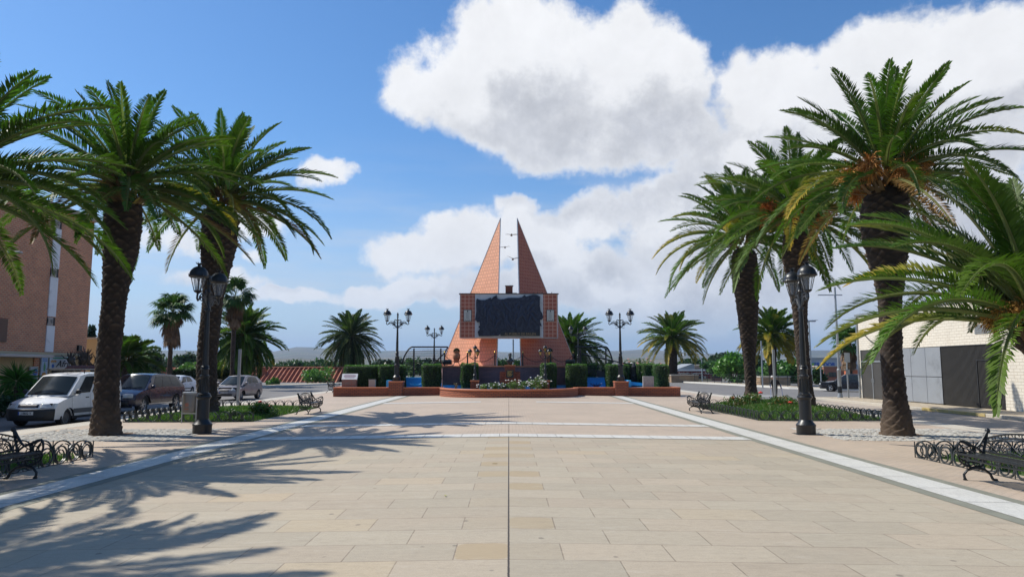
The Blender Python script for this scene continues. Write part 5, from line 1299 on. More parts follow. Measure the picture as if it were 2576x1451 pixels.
def ramp_right():
    t = thing('ramp_balustrade', 'dark sloping handrail and ramp beam descending to the right', 'railing', (0,51.6,0))
    mb = MB(); Yr = 51.6
    P = [(440,742),(600,780),(770,815),(960,860),(1160,888)]; pts = [AT((2200+a*.2894)/1.59,(1200+b*.2894)/1.59,Yr) for a,b in P]; mb.tube([(p.x,0,p.z) for p in pts], .045, 6); mb.build('handrail', M['iron'], t)
    mb = MB(); a = AT((2200+520*.2894)/1.59,(1200+925*.2894)/1.59,Yr); b = AT((2200+790*.2894)/1.59,(1200+1000*.2894)/1.59,Yr); c = AT((2200+1190*.2894)/1.59,(1200+1075*.2894)/1.59,Yr)
    mb.prism([(a.x,a.z),(b.x,b.z),(c.x,c.z),(c.x,c.z-.55),(b.x,b.z-.55),(a.x,a.z-.45)], -.06, .06); mb.build('beam', M['blackplastic'], t)
    mb = MB()
    for k in range(14):
        u = k/13; x = pts[0].x+(pts[-1].x-pts[0].x)*u; z = np.interp(x,[p.x for p in pts],[p.z for p in pts]); mb.tube([(x,0,z),(x,0,z-1.0)],.012,4)
    mb.build('balusters', M['iron'], t)
    c = AT((2200+1165*.2894)/1.59,960,51.0); t = thing('black_turret', 'black tower shaped metal ornament right of the ramp', 'ornament', (c.x,51.0,.1))
    mb = MB(); zt = AT(1690-157,(1200+840*.2894)/1.59,51.0).z-.1; H = zt
    mb.lathe([(.30,0),(.30,H*.12),(.2,H*.16),(.2,H*.45),(.24,H*.47),(.24,H*.5),(.17,H*.54),(.17,H*.78),(.20,H*.8),(.1,H*.88),(.05,H*.94),(.004,H)],8); mb.build('body', M['iron'], t, smooth=30); mb = MB()
    for k in range(8):
        a = 2*math.pi*k/8; mb.lathe([(.03,0),(.03,H*.2),(.002,H*.27)],6,(.22*math.cos(a),.22*math.sin(a),H*.5))
    mb.build('pinnacles', M['iron'], t)
    c = AT((2200+1240*.2894)/1.59,965,52.4); mb = MB(); mb.lathe([(1.1,0),(1.15,1.0),(1.0,1.12)],20,(0,0,0)); o = mb.build('round_brick_planter', M['redbrick'], smooth=40, loc=(c.x,52.4,-.1)); tag(o, 'round brick tub behind the right wall lamp', 'planter')
ramp_right()
# ---------------------------------------------------------------- lamp posts
def lantern(parent, x, z0, s=1.0, y=0, amber=False, name='lantern'):
    """glass lantern tapering downwards under a domed cap; z0 = its foot"""
    mb = MB(); n = 6
    for k in range(n):
        a = 2*math.pi*k/n; mb.tube([(x+.105*s*math.cos(a),y+.105*s*math.sin(a),z0+.06*s),(x+.20*s*math.cos(a),y+.20*s*math.sin(a),z0+.44*s)],.011*s,4)
    mb.lathe([(.02*s,-.02*s),(.05*s,.0),(.10*s,.03*s),(.12*s,.06*s),(.10*s,.075*s)],n,(x,y,z0)); mb.lathe([(.03*s,.07*s),(.03*s,.33*s),(.05*s,.40*s)],6,(x,y,z0))
    for k in range(n):
        a = 2*math.pi*k/n; b = 2*math.pi*(k+1)/n; mb.tube([(x+.20*s*math.cos(a),y+.20*s*math.sin(a),z0+.44*s),(x+.20*s*math.cos(b),y+.20*s*math.sin(b),z0+.44*s)],.012*s,4)
    fr = mb.build(name, M['iron'], parent)
    mb = MB(); mb.lathe([(.22*s,.43*s),(.27*s,.47*s),(.245*s,.50*s),(.245*s,.55*s),(.22*s,.62*s),(.15*s,.70*s),(.085*s,.735*s),(.045*s,.745*s),(.04*s,.79*s),(.085*s,.825*s),(.06*s,.83*s)],18,(x,y,z0))
    for k in range(8):
        a = 2*math.pi*k/8; mb.tube([(x+.26*s*math.cos(a),y+.26*s*math.sin(a),z0+.46*s),(x+.285*s*math.cos(a),y+.285*s*math.sin(a),z0+.53*s)],[.02*s,.004],4)
        mb.tube([(x+.075*s*math.cos(a),y+.075*s*math.sin(a),z0+.82*s),(x+.1*s*math.cos(a),y+.1*s*math.sin(a),z0+.865*s)],[.014*s,.003],4)
    mb.build('cap', M['iron'], fr, smooth=40)
    mb = MB(); mb.lathe([(.10*s,.06*s),(.192*s,.435*s)],n,(x,y,z0),False); mb.build('glass', M['amber'] if amber else M['lampglass'], fr)
def lamp_post(label, loc, rz=0):
    t = thing('lamp_post', label, 'street lamp', loc, rz, 'twin lantern cast iron lamp posts')
    mb = MB(); mb.bb(-.31,.31,-.31,.31,0,.015)
    mb.lathe([(.255,.0),(.255,.22),(.265,.24),(.265,.27),(.23,.31),(.19,.36),(.165,.40)],16); mb.build('base', M['iron'], t, smooth=35)
    mb = MB(); mb.lathe([(.165,.40),(.16,.95),(.185,.98),(.21,1.02),(.20,1.05),(.17,1.07),(.18,1.10),(.13,1.13),(.125,1.16)],16)
    mb.lathe([(.125,1.16),(.12,1.30),(.115,1.55),(.135,1.58),(.135,1.61),(.10,1.64),(.10,1.78),(.125,1.80),(.10,1.84),(.12,1.86),(.085,1.90),(.08,2.4),(.062,3.2),(.055,3.42),(.08,3.45),(.08,3.50),(.055,3.54),(.05,3.95),(.07,3.98),(.045,4.02),(.04,4.15),(.065,4.20),(.04,4.26),(.065,4.33),(.05,4.40),(.012,4.48)],14)
    for k in range(10):
        a = 2*math.pi*k/10; mb.tube([(.128*math.cos(a),.128*math.sin(a),1.17),(.118*math.cos(a),.118*math.sin(a),1.52)],.014,4)
    mb.build('shaft', M['iron'], t, smooth=35)
    for s in (-1,1):
        mb = MB(); X = lambda u: s*u
        mb.tube([(X(.05),0,3.52),(X(.20),0,3.62),(X(.34),0,3.78),(X(.48),0,3.80),(X(.60),0,3.72),(X(.68),0,3.68),(X(.74),0,3.74),(X(.72),0,3.84),(X(.69),0,3.90)],[.028]*9,6)
        mb.tube([(X(.05),0,3.95),(X(.14),0,4.02),(X(.22),0,3.98),(X(.24),0,3.90),(X(.17),0,3.87)],.018,5)
        mb.tube([(X(.05),0,3.78),(X(.16),0,3.84),(X(.30),0,3.88),(X(.44),0,3.90),(X(.56),0,3.82),(X(.60),0,3.76)],.018,5)
        mb.ring((X(.24),0,3.72),.115,.115,.016,'xz'); mb.ring((X(.12),0,3.58),.06,.06,.013,'xz'); mb.ring((X(.45),0,3.74),.055,.055,.012,'xz'); mb.ring((X(.14),0,3.93),.05,.05,.012,'xz'); mb.ring((X(.36),0,3.85),.05,.045,.012,'xz')
        mb.lathe([(.001,-.012),(.085,-.012),(.085,.012),(.001,.012)],14,(0,0,0)) if False else None
        m2 = [(X(.24)+.085*math.cos(2*math.pi*k/14), 3.72+.085*math.sin(2*math.pi*k/14)) for k in range(14)]; mb.prism(m2, -.014, .014)
        mb.tube([(X(.10),0,3.50),(X(.20),0,3.44),(X(.28),0,3.46),(X(.26),0,3.52)],.013,5)
        mb.build('scroll_arm', M['iron'], t)
        lantern(t, s*.69, 3.88, 1.0)
    return t
LP1 = lamp_post('nearest left twin lantern lamp post before the thick palm trunk', (-8.59,20.4,ZB+.02), R(90))
place_copy(LP1, 'nearest right twin lantern lamp post before a palm trunk', (8.24,20.1,ZB+.02), R(84))
place_copy(LP1, 'twin lantern lamp post on the left brick pedestal of the fountain', (PED[0][0],PED[0][1],.84), 0)
place_copy(LP1, 'twin lantern lamp post on the right brick pedestal of the fountain', (PED[1][0],PED[1][1],.84), 0)
place_copy(LP1, 'far twin lantern lamp post seen over the left arched railing', (AT(1092,900,70).x,70,1.1), 0)
place_copy(LP1, 'far twin lantern lamp post in front of the half hidden palm', (AT(1454.6,900,70).x,70,1.1), 0)
mb = MB(); 
for px in (1092,1454.6): mb.bb(AT(px,900,70).x-.5,AT(px,900,70).x+.5,69.5,70.5,-.4,1.1)
for i_, px in enumerate((1092,1454.6)):
    mb = MB(); x_ = AT(px,900,70).x; mb.bb(x_-.45,x_+.45,69.55,70.45,-.4,1.1); o = mb.build('brick_pedestal', M['redbrick']); tag(o, ['brick pier under the far lamp left of the monument','brick pier under the far lamp right of the monument'][i_], 'pedestal', 'brick lamp pedestals')
def triple(label, loc):
    t = thing('triple_lamp', label, 'street lamp', loc, 0, 'small lamps with amber lanterns'); s = .46
    mb = MB(); mb.lathe([(.17,0),(.17,.05),(.12,.09),(.10,.30),(.13,.33),(.08,.38),(.06,.70),(.075,.72),(.045,.76),(.035,1.35),(.06,1.38),(.03,1.42),(.03,1.72)],12); mb.build('shaft', M['iron'], t, smooth=35)
    for a in (0,120,240):
        mb = MB(); c_, s_ = math.cos(R(a+180)), math.sin(R(a+180)); mb.tube([(0,0,1.38),(c_*.14,s_*.14,1.30),(c_*.26,s_*.26,1.36),(c_*.31,s_*.31,1.46),(c_*.31,s_*.31,1.52)],.018,5); mb.tube([(0,0,1.48),(c_*.12,s_*.12,1.44),(c_*.2,s_*.2,1.36)],.012,5); mb.build('scroll_arm', M['iron'], t)
        lantern(t, c_*.31, 1.50, .52, s_*.31, True)
    lantern(t, 0, 1.72, .52, 0, True)
    return t
TL = triple('small black lamp with amber lanterns left of the bust', (PED[2][0],PED[2][1],.94)); place_copy(TL, 'small black lamp with amber lanterns right of the bust', (PED[3][0],PED[3][1],.94), R(20))

# ---------------------------------------------------------------- low iron fences round the beds
def fence_side(t, name, a, b, pitch=.42):
    a = Vector(a); b = Vector(b); d = b-a; n = max(1, round(d.length/pitch)); d.normalize(); st = (b-a).length/n; mb = MB()
    ang = math.atan2(d.y, d.x); mb.M = Matrix.Translation(a) @ Matrix.Rotation(ang, 4, 'Z'); h = .36
    for i in range(n+1):
        x = i*st; mb.bb(x-.009,x+.009,-.006,.006,0,h-.01)
        if i < n:
            cx = x+st/2; mb.ring((cx,.009,.19),st/2-.02,.165,.0175,'xz',20,0,360); mb.ring((cx-.035,-.006,.175),st/2-.085,.115,.0135,'xz',16,90,430)
    mb.bb(0,n*st,-.006,.006,.012,.030); return mb.build(name, M['iron_green'], t)
def bed_fence(label, x0, x1, y0, y1, sides, group='low scroll fences round the lawns'):
    t = thing('iron_fence', label, 'fence', ((x0+x1)/2,(y0+y1)/2,ZB), 0, group); hx, hy = (x1-x0)/2, (y1-y0)/2
    E = {'near':((-hx,-hy,0),(hx,-hy,0)),'far':((hx,hy,0),(-hx,hy,0)),'right':((hx,-hy,0),(hx,hy,0)),'left':((-hx,hy,0),(-hx,-hy,0))}
    for s in sides: fence_side(t, 'fence_side', *E[s])
bed_fence('low scroll iron fence round the lawn behind the left lamp', -BX1, -BX0, 24.9, 33.5, ('near','far','left'))
bed_fence('low scroll iron fence round the rose bed behind the right lamp', BX0, BX1, 25.4, 34.4, ('near','far','right','left'))
bed_fence('low scroll iron fence behind the bench at the left edge', -BX1, -8.62, 6.6, 15.15, ('near','far','right'))
bed_fence('low scroll iron fence behind the bench at the right edge', 8.35, BX1, 6.6, 14.95, ('near','far','left'))
for (s, y0, y1, lb) in ((-1,24.9,33.5,0),(1,25.4,34.4,0),(-1,6.6,15.15,0),(1,6.6,14.95,0)):
    mb = MB(); xin, xou = s*(8.68), s*BX1; mb.bb(min(xin,xin-s*.06),max(xin,xin-s*.06),y0,y1,-.2,ZB+.02); mb.bb(min(xin,xou),max(xin,xou),y0-.03,y0+.03,-.2,ZB+.018); mb.bb(min(xin,xou),max(xin,xou),y1-.03,y1+.03,-.2,ZB+.018)
    o = mb.build('bed_edging', M['granite'] if False else M['greenstone']); o['kind'] = 'structure'

# ---------------------------------------------------------------- benches
def bench(label, loc, rz):
    """seat faces +x, length along y"""
    t = thing('iron_bench', label, 'bench', loc, rz, 'ornate cast iron benches'); L = 1.85
    def end(y):
        mb = MB(); P = lambda pts: [(p[0], y, p[1]) for p in pts]
        f = lambda x: .44-x   # profile drawn with the front foot at 0
        def tb(pts, r, n=6): mb.tube([(f(x), y, z) for x, z in pts], r, n)
        tb([(-.02,.012),(.03,.012),(.0,.04),(-.01,.10),(.05,.17),(.19,.215)],[.02,.026,.024,.022,.022,.03])
        tb([(.53,.012),(.47,.012),(.45,.04),(.42,.11),(.33,.18),(.19,.215)],[.02,.026,.024,.022,.022,.03])
        tb([(-.07,.43),(-.085,.38),(-.06,.31),(.02,.25),(.10,.22),(.19,.20),(.30,.24),(.36,.32),(.37,.40)],.018)
        tb([(-.07,.43),(-.03,.455),(.03,.44)],.016); tb([(-.07,.43),(-.09,.50),(-.085,.58),(-.05,.63),(.01,.62),(.10,.575),(.22,.53),(.28,.58),(.36,.70),(.42,.80)],[.018,.018,.022,.026,.026,.024,.022,.024,.027,.03])
        mb.sphere((f(.425),y,.80),.042,8,6)
        tb([(.42,.80),(.38,.62),(.345,.50),(.34,.40)],.024); tb([(.23,.53),(.30,.47),(.36,.42)],.018)
        tb([(-.06,.60),(.0,.52),(.03,.44)],.014); tb([(.0,.52),(.06,.53),(.10,.47),(.12,.42)],.011); tb([(.06,.53),(.12,.55)],.010); tb([(.10,.47),(.17,.49),(.22,.53)],.010); tb([(.17,.49),(.20,.42)],.010)
        tb([(.03,.44),(.10,.46),(.17,.43)],.010); tb([(.33,.64),(.37,.60)],.012); tb([(.30,.58),(.36,.52)],.010)
        for (x,z,rx,rz_) in ((.06,.34,.05,.05),(.16,.35,.045,.05),(.25,.33,.04,.045),(.11,.27,.045,.025),(.21,.26,.04,.025),(-.01,.36,.03,.045)): mb.ring((f(x),y,z),rx,rz_,.010,'xz',12)
        tb([(-.06,.36),(.05,.30),(.2,.29),(.34,.36)],.011); tb([(.02,.25),(.04,.44)],.010)
        mb.build('end_frame', M['iron'], t, smooth=50)
    end(-L/2); end(L/2)
    mb = MB(); f = lambda x: .44-x
    for k, x in enumerate((-.045,.03,.105,.18,.255,.325)):
        mb.bb(f(x)-.022,f(x)+.022,-L/2,L/2,.425-.006*math.sin(k*.6),.440-.006*math.sin(k*.6))
    mb.tube([(f(-.075),-L/2,.43),(f(-.075),L/2,.43)],.018,6); mb.tube([(f(-.06),-L/2,.37),(f(-.09),0,.355),(f(-.06),L/2,.37)],.013,5)
    for k in range(9):
        y = -L/2+L*(k+.5)/9; mb.ring((f(-.065),y,.395),.075,.028,.008,'yz',12)
    mb.build('seat', M['iron'], t)
    # backrest: arch, fan of spokes, arcs
    mb = MB(); h0, h1 = .47, .80
    def B(u, v):  # u along y -1..1, v height 0..1 leaning back
        return (f(.345+.075*v), u*L/2, h0+(h1-h0)*v)
    arch = [B(u, .62+.42*(1-u*u)) for u in np.linspace(-.97,.97,25)]; mb.tube(arch, .014, 6)
    mb.tube([B(u, 0) for u in np.linspace(-1,1,5)], .016, 6)
    mb.tube([B(u, .42+.40*(1-u*u)) for u in np.linspace(-.95,.95,21)], .010, 5)
    for g in (-.60,0,.60):
        for k in range(9):
            a = math.pi*(k+.5)/9; r0, r1 = .10, .36 if abs(g) > .1 else .46
            p = []
            for r in (r0, (r0+r1)/2, r1):
                u = g+math.cos(a)*r*.92*.9; v = min(.60+.36*(1-u*u), math.sin(a)*r*1.95); p.append(B(max(-.97,min(.97,u)), v))
            mb.tube(p, .008, 5)
        for r in (.10,.22,.33):
            mb.tube([B(max(-.97,min(.97,g+math.cos(a)*r*.85)), min(.93,math.sin(a)*r*1.95)) for a in np.linspace(0,math.pi,13)], .009, 5)
    for k in range(12):
        u = -.88+.16*k; v = .62+.42*(1-u*u)-.11; c = B(u, v); mb.ring(c,.05,.032,.008,'yz',10,0,300)
    mb.build('backrest', M['iron'], t, smooth=50)
    return t
BN = bench('ornate iron bench beyond the left lamp, beside the white band', (-8.5,29.55,ZB+.02), 0)
q_ = G(775,1041.7); BN.location = (q_.x-.44, q_.y+.93, ZB+.02)
place_copy(BN, 'ornate iron bench beyond the right side, by the rose bed corner', (G(1764,1039.5).x+.44,G(1764,1039.5).y+.93,ZB+.02), math.pi)
place_copy(BN, 'nearest ornate iron bench at the left edge of the photograph', (G(90,1203).x-.44,G(90,1203).y-.93,ZB+.03), 0)
place_copy(BN, 'nearest ornate iron bench at the right edge of the photograph', (G(2427,1207).x+.44,G(2427,1207).y-.93,ZB+.03), math.pi)
place_copy(BN, 'small dark bench far behind the left end wall', (-16.6+3.0,55.0,ZB), 0)
mb = MB(); mb.bb(-9.4,-8.95,10.6,11.0,-.1,.75)
o = None
def bin_():
    t = thing('litter_bin', 'steel litter bin on posts beside the left lamp base', 'litter bin', (-10.83,24.6,ZB))
    mb = MB(); mb.lathe([(.19,.36),(.20,.37),(.21,.98),(.205,1.0),(.19,1.0),(.18,.5)],20,cap=True); mb.build('bucket', pm('brushed_bin_steel', (.20,.18,.16), .4, .3, 5, 0, .7), t, smooth=40)
    mb = MB(); mb.lathe([(.225,.98),(.225,1.03),(.19,1.04)],20); mb.build('rim', M['galv'], t, smooth=40)
    mb = MB(); mb.tube([(-.24,0,0),(-.24,0,.92),(-.15,0,.92)],.02,6); mb.tube([(.24,0,0),(.24,0,.92),(.15,0,.92)],.02,6); mb.bb(-.24,.24,-.015,.015,.30,.34); mb.build('stand', M['galv'], t)
    mb = MB(); mb.sphere((0,-.2,.62),.07,10,6,(1,.12,1)); mb.bb(-.07,.07,-.212,-.2,.46,.50); mb.build('worn_sticker', pm('rust_stain', (.28,.13,.09), .8, .3, 6), t)
bin_()
def signpost(label, px, Y, zb, ytop, r=.05, square=False, plates=(), mat='galv', arm=None, group='grey sign posts'):
    c = AT(px, 925, Y); H = AT(px, ytop, Y).z-zb; t = thing('sign_post', label, 'sign post', (c.x,Y,zb), 0, group)
    mb = MB()
    if square: mb.bb(-r,r,-r,r,0,H)
    else: mb.lathe([(r,0),(r,H)],10)
    mb.build('pole', M[mat], t, smooth=40)
    for (zt, w_, h_, nm, rz) in plates:
        mb = MB(); mb.box((0,-r-.02,H-zt),(w_,.015,h_),rz); mb.build(nm, M['galv'], t, bevel=.005)
    return t
signpost('grey square signpost standing in the left lawn before the hatchback', 602, 36.5, ZB, 878, .06, True, ((.5,.03,.9,'edge_on_plate',0),))
signpost('grey signpost behind the rose bush hiding the pedestrian', 1947, 36.2, ZB, 879, .05, True, ((.5,.07,.9,'edge_on_plate',R(80)),))
signpost('thin light pole right of the swollen palm trunk', 1717+200, 72, RZ, 857, .07)
signpost('thin signpost with triangular sign seen from behind near the dark sedan', 2064, 66, RZ, 908, .05, False, ((.22,.5,.5,'sign_back',R(45)),))
signpost('tall signpost with square sign seen edge-on by the street corner', 2131, 45.3, RZ+.14, 887, .05, False, ((.3,.62,.6,'sign_back',R(35)),(1.2,.4,.3,'lower_sign_back',R(30))))
def tall_lamp():
    Y = 45.6; c = AT(2110,925,Y); zt = AT(2100,722,Y).z; t = thing('street_light', 'tall grey street light with crossbar at the garage corner', 'street light', (c.x,Y,-.16), 0, 'plain grey street lights')
    mb = MB(); mb.lathe([(.17,0),(.16,.1),(.12,.3),(.115,1.65),(.13,1.68),(.13,1.75),(.08,1.8),(.06,zt+.16)],12); mb.build('pole', M['galv'], t, smooth=40)
    mb = MB(); zz = AT(2100,742,Y).z+.16; mb.tube([(-1.1,0,zz),(.45,0,zz)],.035,6); mb.build('crossbar', M['galv'], t)
    mb = MB(); mb.lathe([(.135,0.3),(.13,.7)],12); mb.build('dark_band', M['iron'], t)
    Y = 70; c = AT(2040,925,Y); t = thing('street_light', 'grey street light half hidden by the right palm trunk', 'street light', (c.x,Y,RZ), 0, 'plain grey street lights'); H = AT(2037,808,Y).z-RZ
    mb = MB(); mb.lathe([(.12,0),(.07,H)],10); mb.build('pole', M['galv'], t, smooth=40); mb = MB(); mb.box((.1,-.2,H),(.9,.35,.12)); mb.tube([(-.5,0,H+.05),(.9,0,H+.12)],.03,5); mb.build('lamp_head', M['galv'], t, bevel=.03)
    for (px, py, Y, lb, d) in ((1766,932,150,'small street light before the pines at the maroon shop',-1),(1291,855,95,'thin distant pole seen through the monument opening',0)):
        c = AT(px,925,Y); pyt = 927-38 if d else 870; H = AT(px, (1380+385*.1553)/1.59 if d else 853, Y).z+3; t = thing('street_light', lb, 'street light', (c.x,Y,-3), 0, 'plain grey street lights')
        mb = MB(); mb.lathe([(.16,0),(.12,H)] if d else [(.12,0),(.10,H)],10); mb.build('pole', M['galv'], t, smooth=40)
        if d: mb = MB(); mb.tube([(0,0,H),(-.8,0,H+.9),(-2.8,0,H+1.1)],.1,6); mb.box((-3.2,0,H+1.1),(1.4,.5,.25)); mb.build('lamp_head', M['white'], t)
    t = thing('wall_lamp', 'street lamp arm reaching in front of the brick apartment wall', 'street light', tuple(AT(-40,637,27)), 0); mb = MB(); mb.tube([(-1.0,0,-.03),(0.1,0,.0),(.7,0,.02)],.03,6); mb.build('arm', M['galv'], t); mb = MB(); mb.box((1.05,0,.03),(.75,.22,.07)); mb.build('lamp_head', M['galv'], t, bevel=.03)
tall_lamp()
# far railing on the right and on the left, stone planters
def far_rail():
    t = None; seg = [(20.6,104.2),(24.9,99.6),(27.0,82.2),(28.0,69.8)]
    for i in range(3):
        (xa,ya),(xb,yb) = seg[i], seg[i+1]; lb = ['black bar railing at the far bend of the right street','black bar railing along the far kerb before the maroon shop','black bar railing ending near the dark sedan'][i]
        t = thing('street_railing', lb, 'railing', (xa,ya,-.16), 0, 'black street railings'); dx, dy = xb-xa, yb-ya; L = math.hypot(dx,dy); n = max(2,int(L/2)); mb = MB()
        for k in range(4): mb.tube([(0,0,.25+.27*k),(dx,dy,.25+.27*k)],.022,4)
        mb.build('bars', M['iron'], t)
        for k in range(n+1): m2 = MB(); m2.tube([(dx*k/n,dy*k/n,0),(dx*k/n,dy*k/n,1.12)],.035,6); m2.build('post', M['iron'], t)
far_rail()
def stoneplanter(label, px0, px1, Y, zt, group='stone planters with palms'):
    a, b = AT(px0,960,Y).x, AT(px1,960,Y).x; t = thing('stone_planter', label, 'planter', ((a+b)/2,Y,-.3), 0, group); h = (b-a)/2
    mb = MB(); mb.bb(-h,h,-1.2,1.2,0,zt); mb.build('wall', brickmat('sandstone_blocks', (.36,.25,.15), (.28,.19,.12), (.2,.15,.1), .8,.4,.015,.85,.3,.3), t)
    mb = MB(); mb.bb(-h-.06,h+.06,-1.26,1.26,zt,zt+.12); mb.build('coping', M['granite'], t, bevel=.02)
stoneplanter('stone planter round the yellowing palm at the right end', 1684, 1752, 100, .95); stoneplanter('stone planter behind the pedestrian', 1905, 1978, 80.5, .95); stoneplanter('stone planter at the foot of the hedge behind the hatchback', 506, 545, 72.5, .7)
def person():
    Y = 44.2; c = AT(1950,1000,Y); hgt = AT(1953,946,Y).z-RZ
    o_ = thing('person', 'white-haired person in black clothes walking with two crutches across the right street', 'person', (c.x,Y,RZ)); k = hgt/1.68
    V = [(0,0,.95),(0,0,1.12),(0,-.02,1.32),(-.07,-.04,1.44),(-.12,-.07,1.50),(-.17,-.09,1.58),(-.17,-.08,1.66),  # 0-6 torso, neck, head
         (-.21,-.03,1.38),(-.32,-.05,1.14),(-.36,-.20,.92),(.21,-.03,1.38),(.32,-.05,1.14),(.36,-.20,.92),
         (-.10,0,.88),(-.12,-.06,.48),(-.12,.04,.08),(-.12,-.12,.03),(.10,0,.88),(.12,.05,.48),(.13,.16,.08),(.13,0,.03)]
    E = [(0,1),(1,2),(2,3),(3,4),(4,5),(5,6),(2,7),(7,8),(8,9),(2,10),(10,11),(11,12),(0,13),(13,14),(14,15),(15,16),(0,17),(17,18),(18,19),(19,20)]
    Rd = [(.19,.13),(.21,.14),(.22,.14),(.09,.08),(.055,.055),(.085,.10),(.07,.09),(.07,.07),(.05,.05),(.035,.035),(.07,.07),(.05,.05),(.035,.035),(.10,.10),(.065,.065),(.045,.045),(.04,.035),(.10,.10),(.065,.065),(.045,.045),(.04,.035)]
    me = bpy.data.meshes.new('body'); me.from_pydata([tuple(k*x for x in v) for v in V], E, []); o = bpy.data.objects.new('body', me); C.objects.link(o); o.parent = o_
    o.modifiers.new('s','SKIN'); s = o.modifiers.new('u','SUBSURF'); s.levels = s.render_levels = 2
    for i, r in enumerate(Rd): me.skin_vertices[0].data[i].radius = (r[0]*k, r[1]*k); me.skin_vertices[0].data[i].use_root = (i == 0)
    # clothing and skin by height in one material
    m, w, b, oo = newmat('person_skin_and_clothes'); z = w.sep(w.n('ShaderNodeTexCoord').outputs['Object'])[2]
    c1 = w.mix(w.m('GREATER_THAN', z, 1.455*k), (.012,.012,.014), (.42,.24,.17)); w.put(b.inputs['Base Color'], c1); b.inputs['Roughness'].default_value = .8; me.materials.append(m)
    mb = MB(); mb.sphere((-.17*k,-.075*k,1.64*k),.098*k,12,8,(1,1.05,.9)); mb.build('hair', pm('white_hair', (.62,.60,.56), .8, .1, 8), o_, smooth=60)
    mb = MB(); mb.sphere((-.17*k,-.185*k,1.58*k),.016,6,4); mb.sphere((-.135*k,-.17*k,1.605*k),.009,6,4); mb.sphere((-.205*k,-.17*k,1.605*k),.009,6,4); mb.build('face', pm('skin', (.42,.24,.17), .6, .1, 8), o_, smooth=60)
    sk = pm('skin_hand', (.45,.27,.19), .6, .1, 8)
    for s in (-1,1):
        hm = MB(); bx_ = s*.36*k; hm.tube([(bx_,-.20*k,.93*k),(bx_,-.225*k,.90*k),(bx_,-.24*k,.86*k)],[.03,.042,.032],8)
        for f in range(4): hm.tube([(bx_+s*.03-f*s*.018,-.235*k,.87*k),(bx_+s*.035-f*s*.018,-.275*k,.855*k),(bx_+s*.02-f*s*.018,-.265*k,.825*k-.004*(f%2))],[.010,.009,.007],5)
        hm.tube([(bx_-s*.03,-.21*k,.90*k),(bx_-s*.05,-.245*k,.88*k),(bx_-s*.04,-.27*k,.86*k)],[.012,.010,.008],5); hm.build('hand', sk, o_, smooth=60)
        cr = thing('crutch', ['silver and blue crutch in the left hand of the walker','silver and blue crutch in the right hand of the walker'][s < 0], 'crutch', (c.x+s*.37*k,Y-.26*k,RZ), 0, 'crutches of the walker')
        mm = MB(); mm.tube([(s*.05,-.10,0),(0,0,.86*k),(0,.10,1.12*k)],.016,6); mm.build('shaft', pm('crutch_blue', (.25,.32,.55), .4, .1, 5), cr); mm = MB(); mm.tube([(0,-.01,.86*k),(0,-.11,.87*k)],.018,6); mm.ring((0,.10,1.12*k),.05,.05,.012,'xy',10,200,520); mm.build('grip_and_cuff', M['galv'], cr)
person()
# ---------------------------------------------------------------- parked cars
def carpaint(name, c, rough=.28, coat=1.0, metal=0.0):
    m = pm(name, c, rough, .05, 2.5, 0, metal, coat=coat*.3, dirt=tuple(x*.8+.006 for x in c), dscale=1.0); return m
M['carglass'] = pm('car_glass', (.018,.026,.030), .12, .1, 2, spec=.22)
M['rim'] = pm('alloy_rim', (.45,.46,.47), .35, .1, 6, 0, .7); M['chrome'] = pm('chrome', (.6,.6,.6), .18, .05, 4, 0, 1)
M['headlamp'] = pm('headlamp_glass', (.50,.52,.52), .08, .25, 9, coat=1); M['redlamp'] = pm('tail_lamp', (.35,.02,.015), .15, .1, 6, coat=1)
M['plate'] = pm('number_plate', (.68,.68,.66), .5, .04, 4); M['plateblue'] = pm('plate_blue', (.03,.09,.40), .5, .04, 4); M['ink'] = pm('black_ink', (.015,.015,.015), .6, .1, 4)
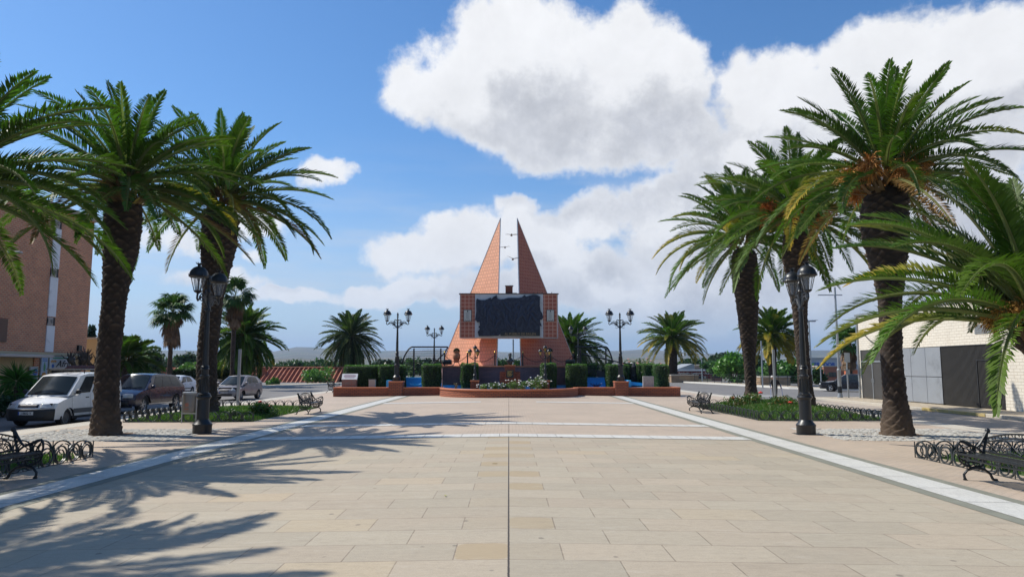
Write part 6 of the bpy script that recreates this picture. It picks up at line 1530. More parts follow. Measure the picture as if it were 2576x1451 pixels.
def car(label, cat, loc, rz, S):
    name = S['name']; t = thing(name, label, cat, loc, rz); W = S['W']/2; L = S['L']; xf0, xr0 = L*S.get('f',.5), -L*(1-S.get('f',.5))
    nose = S['nose']; tail = S['tail']; top = S['top']      # nose/tail: [(z,dx)], top: [(x,z)]
    rw = S['rw']; wx = S['wheels']; arch = rw*1.17; zb = S['sill']
    ip = lambda tab, v: float(np.interp(v, [a for a,_ in tab], [b for _,b in tab]))
    def hw(z): b = (z-.55)/.55; return W*(1-.05*b*b) if z > .55 else W*(1-.07*((.55-z)/.4)**2)
    def xf(y, z): return xf0+ip(nose, z)-S.get('round',.26)*(abs(y)/W)**3.2
    def xr(y, z): return xr0-ip(tail, z)+.16*(abs(y)/W)**4
    def zt(x): return ip(top, x)
    def zl(x):
        z = zb
        for w in wx:
            d = arch*arch-(x-w)**2
            if d > 0: z = max(z, rw+math.sqrt(d)*.98)
        return z
    paint = carpaint(name+'_paint', S['col'], S.get('rough',.25))
    mb = MB(); NU, NV = 64, 8
    def side(s):
        def fn(u, v):
            x_ = xr0+(xf0-xr0)*u; lo = zl(x_); hi = zt(x_); z = lo+(hi-lo)*v; a, b = xr(W, z), xf(W, z); x = a+(b-a)*u
            return (x, s*hw(z), z)
        return fn
    for s in (-1,1): mb.grid(side(s), NU, NV)
    def topf(u, v):
        y = W*(2*v-1); x_ = xr0+(xf0-xr0)*u; z = zt(x_); yy = y/W*hw(z); a, b = xr(y, z), xf(y, z); return (a+(b-a)*u, yy, z+S.get('crown',.05)*(1-(y/W)**2)*min(1,(1-abs(2*u-1))*6))
    mb.grid(topf, NU, 10)
    def frontf(off, y0, y1, z0, z1, g=None):
        def fn(u, v): z = z0+(z1-z0)*v; y = (y0+(y1-y0)*u); return (xf(y, z)+off, y/W*hw(z), z)
        return fn
    def rearf(off, y0, y1, z0, z1):
        def fn(u, v): z = z0+(z1-z0)*v; y = y0+(y1-y0)*u; return (xr(y, z)-off, y/W*hw(z), z)
        return fn
    mb.grid(frontf(0,-W,W,zb,zt(xf0)), 14, 8); mb.grid(rearf(0,-W,W,zb,zt(xr0)), 14, 8)
    bm_o = mb.build('body', paint, t, smooth=38, fix=True)
    bmx = bmesh.new(); bmx.from_mesh(bm_o.data); bmesh.ops.remove_doubles(bmx, verts=bmx.verts, dist=.002); bmesh.ops.recalc_face_normals(bmx, faces=bmx.faces[:]); bmx.to_mesh(bm_o.data); bmx.free()
    bm_o.data.shade_smooth(); bm_o.data.set_sharp_from_angle(angle=R(38))
    mb = MB(); mb.bb(xr0+.15,xf0-.2,-W+.12,W-.12,zb+.02,min(zt(0),.8)); mb.build('underbody', M['blackplastic'], t)
    # cabin
    cb = S['cab_bottom']; ct = S['cab_top']; zr = S['roof']; wr = S['roofw']/2
    def cab(u, v, s, off=0):
        xb = cb[0]+(cb[1]-cb[0])*u; xt = ct[0]+(ct[1]-ct[0])*u; zbt = zt(xb)-.01; zz = zbt+(ip(zr, xt)-zbt)*v
        k = v**1.25; return (xb+(xt-xb)*v, s*(hw(zbt)*.975+(wr-hw(zbt)*.975)*k+off), zz)
    mb = MB()
    for s in (-1,1): mb.grid(lambda u, v: cab(u, v, s), 24, 8)
    def roof(u, v):
        p = cab(u, 1, 1); y = wr*(2*v-1); return (p[0], y, p[2]+.045*(1-(y/wr)**2))
    mb.grid(roof, 24, 8)
    def endf(u0, y0, y1, v0, v1, off):
        def fn(u, v):
            vv = v0+(v1-v0)*v; p = cab(u0, vv, 1); yy = (y0+(y1-y0)*u)*p[1]; bow = S.get('bow',.12)*(1-(yy/p[1])**2)*(1 if u0 == 0 else -1)
            return (p[0]+bow*1.0*(1 if cb[0] > cb[1] else -1)+off*(1 if u0 == 0 else -1), yy, p[2]+.045*vv*(1-(yy/p[1])**2)+off*.5)
        return fn
    mb.grid(endf(0,-1,1,0,1,0), 10, 6); mb.grid(endf(1,-1,1,0,1,0), 10, 6)
    o = mb.build('cabin', paint, t, smooth=40); bmx = bmesh.new(); bmx.from_mesh(o.data); bmesh.ops.remove_doubles(bmx, verts=bmx.verts, dist=.01); bmesh.ops.recalc_face_normals(bmx, faces=bmx.faces[:]); bmx.to_mesh(o.data); bmx.free(); o.data.shade_smooth(); o.data.set_sharp_from_angle(angle=R(40))
    mb = MB(); mb.grid(endf(0,-.9,.9,.06,.93,.012), 10, 6); mb.build('windscreen', M['carglass'], t, smooth=60)
    if S.get('rearglass', True): mb = MB(); mb.grid(endf(1,-.86,.86,.2,.9,.012), 10, 6); mb.build('rear_window', M['carglass'], t, smooth=60)
    for s in (-1,1):
        for (u0,u1,lean0,lean1) in S['windows']:
            mb = MB(); mb.grid(lambda u, v: cab(u0+(u1-u0)*u+(lean0*(1-u)+lean1*u)*v, .07+.80*v, s, .008), 6, 5); mb.build('side_window', M['carglass'], t, smooth=60)
        # door seams, handle, sill and trim
        mb = MB()
        for xs in S['seams']: mb.grid(lambda u, v: (xs-.005+.01*u+.05*(v-.5)*0, s*(hw(zb+.08+(zt(xs)-zb-.1)*v)+.003), zb+.08+(zt(xs)-zb-.1)*v), 1, 6)
        mb.build('door_seams', M['ink'], t)
        for xh in S['handles']: m2 = MB(); m2.box((xh, s*(hw(zt(xh)-.12)+.012), zt(xh)-.13),(.17,.02,.035)); m2.build('door_handle', M['blackplastic'] if S.get('darktrim') else paint, t, bevel=.006)
        if S.get('band'):
            z0, z1 = S['band']; x0, x1 = wx[1]+arch+.02, wx[0]-arch-.02; m2 = MB(); m2.grid(lambda u, v: (x0+(x1-x0)*u, s*(hw(z0+(z1-z0)*v)+.012), z0+(z1-z0)*v), 6, 2); m2.build('side_rubbing_strip', S['bandmat'], t, solid=.01)
        m2 = MB(); z0, z1 = zb-.005, zb+.08; x0, x1 = wx[1]+arch-.02, wx[0]-arch+.02; m2.grid(lambda u, v: (x0+(x1-x0)*u, s*(hw(z0+(z1-z0)*v)+.01), z0+(z1-z0)*v), 4, 2); m2.build('sill_trim', S.get('sillmat', M['blackplastic']), t, solid=.012)
        # mirror
        xm = cb[0]-.32*(1 if cb[0] > cb[1] else -1); m2 = MB(); m2.sphere((xm+.05, s*(hw(.9)+.13), zt(xm)+.10), .10, 10, 8, (.65,1.1,.85)); m2.tube([(xm, s*(hw(.9)-.04), zt(xm)+.02),(xm+.03, s*(hw(.9)+.10), zt(xm)+.07)],.022,5); m2.build('wing_mirror', M['blackplastic'] if S.get('darktrim') else paint, t, smooth=60)
        for w in wx:
            wt = bpy.data.objects.new('wheel', None); C.objects.link(wt); wt.parent = t; wt.location = (w, s*(W-.115), rw); wt.rotation_euler = (s*-math.pi/2, 0, 0)
            a = MB(); a.lathe([(rw*.66,-.10),(rw*.93,-.10),(rw,-.06),(rw,.06),(rw*.93,.10),(rw*.66,.10),(rw*.64,.0)],26,cap=False); a.build('tyre', M['rubber'], wt, smooth=40)
            a = MB(); a.lathe([(rw*.66,.095),(rw*.60,.05),(rw*.58,.0)],26,cap=False)
            if S.get('hubcap'):
                a.lathe([(rw*.64,.09),(rw*.5,.075),(rw*.2,.09),(.001,.095)],24,cap=False)
                for k in range(8): q = 2*math.pi*k/8; a.box((rw*.47*math.cos(q),rw*.47*math.sin(q),.082),(rw*.12,rw*.05,.02),q)
            else:
                a.lathe([(rw*.16,.05),(rw*.16,.085),(.001,.09)],14,cap=False)
                for k in range(S.get('spokes',5)):
                    q = 2*math.pi*k/S.get('spokes',5)+.2
                    for dq in (-.13,.13): a.tube([(rw*.10*math.cos(q),rw*.10*math.sin(q),.07),(rw*.61*math.cos(q+dq),rw*.61*math.sin(q+dq),.065)],rw*.055,4)
            a.build('rim', S.get('rimmat', M['rim']), wt, smooth=40)
            a = MB(); a.lathe([(.001,-.09),(rw*.58,-.09),(rw*.58,.02),(.001,.02)],18,cap=False); a.build('brake_hub', M['ink'], wt)
            m3 = MB(); m3.ring((w, s*(W-.03), rw), arch*.985, arch*.985, .022, 'xz', 18, 8, 172); m3.build('wheel_arch_lip', S.get('archmat', M['blackplastic']), t, smooth=50)
    # front details
    for nm, y0, y1, z0, z1, mt in S['front']:
        for g in ((-1,1) if y0 > 0 else (1,)):
            mb = MB(); mb.grid(frontf(.012, g*y0, g*y1, z0, z1), 8, 4); mb.build(nm, mt, t, smooth=50, solid=.012)
    for nm, y0, y1, z0, z1, mt in S.get('rear', []):
        for g in ((-1,1) if y0 > 0 else (1,)):
            mb = MB(); mb.grid(rearf(.012, g*y0, g*y1, z0, z1), 6, 4); mb.build(nm, mt, t, smooth=50, solid=.012)
    if S.get('plate'):
        z = S['plate_z']; x = xf(.0, z)+.03; yo = S.get('plate_y',0); mb = MB(); mb.bb(x-.01,x,-.26+yo,.26+yo,z-.055,z+.055); pl = mb.build('number_plate', M['plate'], t)
        mb = MB(); mb.bb(x,x+.003,-.26+yo,-.22+yo,z-.053,z+.053); mb.build('blue_band', M['plateblue'], pl)
        text('plate_text', S['plate'], M['ink'], pl, (x+.004, .02+yo, z-.005), .105, rot=(math.pi/2,0,math.pi/2), ext=.001, bold=.002)
    # wipers
    mb = MB(); s0 = 1 if cb[0] > cb[1] else -1
    p = endf(0,-.9,.9,.06,.93,.03)
    for (ua,va,ub,vb) in ((.30,.0,.62,.10),(.62,.0,.92,.12)): mb.tube([p(ua,va),p(ub,vb)],.012,4)
    mb.build('wipers', M['ink'], t)
    return t
bk = M['blackplastic']
VAN = dict(name='white_van', W=1.72, L=4.12, f=.5, nose=[(.2,-.03),(.35,.0),(.62,.0),(.66,-.05),(.95,-.22),(1.1,-.3)], tail=[(.2,-.02),(.5,.0),(1.2,-.02)], round=.22,
    top=[(-2.1,1.08),(-.2,1.08),(.75,1.07),(1.10,1.03),(1.75,.90),(2.06,.80)], rw=.29, wheels=(1.27,-1.42), sill=.25, col=(.78,.79,.79), crown=.05,
    cab_bottom=(1.12,-2.04), cab_top=(.38,-1.96), roof=[(-2.0,1.76),(-1.0,1.80),(0,1.79),(.38,1.72)], roofw=1.42, windows=[(.13,.36,.0,.0),(.40,.64,0,0),(.68,.92,0,0)],
    seams=(.98,-.02,-1.0), handles=(.15,-.85), darktrim=True, band=(.42,.58), bandmat=pm('grey_rubbing_strip', (.10,.105,.11), .6, .1, 5), hubcap=True, rimmat=pm('steel_wheel', (.10,.10,.10), .5, .2, 5), bow=.16, archmat=carpaint('van_arch_white', (.6,.61,.61)),
    front=[('bumper',-.86,.86,.22,.62,bk),('headlight',.42,.80,.64,.80,M['headlamp']),('grille',-.36,.36,.665,.765,pm('grille_blue_black', (.012,.014,.03), .5, .2, 5)),('fog_slot',.30,.62,.30,.36,M['ink'])], plate='J 0602 Y', plate_z=.48)
SUV = dict(name='blue_suv', W=1.93, L=4.75, f=.5, nose=[(.25,-.12),(.4,.0),(.65,.02),(.85,-.03),(1.0,-.12)], tail=[(.2,-.05),(.5,.02),(1.1,-.04)], round=.30,
    top=[(-2.4,1.08),(-1.2,1.10),(.4,1.06),(1.05,1.05),(1.8,.99),(2.2,.90),(2.37,.82)], rw=.37, wheels=(1.45,-1.42), sill=.34, col=(.004,.008,.034), crown=.06,
    cab_bottom=(1.18,-2.30), cab_top=(.35,-1.75), roof=[(-1.8,1.64),(-.9,1.70),(0,1.705),(.35,1.67)], roofw=1.36, windows=[(.13,.375,.0,.0),(.39,.64,0,0),(.655,.90,0,.02)],
    seams=(.95,-.05,-1.0), handles=(.2,-.8), bow=.14, sillmat=M['chrome'], spokes=6,
    front=[('bumper_intake',-.75,.75,.36,.55,M['ink']),('headlight',.52,.88,.70,.86,M['headlamp']),('grille',-.44,.44,.66,.84,M['chrome']),('lower_skirt',-.85,.85,.27,.34,bk)], rear=[('tail_light',.60,.9,.75,1.0,M['redlamp'])])
HAT = dict(name='white_hatchback', W=1.69, L=4.0, f=.5, nose=[(.2,-.05),(.4,.0),(.6,0),(.8,-.14)], tail=[(.2,-.05),(.5,.03),(.9,-.05)], round=.3,
    top=[(-2.0,.98),(-1.2,.98),(.3,.93),(.9,.90),(1.6,.78),(1.98,.68)], rw=.30, wheels=(1.25,-1.25), sill=.26, col=(.62,.64,.68), crown=.05,
    cab_bottom=(1.05,-1.95), cab_top=(.22,-1.35), roof=[(-1.4,1.37),(-.6,1.43),(.22,1.40)], roofw=1.18, windows=[(.16,.42,.0,.0),(.46,.78,0,.03)], seams=(.85,-.05,-.95), handles=(.1,-.75), darktrim=True, band=(.50,.56), bandmat=bk, bow=.12,
    front=[('headlight',.42,.80,.58,.72,M['headlamp']),('grille',-.3,.3,.40,.52,bk)], rear=[('tail_light',.55,.8,.6,.95,M['redlamp'])])
YAR = dict(name='silver_hatchback', W=1.66, L=3.62, f=.5, nose=[(.2,-.05),(.35,.0),(.55,.0),(.70,-.10),(.85,-.26)], tail=[(.2,-.05),(.5,.03),(1.0,-.05)], round=.34,
    top=[(-1.8,1.02),(-1.0,1.02),(.3,.97),(.80,.95),(1.35,.84),(1.60,.74),(1.81,.66)], rw=.29, wheels=(1.16,-1.19), sill=.25, col=(.27,.25,.25), crown=.07,
    cab_bottom=(1.02,-1.74), cab_top=(.15,-1.30), roof=[(-1.35,1.43),(-.6,1.50),(.15,1.47)], roofw=1.16, windows=[(.17,.45,.0,.0),(.48,.78,0,.03)], seams=(.78,-.08,-.85), handles=(.08,-.7), bow=.18,
    front=[('headlight',.44,.74,.60,.78,M['headlamp']),('grille',-.30,.30,.575,.645,M['ink']),('bumper_intake',-.52,.52,.30,.40,M['ink'])], plate='8311 DRW', plate_z=.485, rear=[('tail_light',.55,.8,.7,1.0,M['redlamp'])])
SED = dict(name='dark_sedan', W=1.85, L=4.9, f=.5, nose=[(.2,-.05),(.4,.0),(.65,0),(.8,-.12)], tail=[(.2,-.05),(.6,.02),(1.0,-.05)], round=.3,
    top=[(-2.45,.98),(-1.6,1.0),(.4,.93),(1.0,.90),(1.9,.80),(2.43,.66)], rw=.34, wheels=(1.5,-1.35), sill=.24, col=(.010,.012,.020), crown=.05,
    cab_bottom=(1.15,-2.05), cab_top=(.25,-1.05), roof=[(-1.1,1.40),(-.4,1.45),(.25,1.42)], roofw=1.24, windows=[(.18,.44,.0,.0),(.46,.72,0,.0),(.74,.88,0,.06)], seams=(.95,-.1,-1.05), handles=(.1,-.85), bow=.14, spokes=5, rimmat=pm('bright_alloy', (.7,.7,.7), .3, .05, 4, 0, .5),
    front=[('headlight',.5,.85,.58,.70,M['headlamp']),('grille',-.4,.4,.32,.68,M['ink'])], rear=[('tail_light',.5,.88,.75,.92,M['redlamp'])])
van = car('white van with roof rack and plate J 0602 Y parked by the near palm', 'van', (-16.16,26.56,RZ), R(-90-3), VAN)
mb = MB()
for x in (.15,-.55,-1.25): mb.tube([(x,-.66,1.93),(x,.66,1.93)],.018,5); mb.tube([(x,-.68,1.80),(x,-.66,1.93)],.016,4); mb.tube([(x,.68,1.80),(x,.66,1.93)],.016,4)
for y in (-.66,-.33,0,.33,.66): mb.tube([(.30,y,1.96),(-1.4,y,1.96)],.013,5)
mb.tube([(.30,-.66,1.96),(.30,.66,1.96)],.014,5); mb.build('roof_rack', M['iron'], van)
mb = MB(); mb.tube([(.1,0,1.83),(.28,.0,1.98)],.008,4); mb.build('aerial', M['ink'], van)
car('dark blue off-road car parked behind the white van', 'car', (-17.12,33.75,RZ), R(-90-3), SUV)
car('white hatchback parked across the street behind the blue car', 'car', (-24.4,52.7,RZ), R(-90), HAT)
car('silver grey hatchback with plate 8311 DRW parked facing the square', 'car', (-17.35,46.4,RZ), R(-90-7), YAR)
car('black sedan side-on in the side street beyond the white garage', 'car', (29.05,61.2,RZ), R(180-34), SED)
# ---------------------------------------------------------------- buildings
M['aptbrick'] = brickmat('apartment_brick', (.62,.215,.105), (.43,.145,.085), (.52,.36,.23), .27, .105, .022, .85, .35, .5)
M['whitebrick'] = brickmat('white_painted_brick', (.72,.67,.57), (.69,.64,.545), (.52,.46,.37), .38, .14, .014, .6, .1, .6, stain=(.50,.42,.32))
M['darkpanel'] = pm('dark_grey_panel', (.055,.052,.048), .6, .25, 1.5, .1)
M['greypanel'] = pm('zinc_grey_panel', (.27,.29,.315), .5, .10, 1.2, 0, .1, dirt=(.15,.16,.17), dscale=.8)
M['shopglass'] = pm('shop_glass', (.05,.06,.055), .1, .3, 2, spec=.8)
def yof(px, X): # depth along a wall at x=X that shows at pixel px
    d = ray(px, 925); return X/(d.x/d.y)
def apartment():
    XF = -25.0; y1 = yof(214, XF); zt = AT(232, 560, y1).z; t = thing('apartment_block', 'tall brown brick apartment block with white panels and a shop at street level', 'building', (XF,y1,-.3)); o = lambda y: y-y1
    zb = AT(213, 890, y1).z+.3; H = zt+.3
    mb = MB(); mb.bb(-14,0,o(8),0,zb,H); mb.build('brick_wall', M['aptbrick'], t)
    mb = MB(); mb.bb(-14,-.02,o(8),-.02,0,zb); mb.build('shop_wall', M['cream'], t)
    mb = MB(); mb.bb(-14.1,.25,o(7.9),.1,H,H+.25); mb.build('parapet', pm('parapet', (.40,.33,.27), .8, .15, 3), t)
    # brick piers at street level
    for px in (94,208): y = yof(px, XF); mb = MB(); mb.bb(-.02,.04,o(y)-.35,o(y)+.30,0,zb); mb.build('brick_pier', M['aptbrick'], t)
    # strip of white panels and small balustered windows
    ya, yb = o(yof(109, XF)), o(yof(129, XF)); y_m = yof(118, XF)
    Z = lambda py: AT(130, py, y_m).z+.3
    segs = [(551,574,'w'),(575,675,'p'),(675,697,'w'),(697,796,'p'),(798,818,'w'),(819,885,'p')]
    xo = -.0
    for (a,b,k) in segs:
        z1, z0 = Z(a), Z(b)
        if k == 'p':
            mb = MB(); mb.bb(0,.05,ya,yb,z0,z1); mb.build('white_panel', pm('stained_white_panel', (.74,.76,.77), .6, .06, 1.5, 0, dirt=(.48,.49,.50), dscale=2.2), t)
        else:
            w_ = MB(); w_.bb(.002,.03,ya,yb,z0,z1); wn = w_.build('window', M['ink'], t); w2 = MB(); w2.bb(.03,.075,ya+.05,ya+.16,z0,z1)
            w2.bb(.03,.08,ya,ya+(yb-ya)*.62,z1-.10,z1); w2.bb(.03,.08,ya,ya+(yb-ya)*.62,z0,z0+.10)
            for q in (.22,.45): w2.lathe([(.05,z0+.1),(.03,z0+.2),(.07,(z0+z1)/2),(.03,z1-.2),(.05,z1-.1)],8,(.075,ya+(yb-ya)*q+.05,0))
            w2.build('balusters', pm('pale_concrete', (.42,.38,.34), .8, .1, 4), wn)
    # awning / shelf over the left shop
    y0, y2 = o(yof(-60, XF)), o(yof(92, XF)); mb = MB(); mb.box((.45,(y0+y2)/2,Z(897)),(.9,y2-y0,.14)); mb.build('awning_box', M['galv'], t, bevel=.02)
    mb = MB(); mb.box((.03,o(8)/2+o(yof(214,XF))/2,zb-.08),(.10,-o(8),.16)); mb.build('string_course', pm('string_course', (.50,.42,.27), .8, .1, 3), t)
    # shop window with bars
    ya, yb = o(yof(130,XF)), o(yof(184,XF)); z1, z0 = Z(931), .9; mb = MB(); mb.bb(0,.02,ya,yb,z0,z1); sw = mb.build('shop_window', M['shopglass'], t); mb = MB(); n = 14
    for k in range(n+1): y = ya+(yb-ya)*k/n; mb.tube([(.08,y,z0),(.08,y,z1)],.015,4)
    mb.tube([(.08,ya,z1),(.08,yb,z1)],.03,4); mb.build('bars', M['iron'], sw)
    # a square vent and wall lamp box
    yv = o(yof(181+13,XF)); mb = MB(); mb.box((.06,yv,Z(872)),(.12,.32,.32)); v = mb.build('vent_box', M['iron'], t)
    mb = MB(); mb.bb(-.001,.06,o(yof(-16,XF)),o(yof(9,XF)),Z(866),Z(812)); mb.build('balcony_window', pm('brown_shutter', (.16,.09,.06), .7, .2, 4), t, bevel=.05)
    # signs : top-level things on the wall
    def signbox(label, px0, px1, py0, py1, col, th=.08):
        y0, y2 = yof(px0,XF), yof(px1,XF); ym = (y0+y2)/2; z1, z0 = AT(px0,py0,ym).z, AT(px0,py1,ym).z; s = thing('shop_sign', label, 'sign', (XF+.06,ym,(z0+z1)/2), R(90), 'signs of the corner shop')
        w_, h_ = (y2-y0), (z1-z0); mb = MB(); mb.bb(-w_/2,w_/2,-th,0,-h_/2,h_/2); mb.build('board', pm('sign_board', col, .5, .05, 3), s, bevel=.01); return s, w_, h_, -th-.004
    s, w_, h_, y = signbox('white shop sign with the script word Africa and a green strip', 118, 182, 897, 929, (.60,.61,.60))
    gm = pm('sign_green', (.10,.32,.14), .6, .1, 4); rm = pm('sign_red', (.55,.10,.06), .6, .1, 4); bm_ = pm('sign_blue', (.05,.15,.42), .6, .1, 4); ym_ = pm('sign_orange', (.62,.30,.08), .6, .2, 9)
    mb = MB(); mb.bb(-w_*.40,w_*.30,y-.003,y,h_*.33,h_*.44); mb.build('green_strip', gm, s)
    text('lettering', 'Africa', M['ink'], s, (w_*.10,y-.004,-h_*.08), h_*.72, shear=.35, sx=w_/h_*.42, bold=.004)
    mb = MB(); mb.lathe([(h_*.17,0),(h_*.12,.004)],20,(0,0,0)); m4 = MB(); m4.prism([(-w_*.38+h_*.15*math.cos(a), -h_*.22+h_*.15*math.sin(a)) for a in np.linspace(0,6.0,18)], y-.004, y); m4.build('blue_badge', bm_, s)
    m4 = MB()
    for k in range(5): m4.sphere((-w_*.44+.09*k,y,h_*.12+.03*(k%2)),.07,8,5,(1,.1,.8))
    m4.build('fruit_picture', ym_, s)
    s, w_, h_, y = signbox('tall narrow blue banner with a bottle and sandwiches', 97, 113, 897, 955, (.42,.52,.60))
    m4 = MB(); m4.prism([(-w_*.12,-h_*.12),(-w_*.15,.12*h_),(-w_*.05,.2*h_),(-w_*.05,.27*h_),(w_*.05,.27*h_),(w_*.05,.2*h_),(w_*.15,.12*h_),(w_*.12,-h_*.12)], y-.004, y); m4.build('bottle_picture', gm, s)
    m4 = MB(); m4.prism([(-w_*.42,-h_*.42),(-w_*.3,-h_*.2),(.1*w_,-h_*.16),(.42*w_,-h_*.3),(.2*w_,-h_*.42)], y-.006, y-.0045); m4.build('sandwich_picture', ym_, s)
    m4 = MB(); m4.bb(-w_*.36,w_*.3,y-.004,y,h_*.40,h_*.43); m4.bb(-w_*.3,w_*.36,y-.004,y,h_*.31,h_*.35); m4.build('banner_lines', bm_, s)
    s, w_, h_, y = signbox('poster with a round blue badge beside the yucca', 70, 90, 922, 985, (.44,.48,.50))
    m4 = MB(); m4.prism([(w_*.1+w_*.30*math.cos(a), h_*.28+w_*.30*math.sin(a)) for a in np.linspace(0,6.0,20)], y-.004, y); m4.build('round_badge', bm_, s); m4 = MB(); m4.bb(-w_*.1,w_*.3,y-.007,y-.0045,h_*.25,h_*.31); m4.build('badge_band', rm, s)
    m4 = MB(); [m4.bb(-w_*.35+k*w_*.16,-w_*.26+k*w_*.16,y-.004,y,-h_*.1,h_*.05) for k in range(5)]; m4.build('poster_marks', gm, s); m4 = MB(); [m4.sphere((-w_*.25+k*w_*.25,y,-h_*.28),w_*.12,8,5,(1,.06,1.2)) for k in range(3)]; m4.build('ice_cream_picture', ym_, s)
    # cream annex and tiled garden wall
    Y = y1+.3; a = AT(214,853,y1+4); b = AT(262,853,y1+4); an = thing('annex', 'cream rendered annex joined to the right end of the brick block', 'building', (XF+1.0,y1+4,-.3)); mb = MB(); mb.bb(a.x-XF-1.5,b.x-XF-1.0,0,1.4,0,a.z+.3); mb.build('wall', M['cream'], an); mb = MB(); mb.bb(a.x-XF-1.6,b.x-XF-.9,-.06,1.5,a.z+.3,a.z+.42); mb.build('coping', M['granite'], an)
    y_ = 36.6; a = AT(168,934,y_); b = AT(252,934,y_); gw = thing('garden_wall', 'low garden wall topped with dark red clay tiles behind the van', 'wall', ((a.x+b.x)/2,y_,-.16)); h = (b.x-a.x)/2; mb = MB(); mb.bb(-h,h,0,.25,0,a.z+.16); mb.build('wall', M['cream'], gw)
    mb = MB(); n = 11; zt_ = a.z+.16
    for k in range(n): x = -h+2*h*(k+.5)/n; mb.grid(lambda u, v: (x+(u-.5)*2*h/n*1.1, -.28+.8*v, zt_+.05+.32*math.sin(v*math.pi)*1.0*.6+.06*math.sin(u*math.pi)), 6, 6)
    mb.build('clay_tiles', pm('dark_clay_tiles', (.20,.075,.055), .8, .3, 3, .3), gw, smooth=60, solid=.03)
    # pavement in front of the shop
    mb = MB(); mb.bb(XF-.1,-22.6,8,56,-.5,-.16); oo = mb.build('pavement', M['walk'], bevel=.03); oo['kind'] = 'structure'
    mb = MB(); mb.bb(-22.597,-22.45,8,56.05,-.5,-.155); oo = mb.build('kerb', M['granite'], bevel=.02); oo['kind'] = 'structure'
apartment()
def garage():
    X = 21.95; y1 = yof(2160, X); t = thing('garage_building', 'long white brick garage with dark louvred gate and grey panels', 'building', (X,y1,-.16)); o = lambda y: y-y1; zt = AT(2152, 797, y1).z+.16
    zd = AT(2165, 881, y1).z+.16
    cols = [(2160,None)]
    A = [o(yof(p, X)) for p in (2160, 2222, 2274, 2368, 2522)]
    mb = MB(); mb.bb(.0,14,o(10),0,zd,zt); mb.bb(0,14,A[0]-.35,A[0],0,zd); mb.bb(0,14,o(10),A[4],0,zd); mb.bb(.12,14,A[4]+.001,A[0]-.351,0,zd-.002); mb.build('white_brick_wall', M['whitebrick'], t)
    mb = MB(); mb.bb(-.08,14.05,o(9.9),.08,zt,zt+.14); mb.build('parapet_cap', M['galv'], t)
    # door 1 (two leaves + transom)
    y0, y2 = A[1], A[0]-.36; d = MB(); d.bb(.03,.09,y0,y2,.05,zd-.78); dd = d.build('door', M['darkpanel'], t); d = MB(); d.bb(.0,.10,y0-.0,y2,zd-.76,zd-.66); d.bb(0,.10,(y0+y2)/2-.04,(y0+y2)/2+.04,.0,zd-.77); d.bb(-.01,.10,y0-.08,y0,0,zd); d.bb(-.012,.1,y2,y2+.05,0,zd); d.build('frame', M['galv'], dd)
    d = MB(); d.bb(.03,.09,y0,y2,zd-.65,zd-.02); d.build('transom_panel', M['darkpanel'], t)
    d = MB(); ym_ = (y0+y2)/2; [d.box((.01,ym_+q*.12,1.1),(.05,.03,.22)) for q in (-1,1)]; d.build('door_handles', M['galv'], dd)
    mb = MB(); mb.tube([(-.07,-.12,0),(-.07,-.12,zt-.1),(-.02,-.12,zt)],.05,8); mb.build('downpipe', M['galv'], t, smooth=40)
    # grey panels
    ya, yb = A[3], A[1]-.09; n = 4
    for k in range(n):
        p0 = ya+(yb-ya)*k/n; p1 = ya+(yb-ya)*(k+1)/n
        for (z0,z1) in ((.04,zd*.47),(zd*.475,zd-.02)):
            mb = MB(); mb.bb(.02,.09,p0+.012,p1-.012,z0+.01,z1-.01); mb.build('grey_panel', M['greypanel'], t, bevel=.006)
    # louvred gate
    ya, yb = A[4], A[3]-.02; g = MB(); g.bb(.06,.11,ya,yb,.02,zd-.02); gt = g.build('gate', M['ink'], t); g = MB(); n = int((yb-ya)/.085)
    for k in range(n): y = ya+(yb-ya)*(k+.5)/n; g.bb(.02,.058,y-.018,y+.018,.06,zd-.06)
    g.build('louvres', M['darkpanel'], gt); g = MB(); g.bb(-.005,.10,ya-.05,ya,0,zd); g.bb(-.005,.10,yb,yb+.04,0,zd); g.bb(-.006,.1,ya,yb,zd-.05,zd)
    yd = o(yof(2457, X)); yd2 = o(yof(2522,X))+.12; g.bb(-.004,.06,yd-.025,yd+.025,0,zd*.74); g.bb(-.004,.06,yd2,yd,zd*.74,zd*.74+.05); g.build('door_frame', M['blackplastic'], gt)
    # upper ventilation grilles
    for px in (2480,): y = o(yof(px,X)); mb = MB(); [mb.bb(-.03,-.001,y-.6,y+.6,zd+.5+.09*k,zd+.55+.09*k) for k in range(5)]; mb.build('vent_grille', M['galv'], t)
    # cable and downpipe
    mb = MB(); mb.tube([(-.05,-.6,zt-.9),(-.06,-1.6,zt-1.5),(-.05,-2.8,zd+.1),(-.05,-3.0,.1)],.03,5); mb.build('cable_duct', M['iron'], t)
garage()
M['claytile'] = pm('clay_roof_tile', (.30,.092,.045), .8, .3, 2, .2, dirt=(.20,.10,.065), dscale=.8)
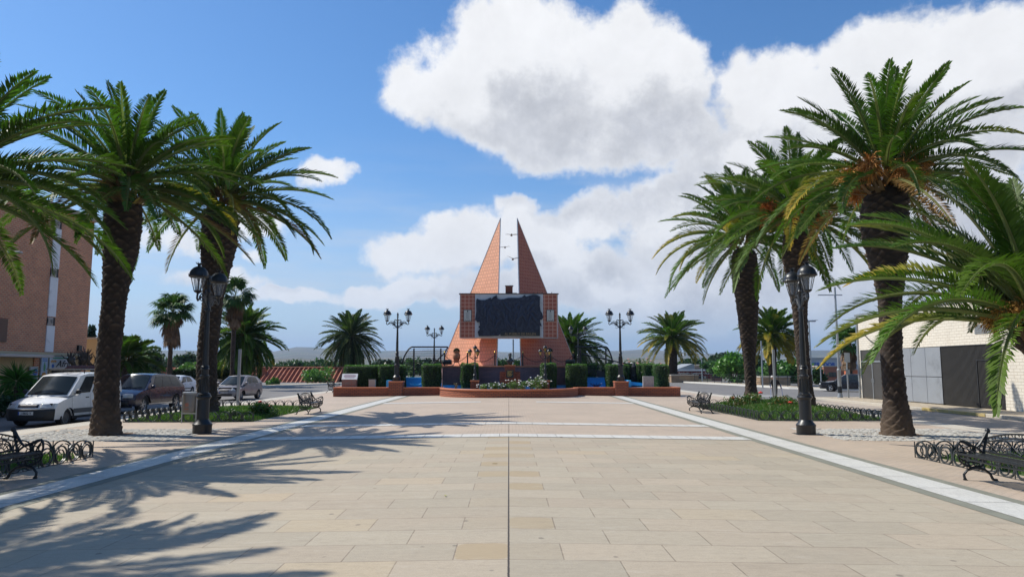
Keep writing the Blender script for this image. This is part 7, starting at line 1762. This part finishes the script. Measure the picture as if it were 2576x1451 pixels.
def tiled_roof(label, pL, pR, ytop, ybot, Yr, Ye, name='tiled_roof_house'):
    """single visible slope, ridge at depth Yr, eave nearer at Ye"""
    a, b = AT(pL, ytop, Yr), AT(pR, ytop, Yr); e = AT((pL+pR)/2, ybot, Ye).z; x0, x1, zr = a.x, b.x, a.z; t = thing(name, label, 'building', ((x0+x1)/2, Ye, -4)); h = (x1-x0)/2
    n = int((x1-x0)/.62); mb = MB()
    def fn(u, v):
        x = -h+2*h*u; ph = x/.62*2*math.pi; row = abs(((v*22)%1)); return (x, (Yr-Ye)*v, (e+(zr-e)*v)+4+.17*math.cos(ph)+.03*(1-row))
    NU = n*6; mb.grid(fn, NU, 22); mb.build('roof', M['claytile'], t, smooth=60)
    mb = MB(); mb.bb(-h+.15,h-.15,.4,(Yr-Ye)*1.6,0,e+4-.12); mb.build('wall', M['cream'], t)
    mb = MB(); mb.tube([(-h,(Yr-Ye)+.05,zr+4.1),(h,(Yr-Ye)+.05,zr+4.1)],.14,8); mb.build('ridge_tiles', M['claytile'], t, smooth=60)
    mb = MB(); mb.grid(lambda u, v: (-h+2*h*u, (Yr-Ye)*(1+v*.9), zr+4-(zr-e)*v*.9), 2, 2); mb.build('rear_slope', M['claytile'], t); return t, h
rf, h_ = tiled_roof('long low house roof of red clay tiles behind the silver hatchback', 622, 868, 926, 976, 104, 98.5)
mb = MB(); mb.bb(-h_*.62,-h_*.62+.6,3.6,4.2,4.0,4+1.75); mb.build('chimney', M['claytile'], rf)
tiled_roof('smaller red tiled roof left of the thick palm trunk', 412, 494, 928, 945, 104, 101)
def box_house():
    # maroon shop far right
    Y = 158; P = lambda px, py: AT(px, py, Y); a, b = P(1706,933), P(1786,949); t = thing('maroon_shop', 'low maroon shop with white lettering across its front', 'building', ((a.x+b.x)/2,Y,-8)); h = (b.x-a.x)/2
    mb = MB(); mb.bb(-h,h,0,12,0,a.z+8); mb.build('wall', pm('maroon_render', (.15,.012,.018), .7, .1, 1), t)
    mb = MB(); mb.bb(-h-.3,h+.3,-.6,12,a.z+8,a.z+8.35); mb.build('roof_edge', M['white'], t)
    mb = MB(); mb.add([(-h-1,-.2,a.z+8.2),(-h*.1,-.2,a.z+9.6),(h*.02,-.2,a.z+9.3),(h*.02,-.2,a.z+8.4),(-h-1,10,a.z+8.2),(-h*.1,10,a.z+9.6),(h*.02,10,a.z+9.3),(h*.02,10,a.z+8.4)],[(0,1,2,3),(4,5,6,7),(0,1,5,4),(1,2,6,5),(2,3,7,6)]); mb.build('metal_roof', M['galv'], t)
    text('lettering', 'Rotulación · Luminosos · Publicidad', M['white'], t, (.6,-.03,P(1750,938.5).z+8), .62, sx=.90, bold=.02, ext=.02)
    mb = MB(); mb.bb(-.8,2.2,-.06,0,P(1750,952).z+8,P(1750,946).z+8); w_ = mb.build('window', M['ink'], t); mb = MB(); mb.bb(-1.2,-.8,-.08,0,P(1750,952).z+8,P(1750,945.6).z+8); mb.bb(2.2,2.6,-.08,0,P(1750,952).z+8,P(1750,945.6).z+8); mb.bb(-.8,2.2,-.08,-.0,P(1750,946).z+8,P(1750,945).z+8); mb.build('frame', pm('pale_frame', (.5,.45,.38), .8, .1, 3), w_)
    mb = MB(); mb.bb(-h,h,-1.2,-.6,0,P(1750,953).z+8); mb.build('plinth', M['cream'], t)
    # side brick house and tower box
    for (lb, nm, x0, x1, yt, Yb, mt) in (('brownish brick house joined to the right of the maroon shop','brick_house',1786,1816,932,160,pm('dull_brick', (.26,.12,.08), .85, .2, 1)),('small grey brown rooftop block above the maroon shop','rooftop_block',1742,1773,919,168,pm('grey_brown_render', (.20,.16,.13), .85, .2, 1))):
        a = AT(x0,yt,Yb); b = AT(x1,yt,Yb); t = thing(nm, lb, 'building', ((a.x+b.x)/2,Yb,-8)); h = (b.x-a.x)/2; mb = MB(); mb.bb(-h,h,0,9,0,a.z+8); mb.build('wall', mt, t); mb = MB(); mb.bb(-h-.15,h+.15,-.2,9.1,a.z+8,a.z+8.25); mb.build('coping', M['granite'], t)
        mb = MB(); mb.bb(-.9,.9,-.05,0,a.z+8-1.6,a.z+8-.7); mb.build('window', M['ink'], t)
    # industrial hall with blue letters
    Y = 240; a, b = AT(1990,903,Y), AT(2160,903,Y); t = thing('industrial_hall', 'pale blue-grey industrial hall with big blue letters VIBRADOR', 'building', ((a.x+b.x)/2,Y,-12)); h = (b.x-a.x)/2; mb = MB(); mb.bb(-h,h,0,30,0,a.z+12); mb.build('wall', pm('pale_cladding', (.42,.46,.52), .6, .08, .4), t)
    mb = MB(); mb.bb(-h-.3,h+.3,-.4,30,a.z+12,a.z+12.5); mb.build('roof_edge', M['galv'], t)
    lt = pm('blue_letters', (.03,.10,.42), .6, .1, 2); tx = text('lettering', 'VIBRADOR', lt, t, (0,-.1,AT(2068,917,Y).z+12), 1.7, ext=.05, bold=.06); tx.location.x = (AT(2068,917,Y).x-(a.x+b.x)/2)
    tx.scale = (1.05,1,1)
    mb = MB(); q = AT(2128,912,Y); mb.box((q.x-(a.x+b.x)/2,-.3,AT(2128,910,Y).z+12),(3.4,.2,1.6)); sb = mb.build('upper_sign', pm('lilac_sign', (.30,.32,.50), .6, .1, 2), t); text('sign_letters', 'ECOA', M['white'], sb, (q.x-(a.x+b.x)/2,-.42,AT(2128,910,Y).z+12), 1.2, ext=.03)
    # nearer brick house with windows
    Y = 150; a, b = AT(2072,922,Y), AT(2136,922,Y); t = thing('brick_house', 'flat roofed orange brick house beyond the dark sedan', 'building', ((a.x+b.x)/2,Y,-8)); h = (b.x-a.x)/2; mb = MB(); mb.bb(-h,h,0,10,0,a.z+8); mb.build('wall', pm('orange_brick', (.33,.13,.08), .85, .2, 1), t)
    for (x0,x1) in ((2085,2104),): c0, c1 = AT(x0,936,Y), AT(x1,946,Y); xm = (a.x+b.x)/2; mb = MB(); mb.bb(c0.x-xm,c1.x-xm,-.05,0,c1.z+8,c0.z+8); w_ = mb.build('window', M['shopglass'], t); mb = MB(); mb.bb(c0.x-xm-.1,c1.x-xm+.1,-.09,-.051,c1.z+7.85,c1.z+8); mb.bb((c0.x+c1.x)/2-xm-.08,(c0.x+c1.x)/2-xm+.08,-.09,-.051,c1.z+8,c0.z+8); mb.build('frame', M['iron'], w_)
    mb = MB(); mb.bb(-h-.1,h+.1,-.1,10,a.z+8,a.z+8.2); mb.build('coping', M['granite'], t)
    a, b = AT(2046,930,155), AT(2074,930,155); t = thing('pale_house', 'pale house with a white edged flat roof left of the orange brick house', 'building', ((a.x+b.x)/2,155,-8)); h = (b.x-a.x)/2; mb = MB(); mb.bb(-h,h,0,8,0,a.z+8); mb.build('wall', pm('pale_render', (.42,.35,.30), .85, .1, 1), t); mb = MB(); mb.bb(-h-.3,h+.4,-.6,8,a.z+8,a.z+8.5); mb.build('roof_edge', M['white'], t); mb = MB(); mb.bb(-h*.3,h*.3,-.05,0,a.z+5.4,a.z+6.8); mb.build('window', M['ink'], t)
    a, b = AT(2143,930,85), AT(2158,930,85); t = thing('orange_hut', 'small orange hut between fan palm and garage corner', 'building', ((a.x+b.x)/2,85,-.3)); h = (b.x-a.x)/2; mb = MB(); mb.bb(-h,h*1.6,0,2,0,a.z+.3); mb.build('wall', pm('orange_paint', (.50,.14,.06), .7, .15, 2), t); mb = MB(); mb.bb(-h-.1,h*1.7,-.1,2.1,a.z+.3,a.z+.42); mb.build('roof', M['granite'], t)
box_house()
# ---------------------------------------------------------------- air
def haze():
    mb = MB(); mb.bb(-15500,15500,-15500,15500,-75,520); o = mb.build('haze', None); m = bpy.data.materials.new('haze_air'); m.use_nodes = True; nt = m.node_tree
    for n in list(nt.nodes): nt.nodes.remove(n)
    v = nt.nodes.new('ShaderNodeVolumePrincipled'); v.inputs['Color'].default_value = (.46,.67,.97,1); v.inputs['Density'].default_value = HAZE; v.inputs['Anisotropy'].default_value = .2
    out = nt.nodes.new('ShaderNodeOutputMaterial'); nt.links.new(v.outputs[0], out.inputs['Volume']); o.data.materials.append(m); o['kind'] = 'stuff'; o['label'] = 'thin blue air between the square and the distant hills'
HAZE = 0.00010
haze()
